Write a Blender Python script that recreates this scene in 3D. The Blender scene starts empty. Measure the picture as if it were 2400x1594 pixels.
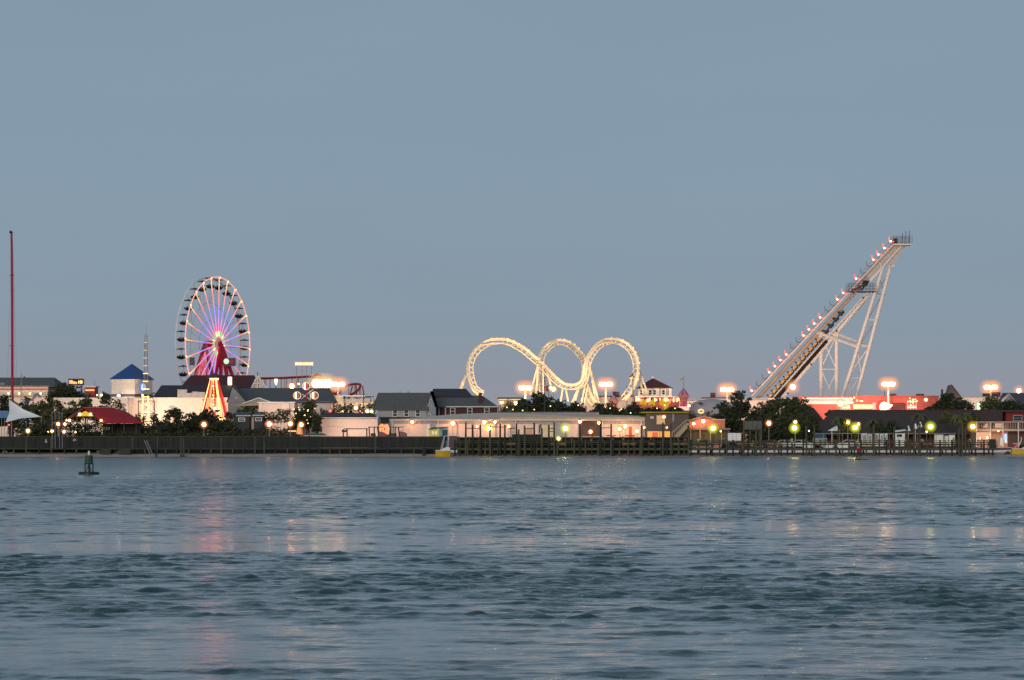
import bpy, bmesh, math, random
import numpy as np
from mathutils import Vector, Matrix
random.seed(7)
R = math.radians
# ------------------------------------------------------------------ camera, sky, sun, exposure
F, CX, HY, H = 6600.0, 1200.0, 1039.0, 2.4      # focal length and horizon in pixels of the 2400 px photograph, eye height in metres
sc = bpy.context.scene
col = sc.collection
cam_d = bpy.data.cameras.new('camera'); cam = bpy.data.objects.new('camera', cam_d); col.objects.link(cam)
cam.location = (0, 0, H); cam.rotation_euler = (R(90), 0, 0)
cam_d.sensor_width = 36; cam_d.lens = F / 2400 * 36
cam_d.shift_y = (HY - 797) / 2400
cam_d.clip_start = 0.5; cam_d.clip_end = 12000
sc.camera = cam
w = bpy.data.worlds.new('World'); sc.world = w; w.use_nodes = True
nt = w.node_tree; N, L = nt.nodes, nt.links
for n in list(N): N.remove(n)
out = N.new('ShaderNodeOutputWorld'); bg = N.new('ShaderNodeBackground'); L.new(bg.outputs[0], out.inputs[0])
sky = N.new('ShaderNodeTexSky'); sky.sky_type = 'NISHITA'; sky.sun_disc = False
sky.sun_elevation = R(3.0); sky.sun_rotation = R(180); sky.air_density = 1.0; sky.dust_density = 1.2; sky.ozone_density = 2.0
tc = N.new('ShaderNodeTexCoord'); sp = N.new('ShaderNodeSeparateXYZ'); L.new(tc.outputs['Generated'], sp.inputs[0])
rp = N.new('ShaderNodeValToRGB'); L.new(sp.outputs['Z'], rp.inputs[0])
rp.color_ramp.interpolation = 'B_SPLINE'
els = [(0.0, (.350, .318, .366)), (.018, (.305, .328, .390)), (.048, (.262, .350, .430)), (.13, (.260, .366, .475)), (.35, (.215, .310, .385)), (1.0, (.18, .26, .34))]
cr = rp.color_ramp
while len(cr.elements) < len(els): cr.elements.new(.5)
for e, (p, c) in zip(cr.elements, els): e.position = p; e.color = (*c, 1)
sc_ = N.new('ShaderNodeMix'); sc_.data_type = 'RGBA'; sc_.blend_type = 'MIX'
sk = N.new('ShaderNodeMix'); sk.data_type = 'RGBA'; sk.blend_type = 'MULTIPLY'; sk.inputs['Factor'].default_value = 1
L.new(sky.outputs[0], sk.inputs['A']); sk.inputs['B'].default_value = (.35, .35, .35, 1)
mul = N.new('ShaderNodeMix'); mul.data_type = 'RGBA'; mul.blend_type = 'MULTIPLY'; mul.inputs['Factor'].default_value = 1
L.new(rp.outputs[0], mul.inputs['A']); mul.inputs['B'].default_value = (10, 10, 10, 1); mul.clamp_result = False
# a little broad unevenness of thin evening cloud
nz = N.new('ShaderNodeTexNoise'); nz.inputs['Scale'].default_value = 5; nz.inputs['Detail'].default_value = 4
mp = N.new('ShaderNodeMapping'); mp.inputs['Scale'].default_value = (1, 1, 5); L.new(tc.outputs['Generated'], mp.inputs[0]); L.new(mp.outputs[0], nz.inputs[0])
mr = N.new('ShaderNodeMapRange'); mr.inputs['To Min'].default_value = .955; mr.inputs['To Max'].default_value = 1.045; L.new(nz.outputs[0], mr.inputs[0])
m3 = N.new('ShaderNodeMix'); m3.data_type = 'RGBA'; m3.blend_type = 'MULTIPLY'; m3.inputs['Factor'].default_value = 1
L.new(mul.outputs['Result'], m3.inputs['A']); L.new(mr.outputs[0], m3.inputs['B'])
sc_.inputs['Factor'].default_value = .9
L.new(sk.outputs['Result'], sc_.inputs['A']); L.new(m3.outputs['Result'], sc_.inputs['B'])
L.new(sc_.outputs['Result'], bg.inputs[0]); bg.inputs[1].default_value = 0.1
sun_d = bpy.data.lights.new('sun', 'SUN'); sun = bpy.data.objects.new('sun', sun_d); col.objects.link(sun)
sun_d.energy = 1.35; sun_d.angle = R(25); sun_d.color = (1, .86, .78)
sun.rotation_euler = (R(80), 0, R(-14))          # the western afterglow behind the camera
sc.view_settings.view_transform = 'Standard'; sc.view_settings.look = 'None'
sc.view_settings.exposure = 0; sc.view_settings.gamma = 1
sc.cycles.max_bounces = 5; sc.cycles.diffuse_bounces = 2; sc.cycles.glossy_bounces = 3; sc.cycles.transparent_max_bounces = 24
sc.cycles.sample_clamp_indirect = 6; sc.cycles.sample_clamp_direct = 0
sc.cycles.caustics_reflective = False; sc.cycles.caustics_refractive = False
sc.cycles.use_light_tree = True

def X(px, Y): return (px - CX) * Y / F
def Z(py, Y): return H + (HY - py) * Y / F
def P(px, py, Y): return Vector((X(px, Y), Y, Z(py, Y)))
def S(px, Y): return px * Y / F
GZ = 1.5                                           # height of the land
# ------------------------------------------------------------------ materials
MATS = {}
def mat(name, c, rough=.8, var=.18, scale=1.5, bump=.15, emit=None, es=0, metal=0, sample=True, stretch=(1, 1, 1)):
    if name in MATS: return MATS[name]
    m = bpy.data.materials.new(name); m.use_nodes = True; MATS[name] = m
    t = m.node_tree; b = t.nodes['Principled BSDF']
    b.inputs['Roughness'].default_value = rough; b.inputs['Metallic'].default_value = metal
    tcn = t.nodes.new('ShaderNodeTexCoord'); mpn = t.nodes.new('ShaderNodeMapping'); mpn.inputs['Scale'].default_value = stretch
    t.links.new(tcn.outputs['Object'], mpn.inputs[0])
    n = t.nodes.new('ShaderNodeTexNoise'); n.inputs['Scale'].default_value = scale; n.inputs['Detail'].default_value = 6; n.inputs['Roughness'].default_value = .65
    t.links.new(mpn.outputs[0], n.inputs[0])
    r = t.nodes.new('ShaderNodeValToRGB'); t.links.new(n.outputs[0], r.inputs[0])
    r.color_ramp.elements[0].position = .3; r.color_ramp.elements[1].position = .7
    r.color_ramp.elements[0].color = tuple(max(0, k * (1 - var)) for k in c) + (1,)
    r.color_ramp.elements[1].color = tuple(min(1, k * (1 + var)) for k in c) + (1,)
    t.links.new(r.outputs[0], b.inputs['Base Color'])
    if bump:
        bp = t.nodes.new('ShaderNodeBump'); bp.inputs['Strength'].default_value = bump; bp.inputs['Distance'].default_value = .05
        t.links.new(n.outputs[0], bp.inputs['Height']); t.links.new(bp.outputs[0], b.inputs['Normal'])
    if emit:
        b.inputs['Emission Color'].default_value = (*emit, 1); b.inputs['Emission Strength'].default_value = es
        m.cycles.emission_sampling = 'AUTO' if sample else 'NONE'
    return m
def siding(name, c, rough=.7, pitch=.22, axis=2, var=.1, depth=.25):
    """boards: fine grooves along one axis plus weathering"""
    if name in MATS: return MATS[name]
    m = mat(name, c, rough, var, 2.0, 0)
    t = m.node_tree; b = t.nodes['Principled BSDF']
    tcn = t.nodes.new('ShaderNodeTexCoord'); s_ = t.nodes.new('ShaderNodeSeparateXYZ'); t.links.new(tcn.outputs['Object'], s_.inputs[0])
    f = t.nodes.new('ShaderNodeMath'); f.operation = 'PINGPONG'; f.inputs[1].default_value = pitch; t.links.new(s_.outputs[axis], f.inputs[0])
    bp = t.nodes.new('ShaderNodeBump'); bp.inputs['Strength'].default_value = depth; bp.inputs['Distance'].default_value = .3
    t.links.new(f.outputs[0], bp.inputs['Height']); t.links.new(bp.outputs[0], b.inputs['Normal'])
    return m
WHITE = mat('white_paint', (.78, .74, .68), .55, .07, .8)
CREAM = siding('cream_siding', (.72, .62, .52))
PINKW = siding('pale_wall', (.70, .56, .48), pitch=.9, axis=0, depth=.12)
TAN = mat('tan_trim', (.42, .33, .2), .7)
GREYW = siding('grey_clapboard', (.36, .37, .36))
LGREY = mat('light_grey_panel', (.33, .33, .33), .7)
DGREY = mat('dark_grey', (.05, .05, .055), .8)
SHING = siding('grey_shingle', (.105, .105, .10), .9, pitch=.3, axis=1, var=.22)
SHINGD = siding('charcoal_shingle', (.035, .035, .045), .9, pitch=.3, axis=1, var=.25)
SLATE = siding('slate_roof', (.085, .09, .10), .9, pitch=.3, axis=1, var=.2)
MAROON = siding('maroon_roof', (.07, .015, .018), .85, pitch=.3, axis=1, var=.2)
MWALL = siding('maroon_siding', (.07, .012, .018))
THATCH = mat('weathered_shingle', (.055, .040, .036), .95, .3, 3, .4, stretch=(3, 1, 1))
BLUE = mat('blue_metal_roof', (.02, .07, .22), .45, .12, .6)
REDROOF = mat('red_canvas', (.30, .01, .018), .7, .12, .8)
REDP = mat('red_paint', (.42, .008, .035), .45, .1)
REDW = mat('red_wall', (.40, .075, .055), .7, .1, .4)
BRICK = mat('dark_brick', (.10, .03, .03), .9, .3, 5)
TAUPE = siding('taupe_siding', (.11, .085, .075))
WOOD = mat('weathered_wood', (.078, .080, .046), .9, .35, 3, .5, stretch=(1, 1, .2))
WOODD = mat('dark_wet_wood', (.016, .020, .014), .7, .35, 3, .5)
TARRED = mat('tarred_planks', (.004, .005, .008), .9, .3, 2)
FENCEM = mat('fence_boards', (.028, .031, .027), .9, .55, 1.3, .4, stretch=(4.5, 1, .12))
STEELW = mat('white_steel', (.75, .68, .60), .45, .06)
STEELG = mat('grey_steel', (.28, .28, .30), .5, .1)
STEELR = mat('rusty_red_steel', (.12, .03, .035), .6, .2)
TANB = mat('tan_steel', (.42, .30, .20), .5, .12)
BLACKM = mat('black_metal', (.012, .012, .014), .5, .1)
NAVY = mat('navy_fibreglass', (.012, .018, .035), .35, .1)
YELLOWP = mat('yellow_paint', (.62, .38, .01), .5, .1)
GREENP = mat('green_paint', (.004, .06, .022), .5, .15)
GLASS = mat('dark_glass', (.02, .025, .03), .08, .1, bump=0)
SAILM = mat('white_sailcloth', (.82, .83, .82), .8, .03, .5)
SANDM = mat('beach_sand', (.42, .34, .26), .95, .2, 1.5, .4)
EARTH = mat('dark_earth', (.04, .038, .03), .95, .3, .6, .4)
CONC = mat('concrete', (.3, .29, .27), .9, .15)
BARK = mat('bark', (.05, .038, .028), .95, .3, 4, .5, stretch=(1, 1, .2))
def glow(name, c, s, sample=True): return mat(name, (.08, .08, .08), .5, .02, 1, 0, emit=c, es=s, sample=sample)
G_PIER = glow('yellow_green_lamp', (1, .88, .22), 130)
G_PIERO = glow('amber_lamp', (1, .62, .18), 130)
G_SOD = glow('sodium_lamp', (1, .42, .16), 58)
G_SODS = glow('small_sodium_lamp', (1, .48, .22), 24)
G_YEL = glow('warm_bulb', (1, .72, .3), 22)
G_RED = glow('red_lamp', (1, .05, .03), 20)
G_FLOOD = glow('floodlight', (1, .62, .34), 75)
G_HOT = glow('white_hot_floodlight', (1, .74, .38), 26)
G_STRY = glow('yellow_tube_light', (1, .62, .16), 3.2, False)
G_STRO = glow('orange_tube_light', (1, .22, .06), 3.0, False)
G_STRP = glow('pink_tube_light', (1, .20, .24), 1.0, False)
G_STRW = glow('white_tube_light', (1, .86, .62), 3.2, False)
G_GRN = glow('green_tube_light', (.18, 1, .22), .95, False)
G_TINY = glow('fairy_bulb', (1, .62, .22), 4.5, False)
G_WIN = glow('lit_window', (1, .62, .28), 1.1)
G_WINO = glow('orange_lit_room', (1, .42, .05), .9)
G_WINR = glow('red_lit_room', (1, .12, .03), .7)
G_BLUE = glow('blue_screen', (.25, .4, 1), 2.0, False)
G_GREEN = glow('green_lit_panel', (.55, 1, .35), 2.2, False)
def leafmat(name, c1, c2):
    m = bpy.data.materials.new(name); m.use_nodes = True
    t = m.node_tree; b = t.nodes['Principled BSDF']; b.inputs['Roughness'].default_value = .75
    g = t.nodes.new('ShaderNodeNewGeometry'); r = t.nodes.new('ShaderNodeValToRGB')
    t.links.new(g.outputs['Random Per Island'], r.inputs[0]); r.color_ramp.elements[0].color = (*c1, 1); r.color_ramp.elements[1].color = (*c2, 1)
    t.links.new(r.outputs[0], b.inputs['Base Color']); return m
LEAFD = leafmat('dark_leaves', (.018, .028, .011), (.052, .064, .024))
LEAFM = leafmat('green_leaves', (.03, .046, .016), (.10, .115, .045))
LEAFY = leafmat('olive_leaves', (.05, .06, .018), (.15, .15, .06))
# ------------------------------------------------------------------ mesh helpers
class MB:
    def __init__(s): s.v = []; s.f = []
    def box(s, x0, x1, y0, y1, z0, z1):
        b = len(s.v)
        s.v += [(x0, y0, z0), (x1, y0, z0), (x1, y1, z0), (x0, y1, z0), (x0, y0, z1), (x1, y0, z1), (x1, y1, z1), (x0, y1, z1)]
        s.f += [(b, b+3, b+2, b+1), (b+4, b+5, b+6, b+7), (b, b+1, b+5, b+4), (b+1, b+2, b+6, b+5), (b+2, b+3, b+7, b+6), (b+3, b, b+4, b+7)]
        return s
    def pb(s, x0, x1, y0, y1, Y, d=.3):            # box from photograph bounds standing at depth Y
        return s.box(X(x0, Y), X(x1, Y), Y, Y + d, Z(y1, Y), Z(y0, Y))
    def tube(s, pts, r, n=6, cap=True):
        pts = [Vector(p) for p in pts]; k = len(pts)
        rs = r if isinstance(r, (list, tuple)) else [r] * k
        base = len(s.v); prev = None
        for i, p in enumerate(pts):
            t = (pts[min(i+1, k-1)] - pts[max(i-1, 0)]).normalized()
            if prev is None:
                a = Vector((0, 0, 1)) if abs(t.z) < .9 else Vector((1, 0, 0)); u = t.cross(a).normalized()
            else: u = (prev - t * prev.dot(t)).normalized()
            prev = u; v = t.cross(u)
            for j in range(n):
                an = 2 * math.pi * j / n; q = p + (u * math.cos(an) + v * math.sin(an)) * rs[i]; s.v.append(tuple(q))
        for i in range(k - 1):
            for j in range(n):
                a, b = base + i*n + j, base + i*n + (j+1) % n
                s.f.append((a, b, b + n, a + n))
        if cap: s.f.append(tuple(base + j for j in range(n))[::-1]); s.f.append(tuple(base + (k-1)*n + j for j in range(n)))
        return s
    def ball(s, c, r, n=8, m=6, sz=1.0):
        c = Vector(c); base = len(s.v); s.v.append((c.x, c.y, c.z + r*sz))
        for i in range(1, m):
            a = math.pi * i / m
            for j in range(n):
                b = 2 * math.pi * j / n; s.v.append((c.x + r*math.sin(a)*math.cos(b), c.y + r*math.sin(a)*math.sin(b), c.z + r*sz*math.cos(a)))
        s.v.append((c.x, c.y, c.z - r*sz)); e = len(s.v) - 1
        for j in range(n): s.f.append((base, base+1+j, base+1+(j+1) % n)); q = base+1+(m-2)*n; s.f.append((e, q+(j+1) % n, q+j))
        for i in range(m - 2):
            for j in range(n):
                a = base+1+i*n+j; b = base+1+i*n+(j+1) % n; s.f.append((a, a+n, b+n, b))
        return s
    def lathe(s, c, prof, n=12):                   # prof: [(r, z)]
        base = len(s.v); c = Vector(c)
        for r, z in prof:
            for j in range(n):
                a = 2*math.pi*j/n; s.v.append((c.x + r*math.cos(a), c.y + r*math.sin(a), c.z + z))
        for i in range(len(prof) - 1):
            for j in range(n):
                a, b = base+i*n+j, base+i*n+(j+1) % n; s.f.append((a, b, b+n, a+n))
        s.f.append(tuple(base+j for j in range(n))[::-1]); s.f.append(tuple(base+(len(prof)-1)*n+j for j in range(n)))
        return s
    def prism(s, poly, y0, y1):                    # poly [(x, z)] extruded in depth
        b = len(s.v); n = len(poly)
        s.v += [(x, y0, z) for x, z in poly] + [(x, y1, z) for x, z in poly]
        s.f.append(tuple(range(b, b+n))); s.f.append(tuple(range(b+2*n-1, b+n-1, -1)))
        for i in range(n): j = (i+1) % n; s.f.append((b+j, b+i, b+n+i, b+n+j))
        return s
    def pp(s, poly, Y, d): return s.prism([(X(a, Y), Z(b, Y)) for a, b in poly], Y, Y + d)
    def quad(s, *p): b = len(s.v); s.v += [tuple(q) for q in p]; s.f.append(tuple(range(b, b+len(p)))); return s
    def plate(s, p, t=.12):                        # a sloping slab: polygon p thickened downwards
        b = len(s.v); n = len(p); s.v += [tuple(q) for q in p] + [(q[0], q[1], q[2]-t) for q in p]
        s.f.append(tuple(range(b, b+n))); s.f.append(tuple(range(b+2*n-1, b+n-1, -1)))
        for i in range(n): j = (i+1) % n; s.f.append((b+j, b+i, b+n+i, b+n+j))
        return s
    def build(s, name, m, parent=None, origin=None, local=False):
        me = bpy.data.meshes.new(name)
        vs = s.v if origin is None else [(a-origin[0], b-origin[1], c-origin[2]) for a, b, c in s.v]
        me.from_pydata(vs, [], s.f); me.materials.append(m)
        bm = bmesh.new(); bm.from_mesh(me); bmesh.ops.recalc_face_normals(bm, faces=bm.faces); bm.to_mesh(me); bm.free()
        o = bpy.data.objects.new(name, me); col.objects.link(o)
        if origin is not None: o.location = origin
        if parent:
            o.parent = parent
            if not local and origin is None and parent.type != 'MESH': o.matrix_parent_inverse = Matrix.Translation(-Vector(parent.location))
        return o
def tag(o, label, cat, group=None, kind=None):
    if label: o['label'] = label
    if cat: o['category'] = cat
    if group: o['group'] = group
    if kind: o['kind'] = kind
    return o
def thing(name, label, cat, loc=(0, 0, 0), group=None):
    o = bpy.data.objects.new(name, None); o.empty_display_size = .5; o.location = loc; col.objects.link(o)
    return tag(o, label, cat, group)
def struct(name, mb, m): o = mb.build(name, m); o['kind'] = 'structure'; return o
KIDS = {}
def copy_tree(src, loc, label=None):
    """a copy of a thing with copies of its parts and their sub-parts"""
    c = src.copy(); col.objects.link(c); c.location = loc
    if label: c['label'] = label
    for ch in [o for o in ALLCH(src)]:
        d = ch.copy(); col.objects.link(d); d.parent = c
        for g in ALLCH(ch): e = g.copy(); col.objects.link(e); e.parent = d
    return c
def ALLCH(o): return list(o.children)
# ------------------------------------------------------------------ water: one sheet of real wind waves, finer near the eye
def make_water():
    rng = np.random.default_rng(5)
    ys = [19.0]
    while ys[-1] < 506:
        y = ys[-1]; ys.append(y + (.042 if y < 58 else .042 * (y/58)**1.3))
    ys = np.array(ys); us = np.linspace(-.22, .22, 1100)
    Yg = np.repeat(ys[:, None], len(us), 1); Xg = us[None, :] * (Yg + 85)
    rows = np.repeat(np.gradient(ys)[:, None], len(us), 1); res = np.maximum(rows, (us[1]-us[0]) * (Yg + 85))
    def lump(seed, s, n=14):
        r = np.random.default_rng(seed); o = 0
        for i in range(n):
            a = r.uniform(0, 2*np.pi); k = 2*np.pi / (s * r.uniform(.5, 1.8)); o = o + np.sin(k*(np.cos(a)*Xg*.55 + np.sin(a)*Yg) + r.uniform(0, 6.3))
        return o / np.sqrt(n/2)
    wob = lump(1, 14) * 1.5
    sm = lambda a, b, v: np.clip((v-a)/(b-a), 0, 1)**2 * (3 - 2*np.clip((v-a)/(b-a), 0, 1))
    band = sm(36.5, 38.8, Yg + wob*.6) * (1 - sm(51, 62, Yg + wob*2))
    band2 = .5 * sm(120, 145, Yg + wob*6) * (1 - sm(190, 230, Yg + wob*6))
    grp = np.exp(.60*lump(6, 1.0, 30) + .25*lump(7, 6))
    chop = (.20 + .06*lump(2, 9) + .05*lump(3, 40) + .14*sm(60, 130, Yg) + .25*sm(130, 230, Yg) + 1.5*sm(210, 400, Yg) - .10*(1-sm(33, 37, Yg))) * grp + band * .48 * grp + band2 * .42 * grp
    chop = np.clip(chop, .08, 2.4)
    z = np.zeros_like(Yg, dtype=np.float32); Xf = Xg.astype(np.float32); Yf = Yg.astype(np.float32)
    NW = 96
    for i in range(NW):
        lam = .12 * (.78/.12) ** (i/(NW-1)); k = 2*np.pi/lam
        a = np.pi/2 + rng.normal(0, .6) + .12
        slope = .031 * (1.1 if .25 < lam < .8 else .85)
        ph = k*(np.cos(a)*Xf + np.sin(a)*Yf) + rng.uniform(0, 6.28)
        ph = ph + .35*np.sin(ph*.13 + i)
        fade = np.clip((lam/res - 2.2)/1.8, 0, 1)
        s_ = np.sin(ph); s_ = s_ + .22*(1 - 2*np.cos(ph)**2) * np.sign(1)   # sharper crests
        z += (slope/k * s_ * fade).astype(np.float32)
    z = z * np.clip(chop, 0, 1.5).astype(np.float32)
    edge = np.clip((506 - Yg)/6, .5, 1); z = z*edge
    nr, nc = Yg.shape
    co = np.empty((nr*nc, 3), np.float32); co[:, 0] = Xg.ravel(); co[:, 1] = Yg.ravel(); co[:, 2] = z.ravel()
    # the rest of the sheet, coarse, a hand lower
    ext = np.array([(-4000, -600, -.3), (4000, -600, -.3), (4000, 520, -.3), (-4000, 520, -.3)], np.float32)
    idx = np.arange(nr*nc).reshape(nr, nc)
    q = np.stack([idx[:-1, :-1], idx[:-1, 1:], idx[1:, 1:], idx[1:, :-1]], -1).reshape(-1, 4)
    q = np.vstack([q, np.array([[nr*nc, nr*nc+1, nr*nc+2, nr*nc+3]])])
    co = np.vstack([co, ext])
    me = bpy.data.meshes.new('water'); me.vertices.add(len(co)); me.vertices.foreach_set('co', co.ravel())
    me.loops.add(q.size); me.loops.foreach_set('vertex_index', q.ravel().astype(np.int32))
    me.polygons.add(len(q)); me.polygons.foreach_set('loop_start', (np.arange(len(q))*4).astype(np.int32)); me.polygons.foreach_set('loop_total', np.full(len(q), 4, np.int32))
    me.update(); me.polygons.foreach_set('use_smooth', np.ones(len(q), bool))
    at = me.attributes.new('chop', 'FLOAT', 'POINT'); at.data.foreach_set('value', np.append(chop.ravel(), [.6]*4).astype(np.float32))
    at = me.attributes.new('micro', 'FLOAT', 'POINT'); at.data.foreach_set('value', np.append((.065 + .075*sm(50, 140, Yg) + .105*sm(140, 330, Yg)).ravel(), [.25]*4).astype(np.float32))
    o = bpy.data.objects.new('water', me); col.objects.link(o); o['kind'] = 'structure'
    m = bpy.data.materials.new('sea_water'); m.use_nodes = True; t = m.node_tree; b = t.nodes['Principled BSDF']
    b.inputs['Base Color'].default_value = (.020, .060, .066, 1); b.inputs['IOR'].default_value = 1.333; b.inputs['Roughness'].default_value = .10
    g = t.nodes.new('ShaderNodeNewGeometry'); mpn = t.nodes.new('ShaderNodeMapping'); t.links.new(g.outputs['Position'], mpn.inputs[0])
    mpn.inputs['Scale'].default_value = (.75, 1, 1)
    n1 = t.nodes.new('ShaderNodeTexNoise'); n1.inputs['Scale'].default_value = 11.0; n1.inputs['Detail'].default_value = 5; n1.inputs['Roughness'].default_value = .55
    t.links.new(mpn.outputs[0], n1.inputs[0])
    am = t.nodes.new('ShaderNodeAttribute'); am.attribute_name = 'micro'; t.links.new(am.outputs['Fac'], b.inputs['Roughness'])
    av = t.nodes.new('ShaderNodeAttribute'); av.attribute_name = 'chop'
    ml = t.nodes.new('ShaderNodeMath'); ml.operation = 'MULTIPLY'; t.links.new(av.outputs['Fac'], ml.inputs[0]); ml.inputs[1].default_value = .42
    bp = t.nodes.new('ShaderNodeBump'); bp.inputs['Distance'].default_value = .09
    t.links.new(ml.outputs[0], bp.inputs['Strength']); t.links.new(n1.outputs[0], bp.inputs['Height']); t.links.new(bp.outputs[0], b.inputs['Normal'])
    me.materials.append(m)
make_water()
# ------------------------------------------------------------------ land
g = MB()
xs = [-6000, -140, -90, -60, -30, -15, 0, 30, 60, 90, 100, 140, 6000]
ysl = [(505.5, GZ - .3), (509, GZ), (700, GZ), (9000, GZ)]
for i in range(len(xs)-1):
    for j in range(len(ysl)-1):
        (a, za), (b, zb) = ysl[j], ysl[j+1]
        g.quad((xs[i], a, za), (xs[i+1], a, za), (xs[i+1], b, zb), (xs[i], b, zb))
struct('ground', g, EARTH)
g = MB(); prof = [(494, -.9), (497.5, -.12), (499.5, .12), (502, .42), (506, .75), (506.2, .74)]
xb = [-2000, -200] + [X(u, 500) for u in range(0, 2460, 24)] + [200, 2000]
for i in range(len(xb)-1):
    for j in range(len(prof)-1):
        (a, za), (b, zb) = prof[j], prof[j+1]
        w0 = .12*math.sin(xb[i]*.35) + .08*math.sin(xb[i]*1.1); w1 = .12*math.sin(xb[i+1]*.35) + .08*math.sin(xb[i+1]*1.1)
        g.quad((xb[i], a+w0*4, za), (xb[i+1], a+w1*4, za), (xb[i+1], b+w1*2, zb), (xb[i], b+w0*2, zb))
struct('beach', g, SANDM)
g = MB(); g.quad((X(1560, 512), 512, GZ+.02), (X(2420, 512), 512, GZ+.02), (X(2420, 520), 520, GZ+.02), (X(1560, 520), 520, GZ+.02)); struct('road', g, mat('asphalt', (.05, .05, .05), .9))

# ------------------------------------------------------------------ trees and shrubs
def leaf_cloud(lobes, n, size, rng, squash=.75):
    mb = MB(); tot = sum(r**2 for _, r in lobes)
    for c, r in lobes:
        for _ in range(int(n * r*r/tot)):
            d = Vector((rng.gauss(0, 1), rng.gauss(0, 1), rng.gauss(0, 1))).normalized() * r * (rng.random()**.4) * rng.uniform(.82, 1.16)
            p = c + Vector((d.x, d.y, d.z*squash)); s_ = size * rng.uniform(.5, 1.35)
            a = Vector((rng.gauss(0, 1), rng.gauss(0, 1), rng.gauss(0, .6))).normalized(); b = a.cross(Vector((rng.gauss(0, 1), rng.gauss(0, 1), rng.gauss(0, 1)))).normalized()
            mb.quad(p - a*s_, p + b*s_*.55, p + a*s_, p - b*s_*.55)
    return mb
def build_leaves(mb, name, m, parent):
    me = bpy.data.meshes.new(name); me.from_pydata(mb.v, [], mb.f); me.materials.append(m)
    o = bpy.data.objects.new(name, me); col.objects.link(o); o.parent = parent; return o
def tree(cx, top, hw, bot, Y, label, m=None, name='broadleaf_tree', dens=1.0, group=None, seed=None, cat='tree'):
    """cx, top, half width and lower edge of the crown in photograph pixels, standing at depth Y on the land"""
    rng = random.Random(seed if seed is not None else int(cx*7 + top)); m = m or LEAFM
    t = thing(name, label, cat, (X(cx, Y), Y, GZ), group)
    W, zt, zb = S(hw, Y), Z(top, Y)-GZ, max(Z(bot, Y)-GZ, .15); hh = zt - zb
    lobes = []; r0 = min(W*.52, hh*.46)
    nl = int(10 + 9*W/max(hh, .1)) + 4
    for i in range(nl):
        a = rng.uniform(-1, 1); q = rng.random()
        zmax = hh * (1 - .55*abs(a)**2.0); r = r0 * rng.uniform(.5, .9)
        zc = zb + r*.45 + max(0, zmax - r*1.2) * (q**.8)
        lobes.append((Vector((a*(W - r*.75), rng.uniform(-.6, .6)*W*.7, zc)), r))
    lobes.append((Vector((rng.uniform(-.2, .2)*W, 0, zt - r0*.62)), r0*.8))
    for i in range(max(3, int(2*W/(r0*.9)))):            # the full lower mass
        k_ = max(3, int(2*W/(r0*.9))); a = -1 + 2*(i+.5)/k_; hz_ = hh*(1-.45*a*a)
        for f in (.18, .45): lobes.append((Vector((a*(W-r0*.3), rng.uniform(-.3, .3)*W*.5, zb+hz_*f)), r0*rng.uniform(.6, .78)))
    for k in range(7):                                  # sprigs that break the outline
        a = rng.uniform(-.95, .95); lobes.append((Vector((a*W, rng.uniform(-.4, .4)*W, zb + (hh)*(1-.5*a*a)*rng.uniform(.8, 1.0))), r0*.22))
    n = int(dens * min(9000, 400 + 120 * W * hh)); sz = .30 if W > 2 else .2
    build_leaves(leaf_cloud(lobes, n, sz, rng), 'crown', m, t)
    tr = MB(); h = zb + hh*.45
    tr.tube([(0, 0, -.1), (.06*W*rng.uniform(-1, 1), 0, h*.5), (.1*W*rng.uniform(-1, 1), 0, h)], [.05*W+.07, .04*W+.05, .05], 7)
    for c, r in lobes[:7]: tr.tube([(0, 0, h*rng.uniform(.4, .8)), (c.x*.5, c.y*.5, (h*.6+c.z)*.5), tuple(c)], [.03*W+.03, .05, .02], 5)
    tr.build('trunk', BARK, t, local=True); return t
def hedge(x0, x1, top, Y, label, m=None, bot=None, name='hedge', dens=1.0, depth=1.6):
    rng = random.Random(int(x0*3+top)); m = m or LEAFD
    cx = (x0+x1)/2; t = thing(name, label, 'hedge', (X(cx, Y), Y, GZ)); W = S(x1-x0, Y)/2; hh = Z(top, Y)-GZ; zb = 0 if bot is None else Z(bot, Y)-GZ
    lobes = []; r = max(.45, min(1.0, (hh-zb)*.4)); nx = max(3, int(2*W/(r*.8)))
    for i in range(nx):
        x = -W + r*.6 + (2*W - r*1.2)*i/(nx-1); z = zb + r*.5
        tp = hh*rng.uniform(.86, 1.04)
        while z < tp - r*.4: lobes.append((Vector((x + rng.uniform(-.2, .2), rng.uniform(-.5, .5)*depth, z)), r*rng.uniform(.8, 1.1))); z += r*.8
        lobes.append((Vector((x, rng.uniform(-.3, .3)*depth, tp - r*.6)), r*rng.uniform(.7, 1)))
    n = int(dens * min(9000, 400 + 60*2*W*(hh-zb)))
    build_leaves(leaf_cloud(lobes, n, .22, rng), 'foliage', m, t)
    st = MB()
    for i in range(nx): x = -W + r*.6 + (2*W - r*1.2)*i/(nx-1); st.tube([(x, 0, -.1), (x+.1, 0, hh*.7)], [.06, .02], 5)
    st.build('stems', BARK, t, local=True); return t
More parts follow.
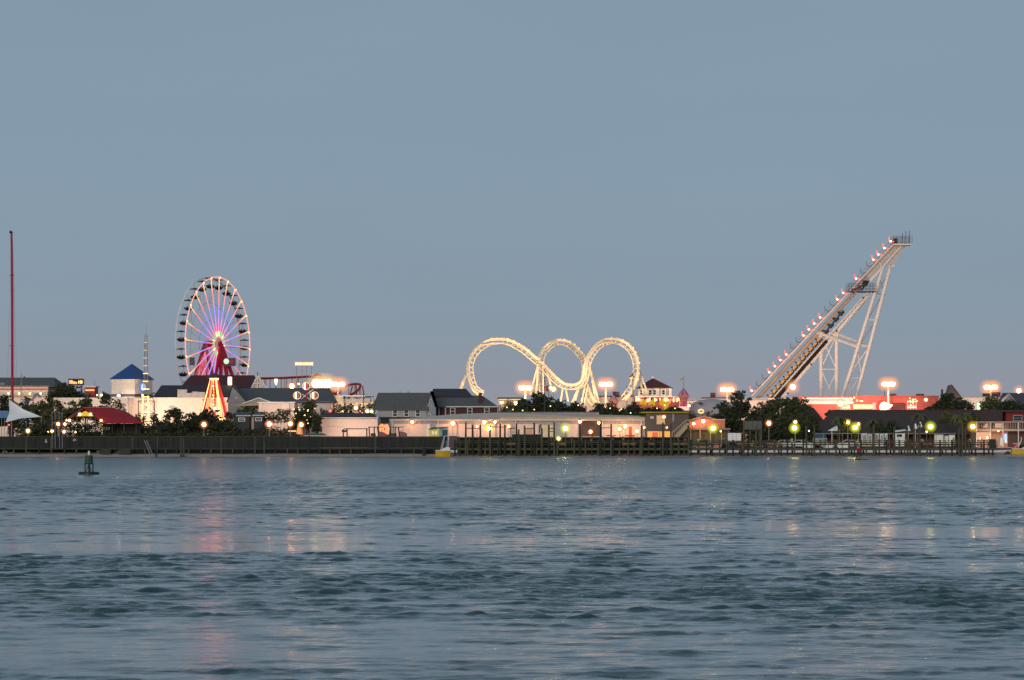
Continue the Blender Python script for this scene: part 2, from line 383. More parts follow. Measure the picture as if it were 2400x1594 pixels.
# ------------------------------------------------------------------ windows, doors, roofs
def window(par, x0, x1, y0, y1, Y, lit=None, fm=None, mull=True):
    """a framed window proud of the wall whose face is at depth Y"""
    fm = fm or WHITE; f = MB(); t = min(.12, S(x1-x0, Y)*.18); a, b, c, d = X(x0, Y), X(x1, Y), Z(y1, Y), Z(y0, Y)
    f.box(a, b, Y-.10, Y-.005, d-t, d); f.box(a, b, Y-.10, Y-.005, c, c+t); f.box(a, a+t, Y-.10, Y-.005, c+t, d-t); f.box(b-t, b, Y-.10, Y-.005, c+t, d-t)
    if mull: mz = (c+d)/2; f.box(a+t, b-t, Y-.085, Y-.005, mz-t*.3, mz+t*.3)
    o = f.build('window', fm, par)
    p = MB().box(a+t, b-t, Y-.05, Y-.004, c+t, d-t).build('pane', lit or GLASS, o); return o
def door(par, x0, x1, y0, y1, Y, m, lit=None):
    o = MB().pb(x0, x1, y0, y1, Y-.07, .066).build('door', m, par)
    h = MB(); a = X(x1, Y)-.12; z = (Z(y0, Y)+Z(y1, Y))/2; h.box(a-.05, a, Y-.13, Y-.071, z-.06, z+.06).build('handle', BLACKM, o); return o
def gable_x(mb, x0, x1, yr, ye, Y, d, over=.3, t=.14, hip=0):
    """roof with its ridge along the picture: front eave at depth Y, ridge half way back"""
    ze = Z(ye, Y); ym = Y + d/2; zr = Z(yr, ym); a, b = X(x0, Y), X(x1, Y); hp = S(hip, Y)
    mb.plate([(a, Y-over, ze), (b, Y-over, ze), (b-hp, ym, zr), (a+hp, ym, zr)], t)
    mb.plate([(b, Y+d+over, ze), (a, Y+d+over, ze), (a+hp, ym+.001, zr), (b-hp, ym+.001, zr)], t)
    if hip: 
        mb.plate([(a, Y+d+over, ze), (a, Y-over, ze), (a+hp, ym, zr)], t); mb.plate([(b, Y-over, ze), (b, Y+d+over, ze), (b-hp, ym, zr)], t)
    return zr
def gable_y(mb, x0, x1, xp, yp, ye, Y, d, over=.3, t=.14):
    """roof whose gable faces the water"""
    ze = Z(ye, Y); zp = Z(yp, Y); a, b, c = X(x0, Y), X(x1, Y), X(xp, Y)
    mb.plate([(a, Y-over, ze), (c, Y-over, zp), (c, Y+d, zp), (a, Y+d, ze)], t); mb.plate([(c, Y-over, zp), (b, Y-over, ze), (b, Y+d, ze), (c, Y+d, zp)], t)
def walls(par, x0, x1, ytop, Y, d, m, name='wall', ybot=None):
    zb = GZ-.05 if ybot is None else Z(ybot, Y)
    return MB().box(X(x0, Y), X(x1, Y), Y, Y+d, zb, Z(ytop, Y)).build(name, m, par)
def gwalls(par, x0, x1, xp, yp, ye, Y, d, m, name='wall'):
    a, b, c = X(x0, Y), X(x1, Y), X(xp, Y)
    return MB().prism([(a, GZ-.05), (b, GZ-.05), (b, Z(ye, Y)-.15), (c, Z(yp, Y)-.15), (a, Z(ye, Y)-.15)], Y, Y+d).build(name, m, par)
def bld(name, label, x, Y, cat='building'): return thing(name, label, cat, (X(x, Y), Y, GZ))
# ------------------------------------------------------------------ lamps
def halo_mat(name, c, e, a):  # see-through glow that imitates lens bloom around a lamp
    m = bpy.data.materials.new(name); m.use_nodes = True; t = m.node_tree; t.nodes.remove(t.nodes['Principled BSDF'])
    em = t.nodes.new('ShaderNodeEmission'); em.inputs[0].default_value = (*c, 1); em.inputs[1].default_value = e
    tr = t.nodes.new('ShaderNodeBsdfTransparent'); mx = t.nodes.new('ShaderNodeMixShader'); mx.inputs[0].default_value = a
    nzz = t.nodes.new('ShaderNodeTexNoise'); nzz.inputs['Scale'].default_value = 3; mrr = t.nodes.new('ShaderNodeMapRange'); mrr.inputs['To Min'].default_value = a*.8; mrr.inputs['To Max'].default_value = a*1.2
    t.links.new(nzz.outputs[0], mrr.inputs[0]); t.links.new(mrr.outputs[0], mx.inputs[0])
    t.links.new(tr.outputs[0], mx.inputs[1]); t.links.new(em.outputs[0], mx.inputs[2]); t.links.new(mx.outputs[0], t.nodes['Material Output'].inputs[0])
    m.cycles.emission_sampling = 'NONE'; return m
HALO = {G_PIER: ((.80, .86, .04), 1.5), G_PIERO: ((1, .52, .04), 1.5), G_SOD: ((1, .22, .06), 1.2), G_SODS: ((1, .28, .1), 1.1), G_YEL: ((1, .60, .12), 1.0), G_RED: ((1, .04, .05), 1.1), G_FLOOD: ((1, .40, .19), 1.25), G_HOT: ((1, .60, .28), 1.0)}
HALO_MATS = {}
def halo_shell(c, r, gm, par, sz=1.0):
    """glowing shells added around a lamp to imitate bloom, one inside the other"""
    if gm not in HALO: return
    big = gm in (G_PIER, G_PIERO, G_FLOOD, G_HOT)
    if gm not in HALO_MATS: k, e = HALO[gm]; HALO_MATS[gm] = [halo_mat(gm.name+'_halo', k, e, a) for a in ((.38, .24, .14, .07) if big else (.36, .18, .08))]
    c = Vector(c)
    for m_, q in zip(HALO_MATS[gm], (1.35, 1.8, 2.4, 3.2)): MB().ball(c, r*q, 12, 9, sz).build('halo_shell', m_, par)
def lamp(px, py, Y, label, kind='post', gm=None, r=.2, group=None, zb=None, pm=None):
    gm = gm or G_SOD; z = Z(py, Y); x = X(px, Y); zb = GZ if zb is None else zb; pm = pm or STEELG
    if kind == 'post':
        t = thing('lamp_post', label, 'lamp post', (x, Y, zb), group)
        MB().tube([(x, Y, zb-.02), (x, Y, z-r)], [.09, .05], 7).build('pole', pm, t)
        hd = MB().lathe((x, Y, z), [(r*.35, -r*1.15), (r*.5, -r*.9)], 8).build('collar', pm, t)
        o = MB().ball((x, Y, z), r*.8, 9, 7).build('globe', gm, t); halo_shell((x, Y, z), r*.8, gm, o)
        MB().lathe((x, Y, z), [(r*.7, r*.95), (r*.45, r*1.25), (.03, r*1.35)], 8).build('cap', pm, t)
    elif kind == 'wall':
        t = thing('wall_lamp', label, 'lamp', (x, Y, z), group)
        MB().box(x-.07, x+.07, Y, Y+.35, z-.02, z+.1).build('bracket', pm, t)
        MB().lathe((x, Y, z), [(r*1.25, r*.5), (r*.5, r*1.2), (.04, r*1.35)], 8).build('shade', pm, t)
        o = MB().ball((x, Y, z), r*.8, 9, 7).build('bulb', gm, t); halo_shell((x, Y, z), r*.8, gm, o)
    elif kind == 'twin':
        t = thing('floodlight_mast', label, 'floodlight', (x, Y, zb), group); s_ = S(9.5, Y)
        MB().tube([(x, Y, zb-.02), (x, Y, z)], [.28, .2], 8).build('mast', STEELW, t)
        MB().box(x-s_*1.2, x+s_*1.2, Y-.12, Y+.12, z-.05, z+.12).build('crossarm', STEELG, t)
        for k in (-1, -.5, .5, 1):
            hd = MB().box(x+s_*k-.42, x+s_*k+.42, Y-.45, Y+.35, z+.45, z+.65).build('lamp_head', STEELG, t)
            MB().ball((x+s_*k, Y-.1, z+.2), .62, 9, 6, .85).build('lens', gm, hd); halo_shell((x+s_*k, Y-.1, z+.2), .55, gm, hd)
    elif kind == 'bulb':
        t = thing('hanging_bulb', label, 'lamp', (x, Y, z), group)
        o = MB().ball((x, Y, z), r*.8, 8, 6).build('bulb', gm, t); halo_shell((x, Y, z), r*.8, gm, o); MB().tube([(x, Y, z+r*.8), (x, Y, z+r*2)], .04, 5).build('socket', BLACKM, t)
    return t
# ------------------------------------------------------------------ people: one skinned body each
def person(px, py, Y, label, pose='stand', shirt=(.3, .3, .35), legs=(.03, .03, .05), yaw=0, hgt=1.72, zb=None, hair=(.03, .02, .015)):
    k = hgt/1.75; zb = zb if zb is not None else Z(py, Y)
    J = {'pel': (0, 0, .95), 'che': (0, 0, 1.28), 'nek': (0, 0, 1.48), 'hd': (0, -.02, 1.6), 'top': (0, -.01, 1.73),
         'sl': (-.19, 0, 1.42), 'el': (-.25, .02, 1.14), 'hl': (-.24, -.08, .88), 'sr': (.19, 0, 1.42), 'er': (.25, .02, 1.14), 'hr': (.24, -.08, .88),
         'kl': (-.1, -.03, .5), 'fl': (-.11, 0, .07), 'tl': (-.11, -.18, .04), 'kr': (.1, -.03, .5), 'fr': (.12, .04, .07), 'tr': (.13, -.14, .04)}
    if pose == 'lean':
        J.update(che=(0, -.12, 1.25), nek=(0, -.24, 1.42), hd=(0, -.32, 1.52), top=(0, -.34, 1.65), sl=(-.2, -.2, 1.36), sr=(.2, -.2, 1.36), el=(-.3, -.38, 1.12), er=(.3, -.38, 1.12), hl=(-.12, -.58, 1.12), hr=(.14, -.58, 1.12))
    if pose == 'walk':
        J.update(kl=(-.1, -.2, .52), fl=(-.1, -.3, .1), tl=(-.1, -.47, .1), kr=(.1, .08, .5), fr=(.1, .36, .14), tr=(.1, .24, .05), hl=(-.25, .2, .95), hr=(.25, -.3, .98))
    if pose == 'sit':
        dz = -.45
        for n_ in ('pel', 'che', 'nek', 'hd', 'top', 'sl', 'sr', 'el', 'er'): J[n_] = (J[n_][0], J[n_][1], J[n_][2]+dz)
        J.update(kl=(-.13, -.45, .52), kr=(.13, -.45, .52), fl=(-.13, -.45, .08), tl=(-.13, -.62, .05), fr=(.13, -.42, .08), tr=(.13, -.6, .05), hl=(-.15, -.38, .62), hr=(.15, -.38, .62))
    if pose == 'paddle':                              # kneels low, arms out in front
        J = {'pel': (0, 0, .22), 'che': (0, -.1, .58), 'nek': (0, -.16, .78), 'hd': (0, -.19, .90), 'top': (0, -.19, 1.03), 'sl': (-.2, -.12, .72), 'sr': (.2, -.12, .72),
             'el': (-.33, -.28, .5), 'er': (.33, -.28, .5), 'hl': (-.36, -.5, .42), 'hr': (.33, -.5, .5), 'kl': (-.2, -.42, .12), 'kr': (.2, -.42, .12), 'fl': (-.2, .1, .08), 'fr': (.2, .1, .08), 'tl': (-.2, .28, .08), 'tr': (.2, .28, .08)}
    if pose == 'padl': J.update(pel=(0, .1, .82), che=(0, -.02, 1.16), nek=(0, -.1, 1.36), hd=(0, -.15, 1.49), top=(0, -.16, 1.62), sl=(-.2, -.08, 1.3), sr=(.2, -.08, 1.3), el=(-.34, -.25, 1.08), er=(.34, -.25, 1.08), hl=(-.3, -.48, 1.0), hr=(.22, -.5, .92), kl=(-.2, -.22, .46), kr=(.2, -.18, .46), fl=(-.22, .02, .07), fr=(.22, .05, .07), tl=(-.24, -.2, .04), tr=(.24, -.15, .04))
    if pose == 'armup': J.update(er=(.34, -.1, 1.55), hr=(.3, -.15, 1.8))
    E = [('pel', 'che'), ('che', 'nek'), ('nek', 'hd'), ('hd', 'top'), ('nek', 'sl'), ('sl', 'el'), ('el', 'hl'), ('nek', 'sr'), ('sr', 'er'), ('er', 'hr'), ('pel', 'kl'), ('kl', 'fl'), ('fl', 'tl'), ('pel', 'kr'), ('kr', 'fr'), ('fr', 'tr')]
    bulk = 1.35 if pose == 'padl' else 1.0
    rad = dict(pel=.15, che=.165, nek=.065, hd=.1, top=.07, sl=.075, el=.05, hl=.04, sr=.075, er=.05, hr=.04, kl=.07, fl=.048, tl=.04, kr=.07, fr=.048, tr=.04)
    names = list(J); me = bpy.data.meshes.new('person')
    me.from_pydata([tuple(c*k for c in J[n_]) for n_ in names], [(names.index(a), names.index(b)) for a, b in E], [])
    o = bpy.data.objects.new('person', me); col.objects.link(o); o.location = (X(px, Y), Y, zb); o.rotation_euler[2] = yaw
    md = o.modifiers.new('skin', 'SKIN'); 
    lay = me.skin_vertices[0] if len(me.skin_vertices) else None
    if lay:
        for i, n_ in enumerate(names): lay.data[i].radius = (rad[n_]*k*bulk, rad[n_]*k*bulk*(.75 if n_ in ('pel', 'che') else 1)); lay.data[i].use_root = (n_ == 'pel')
    o.modifiers.new('sub', 'SUBSURF').levels = 1; o.modifiers[-1].render_levels = 1
    m = bpy.data.materials.new('person_' + str(px)); m.use_nodes = True; t = m.node_tree; b = t.nodes['Principled BSDF']; b.inputs['Roughness'].default_value = .85
    tcn = t.nodes.new('ShaderNodeTexCoord'); s_ = t.nodes.new('ShaderNodeSeparateXYZ'); t.links.new(tcn.outputs['Object'], s_.inputs[0])
    mp_ = t.nodes.new('ShaderNodeMapRange'); mp_.inputs['From Max'].default_value = 1.8*k; t.links.new(s_.outputs['Z'], mp_.inputs[0])
    r = t.nodes.new('ShaderNodeValToRGB'); r.color_ramp.interpolation = 'CONSTANT'; t.links.new(mp_.outputs[0], r.inputs[0]); t.links.new(r.outputs[0], b.inputs['Base Color'])
    wz, nz_ = (J['pel'][2]+.03)/1.8, (J['nek'][2]-.01)/1.8; e = r.color_ramp.elements
    e[0].position = 0; e[0].color = (*legs, 1); e[1].position = wz; e[1].color = (*shirt, 1); q = e.new(nz_); q.color = (.42, .25, .17, 1)
    me.materials.append(m)
    hd = Vector(J['hd'])*k; tp = Vector(J['top'])*k
    h = MB().ball((tp.x, tp.y+.02, tp.z-.045), .105*k, 8, 6); h.v = [v for v in h.v]
    ho = h.build('hair', mat('hair', hair, .8), o); ho.location = (0, 0, 0)
    return tag(o, label, 'person')

# ================================================================== shore works
# --- boardwalk along the left of the shore
Yb = 503.0; DZ = Z(1050, Yb)
bw = thing('boardwalk', 'long grey wooden boardwalk with a solid board fence along the left half of the shore', 'boardwalk', (X(500, Yb), Yb, 0))
MB().box(X(-200, Yb), X(1042, Yb), Yb, Yb+4, DZ-.25, DZ).build('deck', WOOD, bw)
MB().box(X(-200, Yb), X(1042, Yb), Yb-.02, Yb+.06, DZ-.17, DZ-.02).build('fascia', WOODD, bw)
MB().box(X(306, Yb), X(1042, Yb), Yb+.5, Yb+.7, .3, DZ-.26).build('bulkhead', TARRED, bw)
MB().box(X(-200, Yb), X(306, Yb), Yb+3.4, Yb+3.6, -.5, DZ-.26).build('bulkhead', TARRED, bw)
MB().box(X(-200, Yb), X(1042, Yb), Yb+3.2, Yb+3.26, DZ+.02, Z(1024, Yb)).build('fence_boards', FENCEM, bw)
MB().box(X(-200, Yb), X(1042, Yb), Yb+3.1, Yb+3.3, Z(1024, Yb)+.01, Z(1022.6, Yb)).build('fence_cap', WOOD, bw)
rr = random.Random(3)
px = -60
while px < 1036:
    top = Z(1018 + rr.uniform(-2, 6), Yb); x = X(px, Yb)
    MB().tube([(x, Yb-.1, -.6 if px < 320 else .1), (x+rr.uniform(-.16, .16), Yb-.1, top if rr.random() < .5 else DZ-.1)], [.15, .12], 7).build('pile', WOOD if rr.random() < .6 else WOODD, bw)
    px += rr.choice([22, 25, 27, 30])
for px in range(-60, 1040, 27): MB().box(X(px, Yb)-.05, X(px, Yb)+.05, Yb+3.05, Yb+3.19, DZ, Z(1023.5, Yb)).build('fence_post', WOODD, bw)
for (a, b, y0, y1) in ((222, 240, 1056, 1071), (260, 278, 1053, 1071), (0, 12, 1057, 1069), (16, 26, 1060, 1070), (60, 66, 1060, 1070), (155, 162, 1063, 1070)):
    MB().box(X(a, Yb), X(b, Yb), Yb+2.2, Yb+3.0, -.4, Z(y0, Yb)).build('footing', CONC, bw)
for (a, b) in ((237, 259), (279, 306)): MB().box(X(a, 501.5), X(b, 501.5), 501.5, 502.9, -.5, Z(1053, 501.5)).build('timber_crib', WOODD, bw)
# ladder and leaning poles down to the sand
ld = thing('shore_ladder', 'pale metal ladder leaning from the boardwalk down to the sand', 'ladder', (X(345, 501), 501, .3))
for k in (0, .45): MB().tube([(X(338, 502.7)+k, 502.7, Z(1032, 503)), (X(353, 500.3)+k, 500.3, .22)], .05, 5).build('stringer', STEELG, ld)
for i in range(7):
    f = i/7+.08; a = Vector((X(338, 502.7), 502.7, Z(1032, 503))).lerp(Vector((X(353, 500.3), 500.3, .22)), f)
    MB().tube([a, a+Vector((.45, 0, 0))], .03, 4).build('rung', STEELG, ld)
for (px_, lab) in ((366, 'lone short mooring pile standing in the shallows just right of the ladder'), (424, 'leftmost of the two close mooring piles standing in the shallows on the left'), (430, 'rightmost of the two close mooring piles standing in the shallows on the left'), (993, 'thick black mooring pile standing just left of the yellow boat')):
    Yp = 497.8 if px_ != 993 else 500; top = Z({366: 1050, 424: 1025, 430: 1027, 993: 1027}[px_], Yp); r_ = .17 if px_ != 993 else .3
    t = thing('mooring_pile', lab, 'mooring pile', (X(px_, Yp), Yp, 0), 'mooring piles in the shallows')
    MB().tube([(X(px_, Yp), Yp, -1), (X(px_, Yp)+.05, Yp, top)], [r_, r_*.9], 9).build('post', WOODD if px_ in (993, 366) else WOOD, t)
    MB().tube([(X(px_, Yp), Yp, -1), (X(px_, Yp)+.01, Yp, .35)], [r_*1.06, r_*1.04], 9).build('waterline_band', BLACKM, t)
# --- the pier on the right
Yp = 500.0; PD = Z(1050, Yp); PT = Z(1032.5, Yp); XA, XB = X(1062, Yp), X(2338, Yp)
pier = thing('fishing_pier', 'long weathered wooden fishing pier on piles along the right half of the shore', 'pier', (0, Yp, 0))
MB().box(XA, XB, Yp, Yp+4.2, PD-.16, PD).build('deck', WOOD, pier)
MB().box(XA, XB, Yp-.06, Yp+.1, PD-.42, PD-.17).build('stringer', WOOD, pier)
MB().box(XA, XB, Yp+4.1, Yp+4.3, PD-.42, PD-.17).build('stringer', WOODD, pier)
def rail(y, x0, x1, nm='rail'):
    MB().box(x0, x1, y-.14, y+.14, PT-.07, PT).build('top_rail', WOOD, pier)
    MB().box(x0, x1, y-.03, y+.03, PT-.42, PT-.26).build('middle_rail', WOOD, pier)
    MB().box(x0, x1, y-.03, y+.03, PT-.82, PT-.66).build('lower_rail', WOODD, pier)
rail(Yp+.08, X(1600, Yp), XB); rail(Yp+4.0, XA, XB); rail(Yp+.08, XA, X(1600, Yp))
px = 1066; k = 0
while px < 2336:
    x = X(px, Yp); hi = k % 2 == 0
    MB().tube([(x, Yp-.2, -1.0), (x+rr.uniform(-.05, .05), Yp-.2, PT+.12 if hi else PD-.2)], [.17, .15], 7).build('pile', WOOD if rr.random() < .5 else WOODD, pier)
    if k % 2: MB().tube([(x, Yp+3.9, -1.0), (x, Yp+3.9, PD-.2)], [.17, .15], 7).build('pile', WOODD, pier)
    if not hi: MB().box(x-.06, x+.06, Yp+.04, Yp+.13, PD, PT-.08).build('rail_post', WOOD, pier)
    px += rr.choice([13, 17, 20, 15]); k += 1
for (px_, ty) in ((1092, 990), (1108, 996), (1127, 995), (1149, 997), (1172, 994), (1183, 996), (1210, 993), (1215, 1006), (1230, 998), (1252, 991), (1269, 1004), (1286, 996), (1299, 990), (1358, 994), (1406, 986), (1431, 994), (1502, 997), (1552, 990), (1571, 993), (1612, 997), (1701, 1014), (1740, 990), (1769, 1000), (1780, 1003), (1887, 998), (1905, 996), (2044, 996), (2092, 1000), (2123, 1000), (2138, 996), (2152, 992), (2243, 1004), (2250, 995), (2258, 1000)):
    x = X(px_, Yp+2); MB().tube([(x, Yp-.45, -1.0), (x+rr.uniform(-.08, .08), Yp-.45, Z(ty, Yp))], [.2, .15], 8).build('tall_pile', WOOD if px_ > 1500 or px_ % 3 == 0 else WOODD, pier)
for (a, b, y) in ((1092, 1108, 1003), (1108, 1127, 1003), (1149, 1183, 1000), (1230, 1252, 1003), (1286, 1299, 1003), (1286, 1299, 1011), (1410, 1431, 1002), (1192, 1210, 1003)):
    MB().pb(a, b, y, y+1.8, Yp-.4, .12).build('cross_beam', WOODD, pier)
MB().box(X(2318, Yp), X(2334, Yp), Yp-.1, Yp-.05, PD, PT+.25).build('end_gate', WOODD, pier)
MB().pb(1200, 1270, 1018, 1032, Yp+3.7, .1).build('wind_screen', WOODD, pier)
qw = thing('quay_wall', 'dark timber quay wall and gear screen behind the left part of the pier', 'quay wall', (X(1330, 505), 505, 0))
MB().box(X(1072, 505.2), X(1612, 505.2), 505.2, 505.6, -.6, Z(1026, 505)).build('planks', TARRED, qw); MB().box(X(1071, 505), X(1613, 505), 505.1, 505.7, Z(1026, 505)+.003, Z(1024.6, 505)).build('cap', WOODD, qw)
for q in range(1076, 1612, 24): MB().tube([(X(q, 505), 505.05, -.6), (X(q, 505), 505.05, Z(1023, 505))], .13, 6).build('post', WOOD, qw)
# benches on the pier, yellow planks
bn = 0
for (a, b, txt) in ((1180, 1214, 'leftmost, beside the dark wind screen'), (1287, 1300, 'just left of the second pier lamp'), (1304, 1327, 'right under the second pier lamp'), (1459, 1490, 'in front of the white fish house doors'), (1520, 1536, 'in front of the lit orange room'), (1570, 1611, 'in front of the outside staircase'), (1728, 1768, 'in front of the white trailer'), (1797, 1835, 'in front of the parked dark car'), (1905, 1931, 'left of the blue awning stall'), (2016, 2043, 'right of the red paddler'), (2136, 2158, 'first left of the sixth pier lamp'), (2163, 2184, 'straight under the sixth pier lamp'), (2190, 2226, 'first right of the sixth pier lamp'), (2229, 2240, 'short one before the tree trunks'), (2253, 2264, 'short one right of the tree trunks')):
    t = thing('pier_bench', 'yellow plank bench on the pier ' + txt, 'bench', (X((a+b)/2, Yp+1), Yp+1, PD), 'yellow benches on the pier'); zs = PD+.45
    MB().box(X(a, Yp+1), X(b, Yp+1), Yp+.75, Yp+1.2, zs, zs+.07).build('seat', YELLOWP, t)
    MB().box(X(a, Yp+1), X(b, Yp+1), Yp+1.22, Yp+1.28, zs+.12, zs+.36).build('backrest', YELLOWP, t)
    for q in (X(a, Yp+1)+.1, X(b, Yp+1)-.15): MB().box(q-.04, q+.04, Yp+.8, Yp+1.2, PD, zs-.002).build('leg', WOODD, t)
# pier lamps
for i, (px_, py_, gm, txt) in enumerate(((1147, 1004, G_PIER, 'leftmost of the pier lamps, among the black piles'), (1325, 1004, G_PIER, 'yellow-green pier lamp in front of the long fish house'), (1671, 1004, G_PIER, 'yellow-green pier lamp in front of the pink lit gabled house'), (1862, 1003, G_PIER, 'yellow-green pier lamp left of the brown roofs, below a small orange lamp'), (2004, 1002, G_PIER, 'yellow-green pier lamp standing above the red red paddler'), (2181, 1000, G_PIER, 'yellow-green pier lamp before the wide brown roof, second from the right'), (2280, 1000, G_PIERO, 'amber pier lamp at the right end beside the lit porch'))):
    lamp(px_, py_, Yp+2.4 if px_ != 2280 else Yp+2.2, 'bright ' + txt, 'post', gm, .42, 'lamps on the pier', PD, WOOD)
# --- channel buoy
Y0 = 217.0
by = thing('channel_buoy', 'green channel marker buoy on a black float in the water at the left', 'buoy', (X(208.5, Y0), Y0, 0)); cx = X(208.5, Y0); u = Y0/F
MB().lathe((cx, Y0, 0), [(23*u, -.25), (24.5*u, -.1), (24.5*u, 3*u+.04), (23.5*u, 4.5*u+.04), (8*u, 5*u+.05)], 22).build('float', BLACKM, by)
for sx, sy in ((-1, -1), (1, -1), (1, 1), (-1, 1)): MB().tube([(cx+sx*9.5*u, Y0+sy*9*u, 4*u), (cx+sx*8.5*u, Y0+sy*8*u, 27*u)], .03, 6).build('leg', GREENP, by)
MB().tube([(cx-7*u, Y0-8*u, 5*u), (cx+1*u, Y0, 26*u)], .035, 5).tube([(cx+7*u, Y0-8*u, 5*u), (cx-1*u, Y0, 26*u)], .035, 5).tube([(cx, Y0+2*u, 4*u), (cx, Y0+2*u, 27*u)], .07, 6).build('bracing', BLACKM, by)
MB().lathe((cx, Y0, 0), [(7*u, 24*u), (10*u, 25.5*u), (9*u, 40*u), (8.6*u, 42*u)], 12).build('body', GREENP, by)
MB().lathe((cx, Y0, 0), [(10.5*u, 42.3*u), (10.5*u, 44*u), (4*u, 45*u)], 14).build('top_plate', BLACKM, by)
MB().lathe((cx, Y0, 0), [(1.8*u, 45*u), (2.6*u, 47*u), (2.6*u, 53*u), (1.2*u, 55*u)], 10).build('lantern', WHITE, by)
# --- red paddler and board
Y0 = 408.0
MBk = MB(); c0 = X(2014, Y0)
MBk.tube([(c0-1.0, Y0, .08), (c0-.5, Y0, .06), (c0+.6, Y0, .06), (c0+1.5, Y0-.1, .1)], [.08, .33, .33, .05], 8); MBk.v = [(a, b, .05+(c-.06)*.35) for a, b, c in MBk.v]
tag(MBk.build('paddle_board', BLACKM), 'dark low board on the water under the standing person in red', 'paddle board')
pr = person(2011, 1077, Y0, 'person in a red jacket standing on a dark low board off the pier', 'padl', (.42, .008, .02), (.006, .06, .03), .5, 2.05, .1)
# --- yellow boats
def boat(x0, x1, yk, Y, label, tower=True):
    a, b = X(x0, Y), X(x1, Y); z0 = -.2; zt = Z(yk, Y); t = thing('work_boat', label, 'boat', ((a+b)/2, Y, 0)); Lh = b-a
    h = MB(); n = 8
    for i in range(n+1):
        f = i/n; wd = 1.1*math.sin(math.pi*min(1, .25+f*.62))**.7; x = a+Lh*f; sh = .28*(f-.4)**2
        h.v += [(x, Y-wd, zt+sh), (x, Y-wd*.8, z0), (x, Y+wd*.8, z0), (x, Y+wd, zt+sh)]
    for i in range(n):
        q = i*4
        for j in range(3): h.f.append((q+j, q+j+1, q+j+5, q+j+4))
    h.f += [(0, 3, 2, 1), (n*4, n*4+1, n*4+2, n*4+3)]; h.build('hull', YELLOWP, t)
    MB().box(a+.15, b-.15, Y-.85, Y+.85, zt-.12, zt-.02).build('deck', WHITE, t)
    MB().prism([(a+Lh*.35, zt), (b-.1, zt), (b-.05, zt+.5), (a+Lh*.75, zt+.65), (a+Lh*.4, zt+.25)], Y-.6, Y+.6).build('cabin', WHITE, t)
    MB().box(a+.02, b-.02, Y-1.13, Y-1.09, zt-.05, zt+.08).build('rub_rail', WHITE, t)
    if tower:
        for dx in (0, .28): MB().tube([(a+Lh*.32+dx, Y-.5, zt), (a+Lh*.5+dx*.7, Y-.4, Z(1032, Y)), (a+Lh*.56+dx*.4, Y-.3, Z(1023, Y)), (b-.2, Y, Z(1020, Y))], .05, 6).build('mast', WHITE, t)
    return t
boat(1021, 1056, 1056, 499.0, 'small yellow work boat with a white deck moored at the left end of the pier')
boat(2370, 2440, 1052, 503.0, 'yellow rigid boat pulled up at the right edge beside the porch', False)
ob = thing('outboard_motor', 'black outboard motor and float lying on the sand left of the right hand yellow boat', 'motor', (X(2360, 502), 502, .3))
MB().lathe((X(2362, 502), 502, .5), [(.2, -.2), (.42, 0), (.4, .35), (.2, .5)], 9).build('cowl', BLACKM, ob); MB().tube([(X(2362, 502), 502, .5), (X(2352, 502), 502, .45)], [.25, .15], 7).build('float', BLACKM, ob)

# ================================================================== far left
Y = 640
t = bld('arcade_hall', 'long low hall with grey roof and red striped cream wall at the far left', 60, Y)
walls(t, -120, 113, 905, Y, 20, CREAM); r_ = MB(); gable_x(r_, -130, 128, 885, 905.5, Y, 22, hip=18); r_.build('roof', SHING, t)
MB().pb(-120, 113, 911, 914, Y-.12, .1).build('stripe', mat('red_stripe', (.5, .03, .02), emit=(1, .1, .05), es=.25), t)
MB().pb(-120, 114, 904.8, 906, Y-.3, .28).build('gutter', WHITE, t)
MB().pb(-120, 113, 925.5, 928, Y-1.3, 1.2).build('awning', TAN, t)
for q in (4, 8): MB().lathe(P(q, 903, Y+2), [(.5, 0), (.5, .35), (.2, .6)], 8).build('roof_vent', STEELG, t)
for q in (20, 45, 70, 95): lamp(q, 922, Y-1.6, {20: 'first', 45: 'second', 70: 'third', 95: 'fourth'}[q] + ' warm lamp under the awning of the red striped hall, counted from the left', 'wall', G_YEL, .22, 'lamps under the hall awning')
an = thing('antenna_mast', 'thin grey lattice antenna mast rising above the long grey roofed hall', 'antenna', (X(50, 630), 630, GZ))
for dx in (-.25, .25): MB().tube([(X(50, 630)+dx, 630, GZ), (X(50, 630)+dx*.3, 630, Z(878, 630))], .05, 4).build('leg', STEELG, an)
MB().tube([(X(50, 630), 630, Z(880, 630)), (X(50, 630), 630, Z(868, 630))], .03, 4).build('whip', STEELG, an)
MB().pb(45, 56, 886, 887, 630, .1).build('crossarm', BLACKM, an); MB().ball(P(57, 884, 630), .18, 7, 5).build('camera_dome', BLACKM, an)
# slingshot mast
Y = 600; x = X(28.5, Y)
t = thing('thrill_ride_mast', 'very tall slender red ride mast with guy wires at the far left', 'ride mast', (x, Y, GZ))
MB().tube([(x+.06, Y, GZ), (x, Y, Z(700, Y)), (x-.14, Y, Z(547, Y))], [.30, .27, .23], 10).build('mast', REDP, t)
MB().ball((x-.3, Y, Z(544, Y)), .32, 8, 6).build('pulley', BLACKM, t); MB().tube([(x-.1, Y, Z(548, Y)), (x+.25, Y, Z(545, Y))], .08, 5).build('arm', BLACKM, t)
for yy in (645, 679, 810): MB().pb(22 if yy != 679 else 25.5, 31.5, yy-.6, yy+.6, Y-.35, .7).build('collar', STEELR, t)
for (a, b) in ((28, 17), (30, 40), (30, 36)): MB().tube([P(a, 560, Y), P(b, 900, Y)], .018, 4).build('guy_wire', STEELG, t)
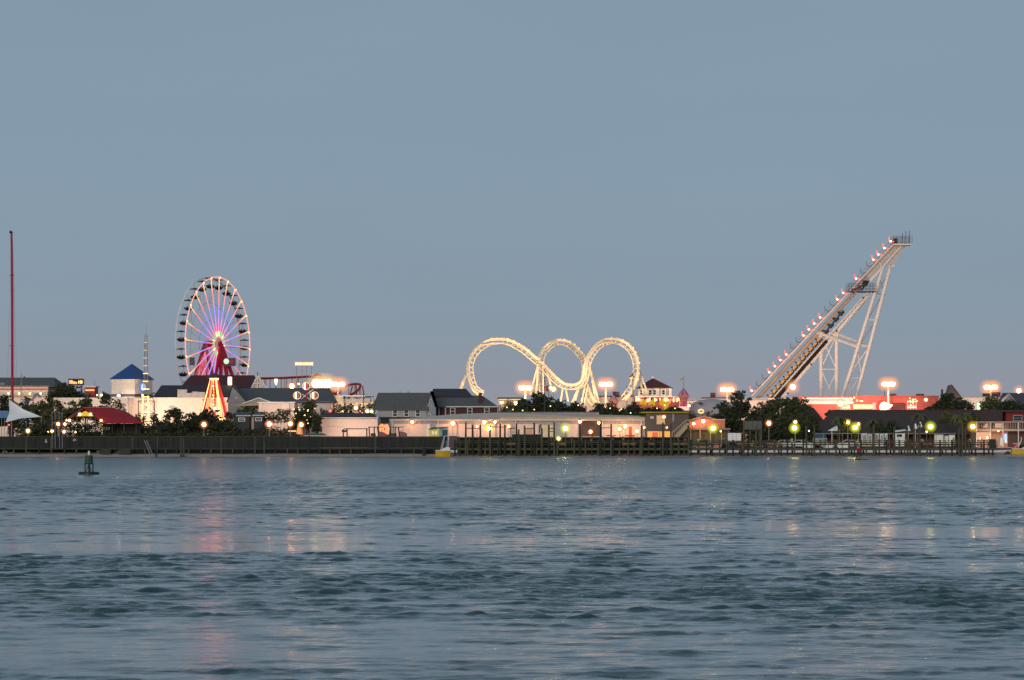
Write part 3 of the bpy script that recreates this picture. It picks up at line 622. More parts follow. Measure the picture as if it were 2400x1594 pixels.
# sign with frame and small lit shops
Y = 610
t = thing('roof_sign', 'black framed sign glowing red and orange above the dark tree on the left', 'sign', (X(178, Y), Y, GZ))
f_ = MB().pb(160, 197, 887.5, 890, Y, .2).pb(160, 197, 901, 903, Y, .2).pb(160, 162, 890, 901, Y, .2).pb(195, 197, 890, 901, Y, .2); f_.build('frame', BLACKM, t)
MB().pb(162, 195, 890, 901, Y+.1, .08).build('panel', mat('sign_board', (.04, .012, .03)), t)
MB().pp([(162, 892), (168, 891), (172, 894), (181, 896), (180, 900), (163, 899)], Y+.03, .05).build('flame_emblem', glow('flame_sign', (1, .18, .05), 3.5, False), t)
for q in (184, 188, 191): MB().pb(q, q+1.6, 892, 899, Y+.04, .05).build('tube_letter', G_STRY, t)
for q in (165, 192): MB().tube([P(q, 903, Y+.1), (X(q, Y), Y+.1, GZ)], .1, 5).build('post', BLACKM, t)
Y = 605
t = bld('snack_kiosk', 'small flat kiosk lit red beside the glowing roof sign', 210, Y, 'kiosk')
walls(t, 198, 222, 908, Y, 5, REDW); MB().pb(196, 224, 904.5, 907.8, Y-.4, 5.8).build('roof', WHITE, t); MB().pb(200, 221, 913, 916, Y-.1, .08).build('light_strip', G_STRO, t)
MB().tube([P(222, 905, Y+1), P(222, 890, Y+1)], .05, 4).build('aerial', STEELG, t)
Y = 600
t = bld('utility_block', 'grey flat block with wide vents behind the row of trees on the left', 165, Y)
walls(t, 132, 200, 920, Y, 5, LGREY); walls(t, 132, 155, 915, Y-.6, 4, mat('mauve_panel', (.22, .2, .22)), 'vent_housing')
for q in (158, 172, 186): window(t, q, q+11, 922, 931, Y, mull=False, fm=LGREY)
t = bld('long_store', 'long cream store wall half hidden behind the row of leafy trees', 200, 590)
walls(t, 125, 300, 934, 590, 8, CREAM); MB().pb(123, 302, 932.4, 934.4, 589.8, 8.6).build('parapet', WHITE, t)
# blue entry arch
Y = 560; t = thing('entry_arch', 'blue and white entrance arch with a raised curved hump', 'arch', (X(76, Y), Y, GZ))
o_ = [(60, 935), (75, 935), (79, 927), (83, 922), (90, 922), (96, 930), (92, 932), (89, 927), (84, 927), (80, 934), (77, 940), (66, 940), (66, 1045), (60, 1045)]
MB().pp(o_, Y, .6).build('arch_band', mat('blue_paint', (.02, .05, .22), .4), t); MB().pb(50, 60, 933, 1045, Y+.1, .5).build('pillar', WHITE, t)
# shade sail
Y = 516
t = thing('shade_sail', 'white triangular shade sail stretched between thin poles at the left edge', 'shade sail', (X(40, Y), Y, GZ))
A, B, C = P(21, 937, Y+3), P(96, 977, Y), P(13, 990, Y-2); m_ = MB(); n = 8; cen = (A+B+C)/3
idx = {}
for i in range(n+1):
    for j in range(n+1-i):
        a, b = i/n, j/n; c_ = 1-a-b; p = A*a + B*b + C*c_; pull = .55*(4*a*b*(1-c_) + 4*b*c_*(1-a) + 4*a*c_*(1-b))/1.3
        p = p + (cen-p).normalized()*min(pull, (cen-p).length*.6) if (cen-p).length > .01 else p
        idx[i, j] = len(m_.v); m_.v.append(tuple(p + Vector((0, .5*27*a*b*c_, 0))))
for i in range(n):
    for j in range(n-i):
        m_.f.append((idx[i, j], idx[i+1, j], idx[i, j+1]))
        if i+j < n-1: m_.f.append((idx[i+1, j], idx[i+1, j+1], idx[i, j+1]))
so = m_.build('canopy', SAILM, t); sm_ = so.modifiers.new('thick', 'SOLIDIFY'); sm_.thickness = .03
MB().tube([(X(20, Y), Y+3, GZ), (X(20.5, Y), Y+3, Z(915, Y))], [.11, .07], 7).build('pole', STEELG, t); MB().tube([(X(98, Y), Y, GZ), (X(97, Y), Y, Z(975, Y))], .05, 7).build('pole', STEELG, t)
t = bld('blue_awning_stall', 'bright blue flat awning on thin posts cut by the left edge', 8, 518, 'awning')
MB().pb(-25, 21, 963, 980, 518, 3).build('awning', mat('bright_blue', (.03, .16, .38), .5), t)
for q in (-10, 3, 10, 17): MB().tube([(X(q, 518), 518.3, GZ), (X(q, 518), 518.3, Z(980, 518))], .05, 5).build('post', STEELG, t)
for i, q in enumerate((122.5, 129.5, 139.5, 146)):
    t = thing('thin_pole', ['leftmost', 'second', 'third', 'rightmost'][i] + ' of four thin grey poles between the sail and the red roof', 'pole', (X(q, 504), 504, DZ), 'thin poles between the sail and the red roof')
    MB().tube([(X(q, 504), 504, DZ), (X(q-.5, 504), 504, Z(968+i % 2*2, 504))], [.06, .045], 6).build('shaft', STEELG, t); MB().ball((X(q-.5, 504), 504, Z(967+i % 2*2, 504)), .08, 6, 5).build('cap', WHITE, t)
# red roof pavilion
Y = 524
t = bld('red_roof_pavilion', 'open restaurant pavilion with a long red canvas roof and lit yellow gable', 240, Y, 'pavilion')
r_ = MB(); ym = Y+4; r_.plate([P(238, 991, Y), P(336, 991, Y), P(300, 967, ym), P(264, 955, ym+.2), P(195, 955, ym+.2), P(224, 974, Y+1)], .12)
r_.plate([P(150, 984, Y+1), P(172, 975, Y+.5), P(198, 957, ym), P(195, 955, ym+.2), P(180, 964, ym)], .1)
r_.build('roof', REDROOF, t)
MB().plate([P(195, 954.3, ym), P(266, 954.3, ym), P(266, 954.3, ym+.5), P(195, 954.3, ym+.5)], .12).build('ridge_trim', mat('pink_trim', (.5, .12, .12)), t)
MB().pp([(178, 975.5), (221, 975.5), (200, 963)], Y+.6, .1).build('gable_panel', mat('yellow_gable', (.65, .42, .05), emit=(1, .6, .08), es=.22), t)
MB().pb(178, 240, 976, 978, Y+1, .3).build('beam', WOODD, t)
for q in (180, 204, 222, 236, 262, 290, 318): MB().pb(q, q+2, 977 if q < 238 else 991, 1046, Y+1.2, .2).build('post', WOOD, t)
MB().pb(178, 236, 1012, 1046, Y+5, .3).build('back_wall', WOODD, t); MB().pb(240, 330, 993, 1046, Y+5, .3).build('back_wall', FENCEM, t)
MB().pb(233, 240, 986, 1000, Y+1.1, .15).build('lit_panel', G_WIN, t)
for i in range(3): MB().pp([(240+i*6, 1008), (243+i*6, 1008), (246+i*6, 1001), (243+i*6, 1001)], Y+1.5, .1).build('slanted_board', TAN, t)
for (a, b, gm, r_, lb) in ((187, 971, G_YEL, .26, 'white bulb at the left of the yellow gable'), (212, 971, G_YEL, .26, 'white bulb at the right of the yellow gable'), (237, 986, G_YEL, .24, 'warm bulb below the corner of the red canvas roof'), (156, 986, G_YEL, .18, 'left of two close warm bulbs under the dark left slope of the red pavilion'), (163, 985.5, G_YEL, .24, 'right of two close warm bulbs under the dark left slope of the red pavilion')):
    lamp(a, b, Y, lb, 'bulb', gm, r_)
for (a, b, gm, r_, lb) in ((65.6, 1010, G_YEL, .33, 'round cream lantern glowing in the dark below the white sail'), (136.5, 994, G_SOD, .32, 'larger orange lantern between the thin poles, upper left'), (152, 994, G_SODS, .26, 'orange lantern right of the thin poles, upper right'), (150, 1012, G_SODS, .27, 'pink-white lantern right of the thin poles, lower right'), (122, 1010.5, G_YEL, .24, 'cream lantern beside the leftmost thin pole'), (21, 996, G_RED, .14, 'tiny red lamp under the left corner of the sail'), (113, 1012, G_YEL, .1, 'tiny yellow lantern left of the thin poles'), (177, 1013, G_YEL, .13, 'tiny white lantern above the person in pink')):
    lamp(a, b, 507, lb, 'post' if r_ > .2 else 'bulb', gm, r_)
person(108, 1050, 504, 'person in a white shirt walking on the boardwalk left of the thin poles', 'walk', (.7, .7, .72), (.03, .03, .04), 1.4, zb=DZ)
person(174, 1050, 504, 'person in a pale pink shirt leaning on the boardwalk fence before the red pavilion', 'lean', (.8, .4, .42), (.03, .03, .04), .4, zb=DZ+.2)
# ------------------------------------------------------------------ white tower with blue pyramid roof
Y = 600
t = bld('clock_tower_building', 'white square tower with a dark blue pyramid roof and a round clock', 303, Y)
xa, xm, xb = X(259, Y), X(316, Y), X(350, Y); 
b_ = MB(); zt, zb_ = Z(888, Y), GZ-.05; q = [(xa, Y+1.2), (xm, Y), (xb, Y+5.2), (xa+(xb-xm), Y+6.4)]
def ring(mb, q, z0, z1, grow=0):
    cx_ = sum(a for a, _ in q)/4; cy_ = sum(b for _, b in q)/4; g_ = [(cx_+(a-cx_)*(1+grow), cy_+(b-cy_)*(1+grow)) for a, b in q]; n0 = len(mb.v)
    mb.v += [(a, b, z0) for a, b in g_] + [(a, b, z1) for a, b in g_]
    mb.f += [(n0, n0+1, n0+2, n0+3), (n0+4, n0+5, n0+6, n0+7)] + [(n0+i, n0+(i+1) % 4, n0+4+(i+1) % 4, n0+4+i) for i in range(4)]
ring(b_, q, zb_, zt); b_.build('wall', CREAM, t)
c_ = MB(); ring(c_, q, Z(932, Y), Z(930, Y), .06); c_.build('cornice', WHITE, t)
c_ = MB(); ring(c_, q, Z(929.9, Y), Z(923.5, Y), .02); c_.build('ledge_band', TAUPE, t)
c_ = MB(); ring(c_, q, Z(889.5, Y), Z(888, Y), .05); c_.build('eave', WHITE, t)
rf = MB(); cx_ = sum(a for a, _ in q)/4; cy_ = sum(b for _, b in q)/4; g_ = [(cx_+(a-cx_)*1.09, cy_+(b-cy_)*1.09) for a, b in q]
for i in range(4): rf.plate([(*g_[i], Z(887.9, Y)), (*g_[(i+1) % 4], Z(887.9, Y)), (cx_, cy_, Z(852, Y+2))], .08)
rf.build('roof', BLUE, t)
mid = Vector(((xm*.55+xb*.45), (Y+Y+5.2)/2-.35, Z(907, Y))); dirn = Vector((xb-xm, 5.2, 0)).normalized(); nn = Vector((dirn.y, -dirn.x, 0))
def disc(c, nn, r, th, n=22):
    mb = MB(); uu = nn.cross(Vector((0, 0, 1))).normalized(); b = len(mb.v)
    for s_ in (0, th):
        for i in range(n): a = 2*math.pi*i/n; p = c + nn*s_ + (uu*math.cos(a)+Vector((0, 0, 1))*math.sin(a))*r; mb.v.append(tuple(p))
    mb.f.append(tuple(range(n))); mb.f.append(tuple(range(n, 2*n)))
    for i in range(n): mb.f.append((i, (i+1) % n, n+(i+1) % n, n+i))
    return mb
ck = disc(mid+nn*.02, nn, 1.05, .12).build('clock', mat('blue_clock_rim', (.03, .08, .4), emit=(.1, .25, 1), es=.6, sample=False), t); disc(mid+nn*.145, nn, .8, .03).build('dial', glow('clock_dial', (.75, .85, 1), .9, False), ck)
lamp(278, 927, Y-.8, 'white cone floodlight on the ledge of the blue roofed tower', 'wall', glow('cool_floodlight', (1, .85, .8), 45), .3)
MB().tube([P(278, 930, Y-.5), P(278, 921, Y-.5)], [.45, .05], 8).build('cone', glow('cone_light', (.9, .9, 1), 1.2, False), t)
lamp(334, 926, Y-.4, 'small yellow wash lamp below the clock face of the tower', 'wall', G_YEL, .16)
lamp(238, 926, 586, 'yellow lamp left of the blue roofed tower, the brighter of two', 'wall', G_YEL, .3); lamp(227.5, 926, 586, 'yellow lamp left of the blue roofed tower, the dimmer of two', 'wall', G_YEL, .15)
# low wing
Y = 596
t = bld('cream_wing_building', 'long cream wall with a dark navy hipped roof behind the pine trees', 450, Y)
walls(t, 256, 545, 933.5, Y, 8, CREAM); r_ = MB(); gable_x(r_, 358, 560, 903, 932, Y+.5, 9, hip=14); r_.build('roof', SHINGD, t)
MB().pb(360, 545, 931.8, 933.3, Y-.25, .3).build('gutter', WHITE, t)
for (a, b, y0) in ((416, 438, 913), (438, 450, 921), (450, 466, 918), (466, 480, 919)): MB().pb(a, b, y0, 932, Y-.6, 1.8).build('roof_unit', LGREY, t)
MB().pb(396, 409, 951, 957, Y-.1, .08).build('vent', LGREY, t); MB().pb(475, 480, 936, 939, Y-.1, .08).build('vent', DGREY, t)
t = bld('billboard_frame', 'thin dark steel frame standing against the cream wall behind the lit lattice tower', 343, 590, 'frame')
for (a, b, c, d) in ((323, 325, 939, 1045), (361, 363, 939, 1045), (325, 361, 939, 941), (325, 361, 969, 970.5)): MB().pb(a, b, c, d, 590, .2).build('bar', STEELR, t)
for (a, b) in (((325, 969), (361, 941)), ((361, 969), (325, 941))): MB().tube([P(*a, 590.1), P(*b, 590.1)], .05, 4).build('brace', STEELR, t)
t = thing('roof_antenna', 'short dark t-shaped fixture rising beside the navy roof', 'antenna', (X(359, 594), 594, GZ)); MB().tube([(X(359, 594), 594, GZ), P(359, 921, 594)], .06, 5).build('mast', BLACKM, t); MB().pb(354, 364, 920, 923, 594, .3).build('head', BLACKM, t)
# ------------------------------------------------------------------ lit lattice tower
Y = 556
t = thing('lattice_tower', 'tall thin lattice ride tower with yellow lit rungs left of the wheel', 'tower', (X(342, Y), Y, GZ)); 
def wdt(py): return 2.2 + (py-785)/(1000-785)*5.2
for s1, s2 in ((-1, -1), (1, -1), (1, 1), (-1, 1)):
    MB().tube([(X(342+s1*wdt(1000)*1.05, Y), Y+s2*.5, GZ), (X(342+s1*wdt(785), Y), Y+s2*.18, Z(785, Y))], .05, 5).build('leg', STEELG, t)
    if s2 < 0: MB().tube([(X(342+s1*wdt(1000)*1.05, Y), Y-.62, Z(998, Y)), (X(342+s1*wdt(928), Y), Y-.55, Z(928, Y))], .1, 5).build('light_tube', G_STRY, t)
MB().tube([(X(342, Y), Y, Z(785, Y)), (X(342.5, Y), Y, Z(758, Y))], [.06, .02], 5).build('spire', STEELG, t); MB().ball(P(341.5, 778, Y), .14, 6, 5).build('beacon', WHITE, t)
k = 0; py = 803.0
while py < 990:
    ww = wdt(py)+1.2+(2.5 if py > 900 else 0); st_ = G_STRY if py > 860 else glow('dim_tube_light', (1, .75, .3), .8, False)
    MB().box(X(342-ww, Y), X(342+ww, Y), Y-.75, Y-.65, Z(py+.8, Y), Z(py-.8, Y)).build('lit_rung', st_, t)
    q2 = py+18 if py+18 < 995 else 995
    MB().tube([(X(342-wdt(py), Y), Y-.3, Z(py, Y)), (X(342+wdt(q2), Y), Y-.4, Z(q2, Y))], .03, 4).tube([(X(342+wdt(py), Y), Y-.3, Z(py, Y)), (X(342-wdt(q2), Y), Y-.4, Z(q2, Y))], .03, 4).build('brace', STEELG, t)
    py += 18.2
# ------------------------------------------------------------------ maroon roof hall with white A gable
Y = 612
t = bld('wheel_station_hall', 'dark maroon roofed hall in front of the wheel with a white timber gable', 515, Y)
walls(t, 430, 606, 908, Y, 10, MWALL); r_ = MB(); gable_x(r_, 424, 606, 879.5, 907, Y, 11, hip=16); r_.build('roof', MAROON, t)
g_ = MB(); 
for (a, b, c, d) in ((604, 881, 590, 910), (604, 881, 624, 910)): g_.tube([P(a, b, Y-1), P(c, d, Y-1)], .22, 5)
g_.box(X(595, Y), X(614, Y), Y-1.1, Y-.9, Z(900, Y), Z(898.5, Y)); g_.tube([P(604, 884, Y-1), P(604, 910, Y-1)], .13, 5); g_.build('gable_truss', WHITE, t)
MB().pp([(604, 884), (592, 909), (617, 909)], Y-.7, .2).build('gable_panel', CREAM, t); MB().tube([P(604, 883, Y-.9), P(604, 872, Y-.9)], .1, 5).build('spire', BLACKM, t)
t = thing('lantern_sign', 'tall glowing yellow-white lantern sign before the maroon roof', 'sign', (X(538, 600), 600, GZ))
MB().pb(534.5, 542.5, 884, 902, 600, .5).build('light_box', glow('lantern_glow', (1, .72, .38), 7), t); MB().pb(534, 543, 882.6, 883.9, 599.8, .9).build('cap', REDP, t); MB().tube([P(538.5, 902, 600.2), (X(538.5, 600), 600.2, GZ)], .1, 5).build('post', REDP, t)
# grey houses right of it
Y = 585
t = bld('steep_grey_house', 'narrow grey house with a steep front gable behind the lit cone ride', 552, Y, 'house')
gwalls(t, 534, 578, 545, 905, 940, Y, 7, GREYW); r_ = MB(); gable_y(r_, 531, 578, 545, 903, 942, Y, 7.2); r_.build('roof', SLATE, t); window(t, 551, 556, 931, 936, Y)
Y = 588
t = bld('long_slate_hall', 'long hall with a slate grey roof between the steep house and the floodlights', 660, Y)
walls(t, 556, 775, 941, Y, 10, PINKW); r_ = MB(); gable_x(r_, 540, 786, 909.5, 943, Y, 12, hip=18); r_.build('roof', SLATE, t)
Y = 580
t = bld('porch_bungalow', 'low beige bungalow with a wide shallow gable below the slate roof', 606, Y, 'house')
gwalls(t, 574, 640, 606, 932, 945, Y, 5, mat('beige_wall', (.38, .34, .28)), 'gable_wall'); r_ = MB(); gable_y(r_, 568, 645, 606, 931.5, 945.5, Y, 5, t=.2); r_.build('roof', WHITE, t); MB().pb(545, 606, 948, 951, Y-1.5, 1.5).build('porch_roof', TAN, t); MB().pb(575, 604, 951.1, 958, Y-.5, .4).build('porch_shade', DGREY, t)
Y = 575
t = bld('white_flat_shop', 'low white flat roofed shop under the slate hall roof', 650, Y, 'shop')
walls(t, 606, 690, 945, Y, 6, PINKW); 
for (a, b) in ((607, 615), (660, 678)): MB().pb(a, b, 943, 958, Y-.4, .38).build('pilaster', CREAM, t)
MB().pb(603, 692, 942, 944.6, Y-.3, 6.5).build('parapet', WHITE, t)
Y = 552
for i, (a, b, yt, lb) in enumerate(((545, 588, 974, 'small white trimmed cabin roof half hidden in the dark bushes, left of two'), (592, 620, 973, 'small white trimmed cabin roof half hidden in the dark bushes, right of two'))):
    t = bld('bush_cabin', lb, (a+b)/2, Y, 'cabin'); walls(t, a+3, b-3, yt+3, Y, 4, DGREY); r_ = MB(); gable_x(r_, a, b, yt-8, yt, Y, 4.5, hip=6, t=.25); r_.build('roof', SLATE, t); MB().pb(a, b, yt-.4, yt+1.4, Y-.5, .2).build('fascia', WHITE, t); window(t, (a+b)/2-8, (a+b)/2+8, yt+5, yt+14, Y)

# ================================================================== the big wheel
Y = 640.0
hub = Vector((X(500.5, Y), Y, Z(807, Y))); e1 = Vector((.385, .923, 0)); ez = Vector((0, 0, 1)); nW = Vector((.923, -.385, 0)); RW = S(157, Y); WH = 1.21
whl = thing('ferris_wheel', 'tall ferris wheel with rainbow lit spokes and dark gondolas', 'ferris wheel', (hub.x, hub.y, GZ))
def wp(a, r, off): return hub + (e1*math.sin(a) + ez*math.cos(a))*r + nW*off
def spoke_mat(name, stops, s):
    m = mat(name, (.4, .4, .4), .5, .02, 1, 0, emit=(1, 1, 1), es=s, sample=False); t = m.node_tree; b = t.nodes['Principled BSDF']
    tcn = t.nodes.new('ShaderNodeTexCoord'); vl = t.nodes.new('ShaderNodeVectorMath'); vl.operation = 'LENGTH'; t.links.new(tcn.outputs['Object'], vl.inputs[0])
    mr_ = t.nodes.new('ShaderNodeMapRange'); mr_.inputs['From Max'].default_value = RW; t.links.new(vl.outputs['Value'], mr_.inputs[0])
    r = t.nodes.new('ShaderNodeValToRGB'); t.links.new(mr_.outputs[0], r.inputs[0]); e = r.color_ramp.elements
    while len(e) < len(stops): e.new(.5)
    for q, (p, c) in zip(e, stops): q.position = p; q.color = (*c, 1)
    t.links.new(r.outputs[0], b.inputs['Emission Color']); return m
SPK = spoke_mat('rainbow_spoke_light', [(0, (1, .18, .4)), (.22, (1, .14, .42)), (.34, (.8, .14, .8)), (.44, (.28, .16, 1)), (.55, (.34, .2, 1)), (.64, (1, .14, .3)), (.78, (1, .16, .12)), (.87, (1, .5, .14)), (1, (1, .7, .28))], 1.15)
RIMM = spoke_mat('rim_light', [(0, (1, .3, .2)), (1, (1, .27, .2))], 1.1)
NSP = 24
def rim(off, r, tr, nm, m, par=whl):
    mb = MB(); pts = [wp(2*math.pi*i/96, r, off) for i in range(97)]; mb.tube(pts, tr, 5, False); return mb.build(nm, m, par)
rim(WH, RW, .13, 'lit_rim', RIMM); rim(-WH, RW, .19, 'pale_rim', mat('bright_white_steel', (.85, .82, .8), .4, .05)); rim(-WH*.2, RW*.95, .04, 'inner_ring', STEELW)
for rr_ in (.62, .35): rim(-WH*.6, RW*rr_, .035, 'cable_ring', STEELG)
org = hub + nW*WH
for i in range(NSP):
    a = 2*math.pi*(i+.12)/NSP
    MB().tube([org + (wp(a, 1.0, WH)-org)*1.6, wp(a, RW, WH)], .12, 6).build('lit_spoke', SPK, whl, origin=tuple(org)).matrix_parent_inverse = Matrix.Translation(-Vector(whl.location))
    MB().tube([wp(a, .6, -WH), wp(a, RW, -WH)], .035, 4).build('back_spoke', STEELW, whl)
    MB().tube([wp(a, RW*.98, -WH), wp(a, RW*.98, WH)], .05, 5).build('axle_bar', STEELW, whl)
    if i % 2 == 0: MB().tube([wp(a, RW*.62, -WH), wp(a, RW, WH)], .03, 4).build('cross_tie', STEELG, whl)
    MB().tube([wp(a+.02, RW*1.0-.25, WH+.05), wp(a+.02, RW+.15, WH+.05)], .11, 5).build('joint', G_STRY, whl)
for i in range(30):
    a = 2*math.pi*i/30
    MB().tube([wp(a, 1.9, WH+.12), wp(a, 3.0, WH+.12)], .085, 4).build('hub_light', G_GRN if i % 4 else G_STRY, whl)
MB().tube([hub - nW*2.2, hub + nW*1.9], [.7, .7], 12).build('hub_drum', REDP, whl); disc(hub+nW*(WH+.15), nW, 1.5, .1).build('hub_plate', mat('hub_pink', (.6, .35, .3), emit=(1, .5, .4), es=.25, sample=False), whl)
gx = None
for i in range(NSP):
    a = 2*math.pi*(i+.62)/NSP; p = wp(a, RW*.985, 0)
    c_ = MB().lathe((0, 0, 0), [(1.08, -.16), (1.0, -.02), (.45, .1), (.12, .22)], 14); u_ = MB().lathe((0, 0, 0), [(.35, -2.35), (.75, -2.2), (.98, -1.85), (1.02, -1.62), (.9, -1.6)], 14)
    if gx is None:
        gx = u_.build('gondola', NAVY, whl, local=True); cc = c_.build('gondola_canopy', NAVY, gx, local=True)
        MB().tube([(0, 0, -2.2), (0, 0, 0)], .05, 5).build('gondola_post', STEELG, gx, local=True)
        if True: rd = MB().ball((.35, .1, -1.45), .17, 6, 5).ball((-.3, .1, -1.42), .16, 6, 5).build('rider_heads', BLACKM, gx, local=True)
        gx.matrix_parent_inverse = Matrix.Translation(-Vector(whl.location)); gx.location = p
    else:
        o = gx.copy(); col.objects.link(o); o.location = p
        for ch in list(gx.children): d = ch.copy(); col.objects.link(d); d.parent = o
# supports: two A frames of red box legs
def leg(a, b, r0, r1, nm='support_leg', m=REDP, par=whl): return MB().tube([a, b], [r0, r1], 4).build(nm, m, par)
fr, bk = hub+nW*2.0, hub-nW*2.3
for k, s_ in ((fr, 1), (bk, -1)):
    for dx, dy in ((-5.2, -4.5), (-1.4, -2), (2.8, 2.5), (6.6, 6.0)):
        leg(k, Vector((k.x+dx+s_*1.2, k.y+dy*.8-s_*1, GZ)), .42, .5)
    for f in (.35, .6, .8):
        a = k.lerp(Vector((k.x-5.2+s_*1.2, k.y-3.6-s_, GZ)), f); b = k.lerp(Vector((k.x+6.6+s_*1.2, k.y+4.8-s_, GZ)), f); leg(a, b, .12, .12, 'brace')
for j in range(9):                                     # pink lit tubes on the rear support
    f = j/8; b = Vector((bk.x-6.2+10*f, bk.y-4, GZ+2)); MB().tube([bk+Vector((0, 0, -.8)), b], .055, 4).build('support_light', G_STRP, whl)
MB().pb(525.5, 552, 839, 858, Y-3, .5).build('sign_box', BLACKM, whl); disc(P(530.5, 847, Y-3.1), Vector((0, -1, 0)), .62, .08).build('sign_emblem', glow('emblem_light', (.75, 1, .7), .9, False), whl)
disc(P(543, 848, Y-3.03), Vector((0, -1, 0)), .42, .05).build('sign_emblem', mat('sign_red', (.2, .01, .02), emit=(1, .05, .08), es=.2), whl)
MB().pb(444, 456, 838, 856, Y+4, .4).build('control_box', BLACKM, whl)
# ------------------------------------------------------------------ lit cone ride
Y = 572
t = thing('cone_ride', 'cone shaped ride of red and yellow lit poles spreading from a dark crown', 'ride', (X(502, Y), Y, GZ)); top = P(502, 884, Y)
for i in range(12):
    a = 2*math.pi*(i+.35)/12; b = Vector((top.x+math.cos(a)*4.4, Y+math.sin(a)*4.4, GZ+.5)); MB().tube([top+Vector((math.cos(a)*.6, math.sin(a)*.6, 0)), b], .17, 5).build('pole', mat('lit_red_pole', (.6, .03, .03), emit=(1, .07, .05), es=.35), t)
    if i % 2 == 0: MB().tube([top+Vector((math.cos(a)*.65, math.sin(a)*.65-.22, -.2)), top.lerp(b, .8)+Vector((0, -.25, 0))], .10, 5).build('light_tube', G_STRY if i % 4 else G_STRO, t)
MB().tube([top, (top.x, Y, GZ)], .3, 7).build('centre_mast', mat('warm_mast', (.7, .45, .3)), t)
for k in range(9): MB().ball((top.x+.12*math.sin(k*2.1), Y-.5, top.z-.6-k*.62), .2, 6, 5).build('mast_bulb', G_STRW if k < 3 else G_STRY, t)
MB().lathe(top, [(1.5, -.2), (1.6, .1), (1.0, .5), (.3, .8)], 12).build('crown', STEELR, t); MB().lathe(top, [(.75, -.9), (.95, -.25)], 10).build('crown_glow', glow('crown_lights', (1, .66, .2), 5), t)
lamp(503, 958, Y-3, 'warm work light inside the foot of the lit cone ride', 'bulb', G_YEL, .4)
# ------------------------------------------------------------------ small coaster behind the slate hall
Y = 630
t = thing('small_coaster', 'small red track coaster on pale supports lit orange by floodlights', 'roller coaster', (X(720, Y), Y, GZ))
def P3(l, Y): return [P(a, b, Y+(c if len(q) > 2 else 0)) if False else P(q[0], q[1], Y+(q[2] if len(q) > 2 else 0)) for q in l for a, b, c in [(0, 0, 0)]]
def smooth(pts, n=6):
    o = []; k = len(pts)
    for i in range(k-1):
        p0, p1, p2, p3 = pts[max(i-1, 0)], pts[i], pts[i+1], pts[min(i+2, k-1)]
        for j in range(n):
            u_ = j/n; o.append(.5*((2*p1)+(-p0+p2)*u_+(2*p0-5*p1+4*p2-p3)*u_*u_+(-p0+3*p1-3*p2+p3)*u_**3))
    return o+[pts[-1]]
TR = mat('red_track', (.45, .05, .05), .5)
segs = [[(610, 887), (660, 886), (700, 884), (735, 884), (760, 900), (775, 925), (782, 948)], [(782, 948), (786, 925), (800, 910), (820, 902), (836, 900), (845, 903), (838, 915), (815, 930)], [(735, 884), (741, 878), (750, 880), (760, 892), (790, 930)]]
for sg in segs:
    c_ = smooth(P3(sg, Y)); MB().tube(c_, .28, 5).build('track', TR, t); MB().tube([p+Vector((0, 1.1, .1)) for p in c_], .12, 4).tube([p+Vector((0, -1.0, .1)) for p in c_], .12, 4).build('rails', TR, t)
    for p in c_[2::5]: MB().tube([p, (p.x, p.y+.5, GZ)], .09, 5).build('support', TANB, t)
for q in range(620, 700, 13): MB().tube([P(q, 887, Y), (X(q, Y), Y+.4, GZ)], .11, 5).build('support', TANB, t)
for (a, b, c, d) in ((780, 945, 800, 915), (850, 905, 855, 945), (826, 905, 815, 945), (834, 903, 838, 945), (766, 925, 790, 945)): MB().tube([P(a, b, Y), P(c, d, Y)], .16, 5).build('brace', TR, t)
Y = 624
t = thing('lit_rooftop_sign', 'row of glowing orange sign letters on four tall thin poles', 'sign', (X(713, Y), Y, GZ))
for q in (695, 708, 718, 730): MB().tube([P(q, 856, Y), (X(q, Y), Y, GZ)], .06, 5).build('pole', TANB, t)
MB().pb(691, 735, 849, 850.5, Y, .3).pb(691, 735, 855, 856, Y, .3).build('frame', G_STRO, t)
for i, q in enumerate((692.5, 698, 703.5, 710, 716, 721.5, 728)): MB().pb(q, q+4, 850.8, 854.8, Y-.05, .3).build('letter', G_STRY if i % 2 else G_STRW, t)
# floodlights near there
Y = 606
t = thing('floodlight_mast', 'blinding white-hot floodlight mast beside the small red coaster', 'floodlight', (X(756, Y), Y, GZ), 'floodlight masts'); x = X(756, Y)
MB().tube([(x, Y, GZ), P(756, 899, Y)], [.25, .18], 7).build('mast', STEELW, t)
for q in (741, 748, 755, 762, 769):
    o = MB().box(X(q, Y)-.35, X(q, Y)+.35, Y-.3, Y+.3, Z(893.5, Y), Z(892, Y)).build('lamp_head', STEELG, t); MB().ball(P(q, 899, Y), .95, 10, 8).build('lens', G_HOT, o); halo_shell(P(q, 899, Y), .72, G_HOT, o)
t = lamp(792, 903, 606, 'twin headed floodlight mast just right of the blinding white one', 'twin', G_FLOOD, group='floodlight masts')
lamp(684, 905, 600, 'large orange lamp above the slate hall roof, left of the striped discs', 'post', G_SOD, .62)
lamp(700, 900, 612, 'small pale lamp between the large orange lamp and the top striped disc', 'post', G_YEL, .2)
t = thing('lit_banner', 'upright white glowing banner shape on the slate roof under the red track', 'banner', (X(646.5, 607), 607, GZ)); MB().pp([(642.5, 888), (651, 888), (650, 897), (648, 903), (646, 903), (643, 896)], 607, .15).build('banner', glow('banner_glow', (1, .8, .5), 1.6, False), t); MB().tube([P(647, 903, 607.1), (X(647, 607), 607.1, GZ)], .06, 5).build('pole', STEELG, t)
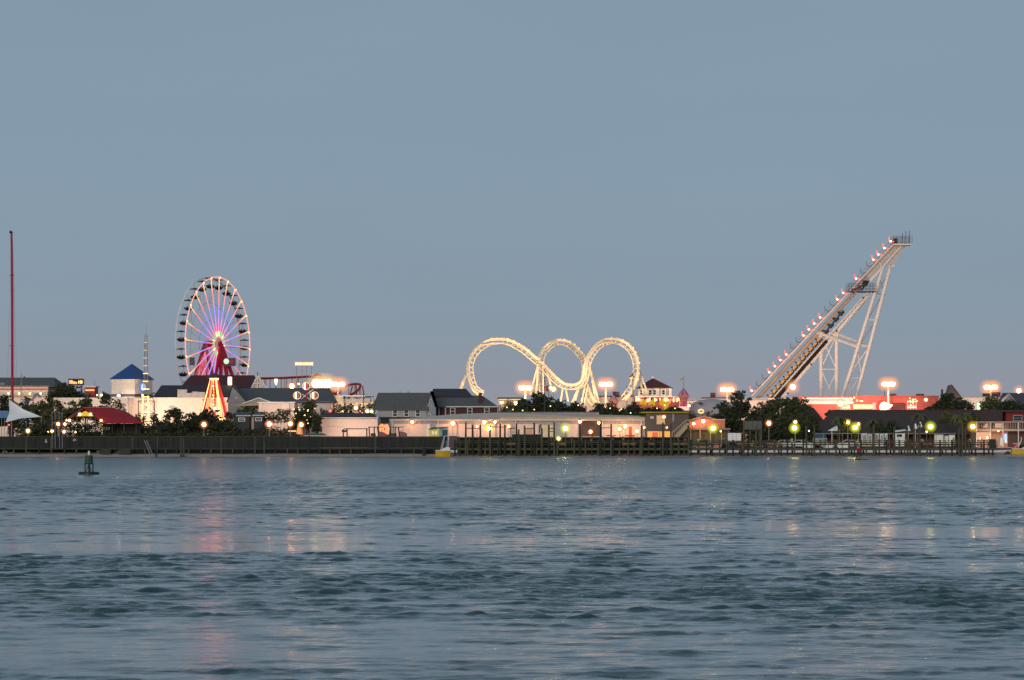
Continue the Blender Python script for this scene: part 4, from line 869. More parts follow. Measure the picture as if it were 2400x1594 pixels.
# ------------------------------------------------------------------ beach-ball discs
Y = 566
rimm = glow('disc_rim_light', (1, .74, .42), 1.15, False)
for i, (a, b, lb) in enumerate(((717.5, 905, 'topmost of three round red yellow and white striped lit discs'), (696.5, 927, 'lower left of three round striped lit discs'), (737.5, 927, 'lower right of three round striped lit discs'))):
    t = thing('striped_disc', lb, 'sign', (X(a, Y), Y, GZ), 'striped lit discs'); c = P(a, b, Y); r = S(8.6, Y)
    MB().tube([(c.x+r*math.cos(q*math.pi/12), Y-.1, c.z+r*math.sin(q*math.pi/12)) for q in range(25)], .07, 6, False).build('lit_rim', rimm, t)
    cols = [mat('stripe_maroon', (.3, .03, .05)), mat('stripe_yellow', (.75, .4, .03), emit=(1, .5, .03), es=.35), G_STRW, mat('stripe_red', (.6, .03, .03), emit=(1, .05, .05), es=.3), mat('stripe_tan', (.5, .35, .2))]
    for k in range(5):
        x0, x1 = -1+.4*k, -1+.4*(k+1); po = [(c.x+r*.9*xx, c.z+r*.9*math.sqrt(max(0, 1-xx*xx))) for xx in (x0, (x0+x1)/2, x1)] + [(c.x+r*.9*xx, c.z-r*.9*math.sqrt(max(0, 1-xx*xx))) for xx in (x1, (x0+x1)/2, x0)]
        MB().prism(po, Y-.05, Y+.1).build('stripe', cols[(k+1) % 5], t)
    MB().tube([(c.x, Y+.15, c.z-r), (c.x, Y+.15, GZ)], .1, 5).build('post', REDP, t)
t = thing('disc_trellis', 'crossed lit trusses between the three striped discs', 'frame', (X(717, Y+1), Y+1, GZ))
for (a, b, c, d) in ((705, 936, 735, 912), (708, 924, 726, 936), (728, 938, 726, 915)): MB().tube([P(a, b, Y+.8), P(c, d, Y+.8)], .11, 5).build('truss', STEELW, t)
MB().tube([P(718, 915, Y+1), (X(718, Y), Y+1, GZ)], .14, 5).build('mast', REDP, t)
# ================================================================== white shop block, kiosks behind
Y = 596
t = bld('boardwalk_shops', 'pale shops with dark awnings behind the hedge right of the floodlights', 830, Y, 'shop')
walls(t, 784, 805, 929, Y, 8, CREAM); walls(t, 805, 875, 936, Y+.6, 8, PINKW); MB().pb(783, 872, 927, 929.3, Y-.3, 8).build('parapet', WHITE, t)
MB().pb(803, 868, 935, 942, Y-.6, 1).build('awning', LGREY, t)
for q in (805, 818, 832, 846, 860): window(t, q, q+9, 944, 950, Y+.6, G_WIN if q in (832, 846) else None)
MB().pb(856, 870, 928, 932, Y-.6, .5).build('sign_panel', DGREY, t)
for (a, b, yt, lb) in ((808, 1045, 930, 'left of the two thin dark light poles rising before the pale shops'), (852, 1045, 926, 'right of the two thin dark light poles rising before the pale shops')):
    t = thing('light_pole', lb, 'pole', (X(a, 562), 562, GZ)); MB().tube([(X(a, 562), 562, GZ), P(a, yt, 562)], [.13, .08], 6).build('shaft', BLACKM, t); MB().box(X(a, 562)-.4, X(a, 562)+.4, 561.8, 562.2, Z(yt, 562), Z(yt-1.2, 562)).build('arm', BLACKM, t)
Y = 540
t = bld('white_block', 'plain white rectangular building with a dark flat roof left of the fish house', 817, Y)
walls(t, 750, 885, 979, Y, 12, PINKW); r_ = MB(); r_.plate([P(748, 979.5, Y-.3), P(886, 979.5, Y-.3), P(872, 968, Y+12), P(752, 968, Y+12)], .15); r_.build('roof', SHINGD, t); MB().pb(748, 886.5, 978.6, 980.4, Y-.4, .1).build('fascia', WHITE, t)
MB().pb(764, 806, 999.3, 1000, Y-.03, .028).build('seam', LGREY, t)
for (a, b, gm, r_, lb, Yl) in ((834, 956, G_YEL, .38, 'tall yellow lamp on a thin pole above the white block', 560), (861, 964, G_YEL, .36, 'left of two yellow lamps close above the right end of the white block', 562), (871, 964, G_YEL, .28, 'right of two yellow lamps close above the right end of the white block', 562), (774, 963, G_RED, .26, 'red signal lamp above the left part of the white block', 558), (849, 968.5, G_RED, .2, 'red signal lamp between the yellow lamps of the white block', 558), (803, 964, G_YEL, .1, 'tiny pale lamp on a pole in front of the hedge above the white block', 560)):
    lamp(a, b, Yl, lb, 'post', gm, r_)
t = thing('arrow_sign', 'small white square sign with a dark curved arrow above the white block', 'sign', (X(835, 556), 556, GZ)); MB().pb(831, 840, 966, 976, 556, .12).build('panel', mat('pink_white_sign', (.8, .6, .55), emit=(1, .6, .55), es=.25), t)
MB().tube([P(833.5, 969, 555.9), P(837, 968.4, 555.9), P(838, 971, 555.9), P(836, 974, 555.9)], .07, 5).build('arrow', mat('sign_ink', (.2, .02, .03)), t); MB().tube([P(835, 976, 556.1), (X(835, 556), 556.1, GZ)], .05, 5).build('post', STEELG, t)
# tractors
def tractor(px, label, flip=1):
    Y = 513; x = X(px, Y); t = thing('tractor', label, 'tractor', (x, Y, GZ)); RP = mat('tractor_red', (.16, .012, .018), .35); f = flip
    b0 = Z(1020, Y); u = S(1, Y)
    MB().prism([(x+6*u*f, b0-.3), (x+24*u*f, b0-.3), (x+24*u*f, b0+.25), (x+20*u*f, b0+.5), (x+6*u*f, b0+.75)][::f], Y-.45, Y+.45).build('hood', RP, t)
    c = MB(); z0, z1 = b0-.2, Z(1002, Y)
    for (a, b) in ((-15, -16), (-4, -4), (6, 4)): 
        for yy in (-.7, .7): c.tube([(x+a*u*f, Y+yy, z0), (x+b*u*f, Y+yy, z1)], .07, 4)
    c.build('cab_frame', BLACKM, t); MB().box(x-18*u, x+17*u, Y-.9, Y+.9, z1, z1+.14).build('cab_roof', BLACKM, t)
    MB().box(x-12*u, x-1*u, Y-.4, Y+.4, z0, z0+.55).build('seat', BLACKM, t)
    for (a, r) in ((-10, .85), (16, .5)):
        for yy in (-.95, .7):
            w_ = MB().lathe((0, 0, 0), [(r*.75, -.01), (r, .02), (r, .26), (r*.75, .29)], 16); w_.v = [(x+a*u*f+p, Y+yy+q, GZ+r+s_) for p, s_, q in w_.v]; o = w_.build('tyre', BLACKM, t)
            h_ = MB().lathe((0, 0, 0), [(r*.5, -.03), (r*.5, .3)], 10); h_.v = [(x+a*u*f+p, Y+yy+q, GZ+r+s_) for p, s_, q in h_.v]; h_.build('rim', RP, o)
    MB().tube([(x+14*u*f, Y, b0+.5), (x+14*u*f, Y, b0+1.1)], .05, 5).build('exhaust', BLACKM, t); return t
tractor(881, 'dark red tractor with a roofed cab parked left behind the boardwalk fence'); tractor(930, 'dark red tractor with its hood to the right, in front of the fish house')
t = thing('trailer_rack', 'low dark flatbed trailer rack left of the tractors', 'trailer', (X(830, 515), 515, GZ)); MB().pb(806, 862, 1004, 1006, 515, 1.8).build('bed', BLACKM, t)
for q in (803, 812, 858): MB().pb(q, q+3, 1006, 1045, 515.2, .2).build('post', BLACKM, t)
MB().pb(801, 814, 1008, 1013, 514.9, .2).build('box', BLACKM, t)
# ------------------------------------------------------------------ grey gabled house
Y = 560
t = bld('grey_gabled_house', 'large light grey clapboard house with a grey shingle roof and three white framed windows', 940, Y, 'house')
walls(t, 885, 1000, 959, Y, 9, GREYW); MB().pp([(999, 1048), (1021, 1048), (1021, 950), (1013, 918), (999, 958)], Y+.4, 8.2).build('gable_wall', mat('blue_grey_siding', (.27, .30, .33)), t)
r_ = MB(); Yr = Y+4.5; r_.plate([P(876, 959.5, Y-.4), P(1003, 959.5, Y-.4), P(1011, 920.5, Yr), P(886, 920.5, Yr)], .2); r_.plate([P(1003, 950, Y+9.4), P(876, 950, Y+9.4), P(886, 920.5, Yr), P(1011, 920.5, Yr)], .2); r_.build('roof', SHING, t)
MB().plate([P(1008, 917, Y+.2), P(1016, 917, Y+.2), P(1026, 952, Y+.2), P(1020, 954, Y+.2)], .1).build('rake_board', WHITE, t)
for q in (920, 946.5, 973.5): window(t, q, q+11.5, 960.5, 977, Y, G_WIN if q == 946.5 and False else None)
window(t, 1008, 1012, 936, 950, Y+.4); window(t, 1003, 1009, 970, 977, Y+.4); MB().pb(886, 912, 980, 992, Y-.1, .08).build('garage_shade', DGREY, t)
MB().pb(884, 1000, 977.6, 980, Y-.5, .48).build('lower_roof', SHINGD, t)
for q in (938, 957): MB().tube([P(q, 921, Yr), P(q, 917.5, Yr)], .12, 5).build('vent_pipe', STEELG, t)
Y = 566
t = bld('maroon_house', 'dark maroon house with a wide dark hipped roof, brick chimney and white window trim', 1085, Y, 'house')
walls(t, 1020, 1166, 954, Y, 10, MWALL)
r_ = MB(); ym = Y+5; r_.plate([P(1020, 953.5, Y-.5), P(1168, 953, Y-.5), P(1130, 927, ym), P(1012, 927, ym)], .15); r_.plate([P(1168, 953, Y-.5), P(1168, 953, Y+11), P(1130, 927, ym)], .15); r_.build('roof', SHING, t)
r_ = MB(); r_.plate([P(1010, 929, Y+4), P(1108, 929, Y+4), P(1092, 911, Y+9), P(1015, 911, Y+9)], .15); r_.build('upper_roof', SHINGD, t); walls(t, 1012, 1106, 929, Y+4.4, 4, SHINGD, 'upper_wall')
MB().pb(1045, 1168, 952.4, 954.4, Y-.75, .15).build('fascia', WHITE, t)
for q in (1055, 1095, 1135): window(t, q, q+12, 955.5, 972, Y)
for q in (1028, 1043): MB().pb(q, q+2, 955, 975, Y-.12, .1).build('porch_post', WHITE, t)
ch = MB().pb(1121.5, 1129.5, 922.5, 946, Y+1, .9).build('chimney', BRICK, t); MB().pb(1120.8, 1130.2, 921.3, 922.4, Y+.9, 1.1).build('chimney_cap', BRICK, ch)
# ------------------------------------------------------------------ long fish house
Y = 530
t = bld('long_fish_house', 'very long low pale building with a cream roof behind the left half of the pier', 1210, Y)
walls(t, 918, 1512, 984, Y, 10, LGREY, 'upper_wall')
r_ = MB(); r_.plate([P(914, 984.3, Y-.8), P(1512, 984.3, Y-.8), P(1512, 974.5, Y+5), P(1172, 967, Y+5), P(1060, 971, Y+5)], .12); r_.build('roof', mat('cream_metal_roof', (.55, .46, .36), .5, .1, .8), t)
MB().pb(1172, 1404, 966.2, 974.5, Y+5.1, 4).build('clerestory', mat('pink_grey_panel', (.40, .36, .37)), t); MB().pb(1170, 1405, 965, 966.1, Y+4.8, 4.8).build('clerestory_roof', SHING, t)
MB().pb(1172, 1512, 977.5, 983.5, Y-.95, .12).build('fascia', TAN, t); MB().pb(914, 1512, 983.6, 985.4, Y-.98, .1).build('gutter', WHITE, t)
for (a, b) in ((923, 1008), (1022, 1070), (1075, 1105), (1112, 1160), (1166, 1195), (1212, 1262), (1330, 1354), (1412, 1506)):
    MB().pb(a, b, 994, 1032, Y-.09, .085).build('white_panel', PINKW, t)
MB().pb(1270, 1300, 996, 1032, Y-.09, .085).build('white_panel', mat('yellow_lit_panel', (.62, .58, .36)), t)
MB().pb(1000, 1008, 994, 1032, Y-.15, .05).build('pilaster', WHITE, t)
for q in (918, 1026, 1207, 1502, 1411): MB().pb(q, q+1.8, 985.5, 1046, Y-.4, .15).build('post', WHITE, t)
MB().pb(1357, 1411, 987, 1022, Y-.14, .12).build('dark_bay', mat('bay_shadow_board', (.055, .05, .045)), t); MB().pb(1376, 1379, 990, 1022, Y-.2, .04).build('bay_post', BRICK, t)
MB().pb(1474, 1481, 1000, 1030, Y-.2, .06).build('door', mat('orange_door', (.5, .09, .03)), t); MB().pb(1231, 1248, 1005, 1020, Y-.2, .06).build('tan_door', TAN, t)
for (a, b) in ((1422, 1432), (1437, 1443), (1451, 1454), (1466, 1474), (1480, 1488)): MB().pb(a, b, 1020, 1022, Y-1, .6).build('counter', BLACKM, t)
for (a, b, gm, r_, lb) in ((966, 989, G_SOD, .33, 'orange wall lamp near the left end of the fish house'), (1061, 992, G_SOD, .40, 'orange lamp on a pole left of the black piles'), (1135, 989, G_SOD, .40, 'bright orange lamp just above the leftmost pier lamp'), (1118, 1000, G_SODS, .22, 'small orange lamp low between black piles, left of the leftmost pier lamp'), (1160, 989, G_SOD, .26, 'orange wall lamp right of the leftmost pier lamp'), (1192, 999.5, G_SODS, .3, 'pink-white lamp low behind the cross beam of the black piles'), (1359, 988, G_SOD, .3, 'orange lamp at the left corner of the dark open bay'), (1404, 991, G_SOD, .28, 'tall narrow orange lamp at the right corner of the dark open bay'), (1384, 1012, G_SOD, .30, 'orange lamp low inside the dark open bay'), (1452, 1005, G_SOD, .33, 'left of two close lamps before the white doors'), (1465, 999, G_SOD, .38, 'right and upper of two close lamps before the white doors'), (1493, 1011, G_YEL, .28, 'lamp low at the right end of the white doors'), (1510, 1002, G_SODS, .17, 'small lamp at the right end corner of the fish house'), (1309, 1028, G_YEL, .3, 'small warm lamp close to the deck left of the second pier lamp')):
    lamp(a, b, Y-1.4 if b < 1020 else 503.2, lb, 'post' if b > 995 or a == 1061 else 'wall', gm, r_*1.12, zb=None if b < 1020 else PD)
t = thing('campfire_glow', 'orange glowing fire lamp shape behind the gap between the tractors', 'lamp', (X(900, 520), 520, GZ))
MB().pp([(890, 1018), (888, 998), (894, 993), (900, 996), (908, 994), (913, 1003), (911, 1018)], 520, .4).build('lit_panel', glow('orange_canvas', (1, .26, .08), 1.6), t); MB().pb(900.5, 903, 1003, 1008, 519.8, .1).build('doorway', BRICK, t); MB().tube([(X(900, 520), 520.2, GZ), P(900, 1018, 520.2)], .1, 5).build('stand', BLACKM, t)
Y = 507
t = bld('pier_shed', 'small shed with yellow front and pale blue side at the pier start', 1028, Y, 'shed')
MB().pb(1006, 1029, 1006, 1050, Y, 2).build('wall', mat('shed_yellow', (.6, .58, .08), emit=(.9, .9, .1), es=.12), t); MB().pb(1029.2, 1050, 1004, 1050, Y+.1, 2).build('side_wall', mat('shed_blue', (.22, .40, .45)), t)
MB().plate([P(1004, 1006, Y-.2), P(1052, 1001, Y-.2), P(1050, 1000, Y+2.4), P(1012, 1002, Y+2.4)], .1).build('roof', SLATE, t)
window(t, 1012, 1018, 1010, 1019, Y, G_YEL and G_WIN); window(t, 1019.5, 1025, 1010, 1019, Y, G_WIN); MB().pb(1012, 1025, 1023, 1033, Y-.05, .048).build('lower_panel', WHITE, t)
door(t, 1037, 1042, 1008, 1033, Y+.1, DGREY); door(t, 1043, 1048, 1008, 1033, Y+.1, DGREY)
t = thing('tan_hut', 'low purple-grey box hut beside the shed at the pier start', 'hut', (X(1062, 505), 505, GZ)); MB().pb(1052, 1072, 1022, 1050, 505, 1.5).build('wall', mat('mauve_wall', (.10, .07, .08)), t); MB().pb(1051, 1073, 1020.5, 1021.9, 504.8, 2).build('roof', WHITE, t)
# flag, pole
t = thing('dark_flue', 'tall black flue pole standing in front of the big tree beside the middle loop', 'pole', (X(1276.5, 538), 538, GZ)); MB().tube([(X(1276.5, 538), 538, GZ), P(1276.5, 885, 538)], [.13, .11], 7).build('shaft', BLACKM, t); MB().lathe(P(1276.5, 885, 538), [(.17, 0), (.17, .15)], 8).build('cap', BLACKM, t)
t = thing('red_banner', 'short red banner hanging beside the black flue pole', 'banner', (X(1282, 600), 600, GZ)); MB().pp([(1279, 905), (1284, 903), (1285, 918), (1280, 917)], 600, .1).build('cloth', REDROOF, t); MB().tube([P(1285.5, 902, 600.05), (X(1285.5, 600), 600.05, GZ)], .05, 5).build('pole', BLACKM, t)
t = thing('pier_flag', 'drooping dark red and blue flag hanging from a short pole on the pier', 'flag', (X(1268, 502), 502, PD)); MB().tube([(X(1269, 502), 502, PD), P(1268, 993, 502)], .05, 6).build('pole', BLACKM, t)
f_ = MB(); n = 7
for i in range(n+1):
    for j in range(3): f_.v.append((X(1267.5-j*1.4-i*.35, 502), 501.9-.12*math.sin(j*2.2+i*.4), Z(995+i*2.6+j*.8, 502)))
for i in range(n):
    for j in range(2): a = i*3+j; f_.f.append((a, a+1, a+4, a+3))
o = f_.build('cloth', mat('flag_cloth', (.22, .02, .05), var=.8, scale=4), t); o.modifiers.new('t', 'SOLIDIFY').thickness = .02

# ================================================================== looping coaster
Y = 640.0
co = thing('looping_coaster', 'white steel coaster track with three big lit loops', 'roller coaster', (X(1290, Y), Y, GZ))
LATW = mat('floodlit_track', (.80, .68, .48), .4, .05)
def r6(l): return [(1060+u/4.9, 770+v/4.9, q) for u, v, q in l]
def track(pts, lat, side, nm, wid=.62, dep=1.0):
    """tubular track: spine, two rails and ties; the rails lie on the inner side of the curve"""
    c = smooth([P(a, b, Y+d) for a, b, d in pts], 8); n = len(c); sp_ = MB(); ra = [[], []]; ti = MB(); bl = MB()
    acc = 0
    for i in range(n):
        t = (c[min(i+1, n-1)]-c[max(i-1, 0)]).normalized(); l_ = (lat - t*lat.dot(t)).normalized(); nn_ = l_.cross(t)*side
        if side == 0: nn_ = l_.cross(t)
        q = c[i]+nn_*dep; ra[0].append(q+l_*wid); ra[1].append(q-l_*wid)
        acc += (c[i]-c[i-1]).length if i else 0
        if acc > 1.25 or i == 0:
            acc = 0; ti.tube([q+l_*wid, c[i]], .085, 4).tube([q-l_*wid, c[i]], .085, 4).tube([q+l_*wid, q-l_*wid], .085, 4)
            bl.ball(c[i]-nn_*.24+Vector((0, -.16, 0)), random.uniform(.08, .2), 5, 4)
    sp_.tube(c, .38, 8); sp_.build(nm+'_spine', LATW, co)
    for r in ra: MB().tube(r, .16, 6).build(nm+'_rail', LATW, co)
    ti.build(nm+'_ties', LATW, co)['kind'] = 'stuff'; bl.build(nm+'_bulb_string', glow('coaster_bulbs', (1, .60, .15), 1.9, False), co)
    return c
LAT = Vector((.62, .78, 0)).normalized()
T1 = r6([(345, 775, -6), (300, 755, -6), (240, 705, -6), (205, 620, -5), (182, 520, -4), (180, 420, -3), (210, 320, -2), (270, 235, -1), (350, 170, 0), (440, 130, 0), (540, 120, 0), (640, 130, 1), (740, 172, 1), (830, 225, 2), (920, 300, 2), (1010, 375, 2), (1075, 440, 1), (1140, 510, 0), (1210, 580, 0), (1290, 635, 0), (1360, 650, -1), (1430, 640, -2), (1485, 600, -3), (1510, 520, -4), (1520, 440, -4), (1545, 350, -3), (1590, 270, -2), (1650, 195, -1), (1730, 140, 0), (1830, 118, 1), (1930, 132, 2), (2030, 188, 2), (2100, 280, 1), (2138, 400, 0), (2135, 520, -2), (2105, 640, -3), (2050, 740, -5), (1990, 820, -6)])
i0 = 15
track(T1[:21], LAT, 1, 'first_loop'); track(T1[20:], Vector((.55, .83, 0)).normalized(), 1, 'third_loop')
T2 = r6([(985, 800, 8), (985, 700, 8), (988, 600, 8), (985, 500, 8), (985, 410, 8), (1000, 330, 8), (1040, 245, 9), (1110, 175, 9), (1180, 140, 10), (1255, 133, 10), (1340, 155, 10), (1420, 210, 9), (1490, 285, 8), (1530, 350, 6), (1552, 430, 5), (1550, 530, 4), (1545, 620, 3), (1570, 700, 2), (1610, 790, 0), (1650, 840, 0)])
track(T2, LAT, 1, 'middle_loop')
def cleg(a, b, c, d, dy=0, r=.42, q=0): MB().tube([P(1060+a/4.9, 770+b/4.9, Y+dy), P(1060+c/4.9, 770+d/4.9, Y+dy+q)], [r*.85, r], 7).build('support_leg', LATW, co)
for a in ((155, 540, 40, 840), (985, 410, 895, 760), (985, 450, 962, 740), (1040, 430, 1050, 740), (1080, 470, 1145, 700), (1270, 680, 1245, 840), (1300, 680, 1332, 840), (1500, 560, 1376, 850), (1515, 470, 1400, 870), (1545, 560, 1480, 870), (1560, 640, 1516, 870), (1570, 400, 1692, 880), (1580, 430, 1650, 850), (2150, 480, 2290, 870), (2140, 560, 2250, 900), (2165, 620, 2225, 900)): cleg(*a, dy=1.2, r=.48 if a[0] == 155 else .25)
MB().tube([P(1262, 848, Y+1), P(1276, 851, Y+1)], .3, 6).build('support_cap', LATW, co)
for s_ in (-1, 1): MB().tube([P(1107+s_*2, 905, Y-4), P(1112+s_*2, 914, Y-4)], .2, 5).build('brake_fin', BLACKM, co)
# real lamps at the foot of the coaster, aimed up at it
def uplight(px, py, Yl, e, c, label, size=50, tgt=None):
    z = Z(py, Yl); t = thing('ground_floodlight', label, 'floodlight', (X(px, Yl), Yl, GZ), 'coaster ground floodlights')
    MB().box(X(px, Yl)-.4, X(px, Yl)+.4, Yl-.2, Yl+.2, z-.4, z).build('housing', BLACKM, t); MB().tube([(X(px, Yl), Yl, GZ), (X(px, Yl), Yl, z-.4)], .08, 5).build('stand', BLACKM, t)
    ld_ = bpy.data.lights.new('flood', 'SPOT'); ld_.energy = e; ld_.color = c; ld_.spot_size = R(size*2); ld_.spot_blend = .6; ld_.shadow_soft_size = .4
    lo = bpy.data.objects.new('flood', ld_); col.objects.link(lo); lo.location = (X(px, Yl), Yl, z+.3); d = Vector(tgt)-lo.location; lo.rotation_euler = d.to_track_quat('-Z', 'Y').to_euler()
    lo.parent = t; lo.matrix_parent_inverse = Matrix.Translation(-Vector(t.location))
WC = (1, .68, .42)
uplight(1160, 965, 612, 25000, WC, 'black ground floodlight hidden low behind the maroon house, aimed at the left loop', 55, P(1180, 850, 640))
uplight(1310, 958, 610, 25000, WC, 'black ground floodlight behind the big central tree, aimed at the middle loop', 60, P(1300, 860, 640))
uplight(1430, 958, 610, 30000, WC, 'black ground floodlight behind the row of trees, aimed at the right loop', 55, P(1430, 860, 640))
uplight(1900, 962, 608, 26000, (1, .6, .4), 'black ground floodlight at the foot of the inclined lift tower', 60, P(1930, 820, 655))
uplight(2020, 966, 620, 14000, (1, .62, .42), 'black ground floodlight under the leaning support of the lift tower', 50, P(2030, 800, 655))
lamp(1231, 911, 626, 'twin floodlight mast between the left loop and the big central tree', 'twin', G_FLOOD, group='floodlight masts')
lamp(1420, 903, 634, 'twin floodlight mast standing inside the right loop', 'twin', G_FLOOD, group='floodlight masts')
lamp(1704, 915, 634, 'twin floodlight mast alone between the castle turret and the lift tower', 'twin', G_FLOOD, group='floodlight masts')
lamp(2082, 902, 634, 'twin floodlight mast above the red wall right of the lift tower', 'twin', G_FLOOD, group='floodlight masts')
lamp(2322, 910, 634, 'twin floodlight mast above the trees near the right edge', 'twin', G_FLOOD, group='floodlight masts')
lamp(1858, 907, 634, 'single bright floodlight under the lift tower train', 'post', G_FLOOD, .7)
lamp(1297, 912, 600, 'double yellow lamp close right of the black flue pole', 'post', G_YEL, .55); lamp(1291, 909, 600, 'pale lamp between the flue pole banner and the double yellow lamp', 'post', G_YEL, .35)
lamp(2388, 916, 625, 'bright lamp over the dark house roof at the right edge', 'post', G_FLOOD, .55)
# ================================================================== inclined lift tower
Y = 655.0
lt = thing('inclined_lift_tower', 'tall leaning white steel coaster lift tower with two platforms', 'ride tower', (X(1930, Y), Y, GZ))
def q3(u, v, dy=0): return P(1750+u/3.485, 520+v/3.485, Y+dy)
def beam(a, b, r, nm, m, dy0=0, dy1=None, n=4): return MB().tube([q3(*a, dy0), q3(*b, dy0 if dy1 is None else dy1)], r, n).build(nm, m, lt)
for dy in (-1.3, 1.3):
    beam((40, 1425), (1195, 188), .22, 'stair_stringer', STEELW, dy); beam((40, 1410), (1195, 172), .06, 'stair_edge', STEELR, dy)
    beam((30, 1388), (1180, 150), .045, 'stair_handrail', STEELG, dy)
MB().plate([q3(40, 1420, -1.3), q3(1195, 183, -1.3), q3(1195, 183, 1.3), q3(40, 1420, 1.3)], .1).build('stair_treads', mat('dark_grating', (.07, .06, .07)), lt)
for i in range(60):
    f = i/59; a = (40+1155*f, 1425-1237*f)
    MB().tube([q3(a[0], a[1], -1.3), q3(a[0]-6, a[1]-38, -1.3)], .035, 4).build('handrail_post', STEELG, lt)
beam((80, 1450), (885, 580), .40, 'lower_girder', TANB, 0, 0, 8); beam((885, 580), (930, 531), .40, 'lower_girder', STEELW, 0, 0, 8)
MB().prism([(p.x, p.z) for p in (q3(880, 520), q3(1195, 190), q3(1300, 196), q3(1190, 345), q3(1100, 375), q3(985, 490), q3(935, 520))], Y-.5, Y+.6).build('upper_girder', mat('pale_grey_plate', (.42, .41, .39), .55), lt)
for (a, b) in (((1005, 490), (1265, 195)), ((960, 520), (1120, 360))): MB().tube([q3(*a, -.8), q3(*b, -.8)], .24, 6).build('white_rib', STEELW, lt)
# the track under the train: two rails, spine, ties
for dy in (-.9, .9): beam((218, 1437), (1000, 560), .15, 'track_rail', STEELW, dy, None, 5)
beam((268, 1455), (980, 640 - 30), .42, 'track_spine', STEELW, 0, 0, 8)
MB().plate([q3(300, 1440, -.7), q3(1000, 600, -.7), q3(960, 660, .7), q3(250, 1480, .7)], .15).build('track_box', STEELW, lt)
for i in range(26):
    f = i/25; a = (218+782*f, 1437-877*f); MB().tube([q3(a[0], a[1], -.95), q3(a[0]+26, a[1]+24, -.2)], .12, 4).build('track_tie', STEELW, lt)
for i in range(7):
    f = i/6; beam((700+f*290, 610-80*0 + (760-610) - f*290*1.03 + 40), (735+f*290, 840-f*299), .08, 'lattice_tie', STEELW, -.6) if False else None
# platforms with railings
def plat(u0, u1, v, rail_v, nm, dy=2.0):
    a, b = q3(u0, v), q3(u1, v); mb = MB().box(a.x, b.x, Y-dy, Y+dy, a.z-.22, a.z); mb.build(nm+'_floor', STEELR if nm == 'middle_platform' else STEELW, lt)
    zt = q3(u0, rail_v).z; m_ = MB()
    for yy in (-dy, dy):
        for f in (0, .5, 1): zz = a.z+(zt-a.z)*(.33+.67*f if f else .33); m_.tube([(a.x, Y+yy, zz), (b.x, Y+yy, zz)], .04, 4)
        k = int((b.x-a.x)/.8)
        for i in range(k+1): xx = a.x+(b.x-a.x)*i/k; m_.tube([(xx, Y+yy, a.z), (xx, Y+yy, zt)], .035, 4)
    m_.build(nm+'_railing', STEELR, lt)
plat(1185, 1342, 186, 122, 'top_platform'); plat(820, 1048, 568, 505, 'middle_platform')
for q in (1272, 1300, 1330): beam((q, 185), (q, 72 if q != 1272 else 90), .06, 'lightning_mast', STEELR, -1.5)
MB().box(q3(1200, 130).x, q3(1230, 130).x, Y-.5, Y+.5, q3(1200, 175).z, q3(1200, 135).z).build('winch', BLACKM, lt)
MB().lathe(q3(968, 500, -1.5), [(.5, -.6), (.7, 0), (.5, .6)], 8).build('winch', BLACKM, lt); beam((935, 560), (1000, 480), .18, 'winch_arm', BLACKM, -1.6); beam((860, 560), (950, 520), .18, 'winch_arm', BRICK, -1.6)
# legs
for a, b, r in (((605, 925), (608, 1600), .44), ((733, 925), (733, 1560), .44)): beam(a, b, r, 'vertical_leg', STEELW, 0, 0, 8)
for a, b in (((1108, 385), (715, 1640)), ((1168, 385), (850, 1600))): beam(a, b, .40, 'leaning_leg', STEELW, -.5, -2.5, 8)
beam((1185, 390), (905, 1560), .3, 'leaning_leg', STEELW, 4, 6, 8) if False else None
beam((1090, 352), (1205, 358), .34, 'head_beam', STEELW, 0, 0, 6); beam((1098, 340), (1098, 400), .2, 'head_bracket', STEELW, -.6); beam((1170, 350), (1172, 420), .2, 'head_bracket', STEELW, -.6)
beam((570, 905), (750, 915), .34, 'knee_beam', STEELW, -.3); beam((600, 910), (905, 1022), .3, 'knee_beam', STEELW, -1); beam((740, 915), (985, 1018), .34, 'knee_beam', STEELW, .6); beam((890, 1000), (995, 1018), .28, 'knee_beam', STEELW, -.6); beam((640, 905), (700, 960), .2, 'knee_beam', STEELW, -.6)
for a, b in (((625, 1165), (715, 965)), ((640, 1000), (722, 1180)), ((618, 1205), (735, 1205)), ((618, 1230), (735, 1490)), ((735, 1215), (618, 1480)),
             ((1100, 590), (1000, 760)) if False else ((1145, 440), (1060, 590)), ((1055, 588), (1125, 588)), ((1100, 610), (985, 800)), ((985, 800), (1065, 800)), ((1050, 820), (925, 995)), ((985, 1040), (830, 1265)), ((815, 1275), (925, 1275)), ((905, 1290), (790, 1480)), ((900, 1000), (935, 1250)), ((830, 1290), (860, 1480)), ((1090, 480), (1130, 600))): beam(a, b, .13, 'cross_brace', STEELG if a[0] > 1000 else STEELW, -.3, None, 5)
for a in ((945, 618), (730, 890), (520, 1163), (330, 1400)): MB().tube([q3(*a, -1), q3(a[0]+12, a[1]+2, -1)], .22, 5).build('junction_box', BLACKM, lt)
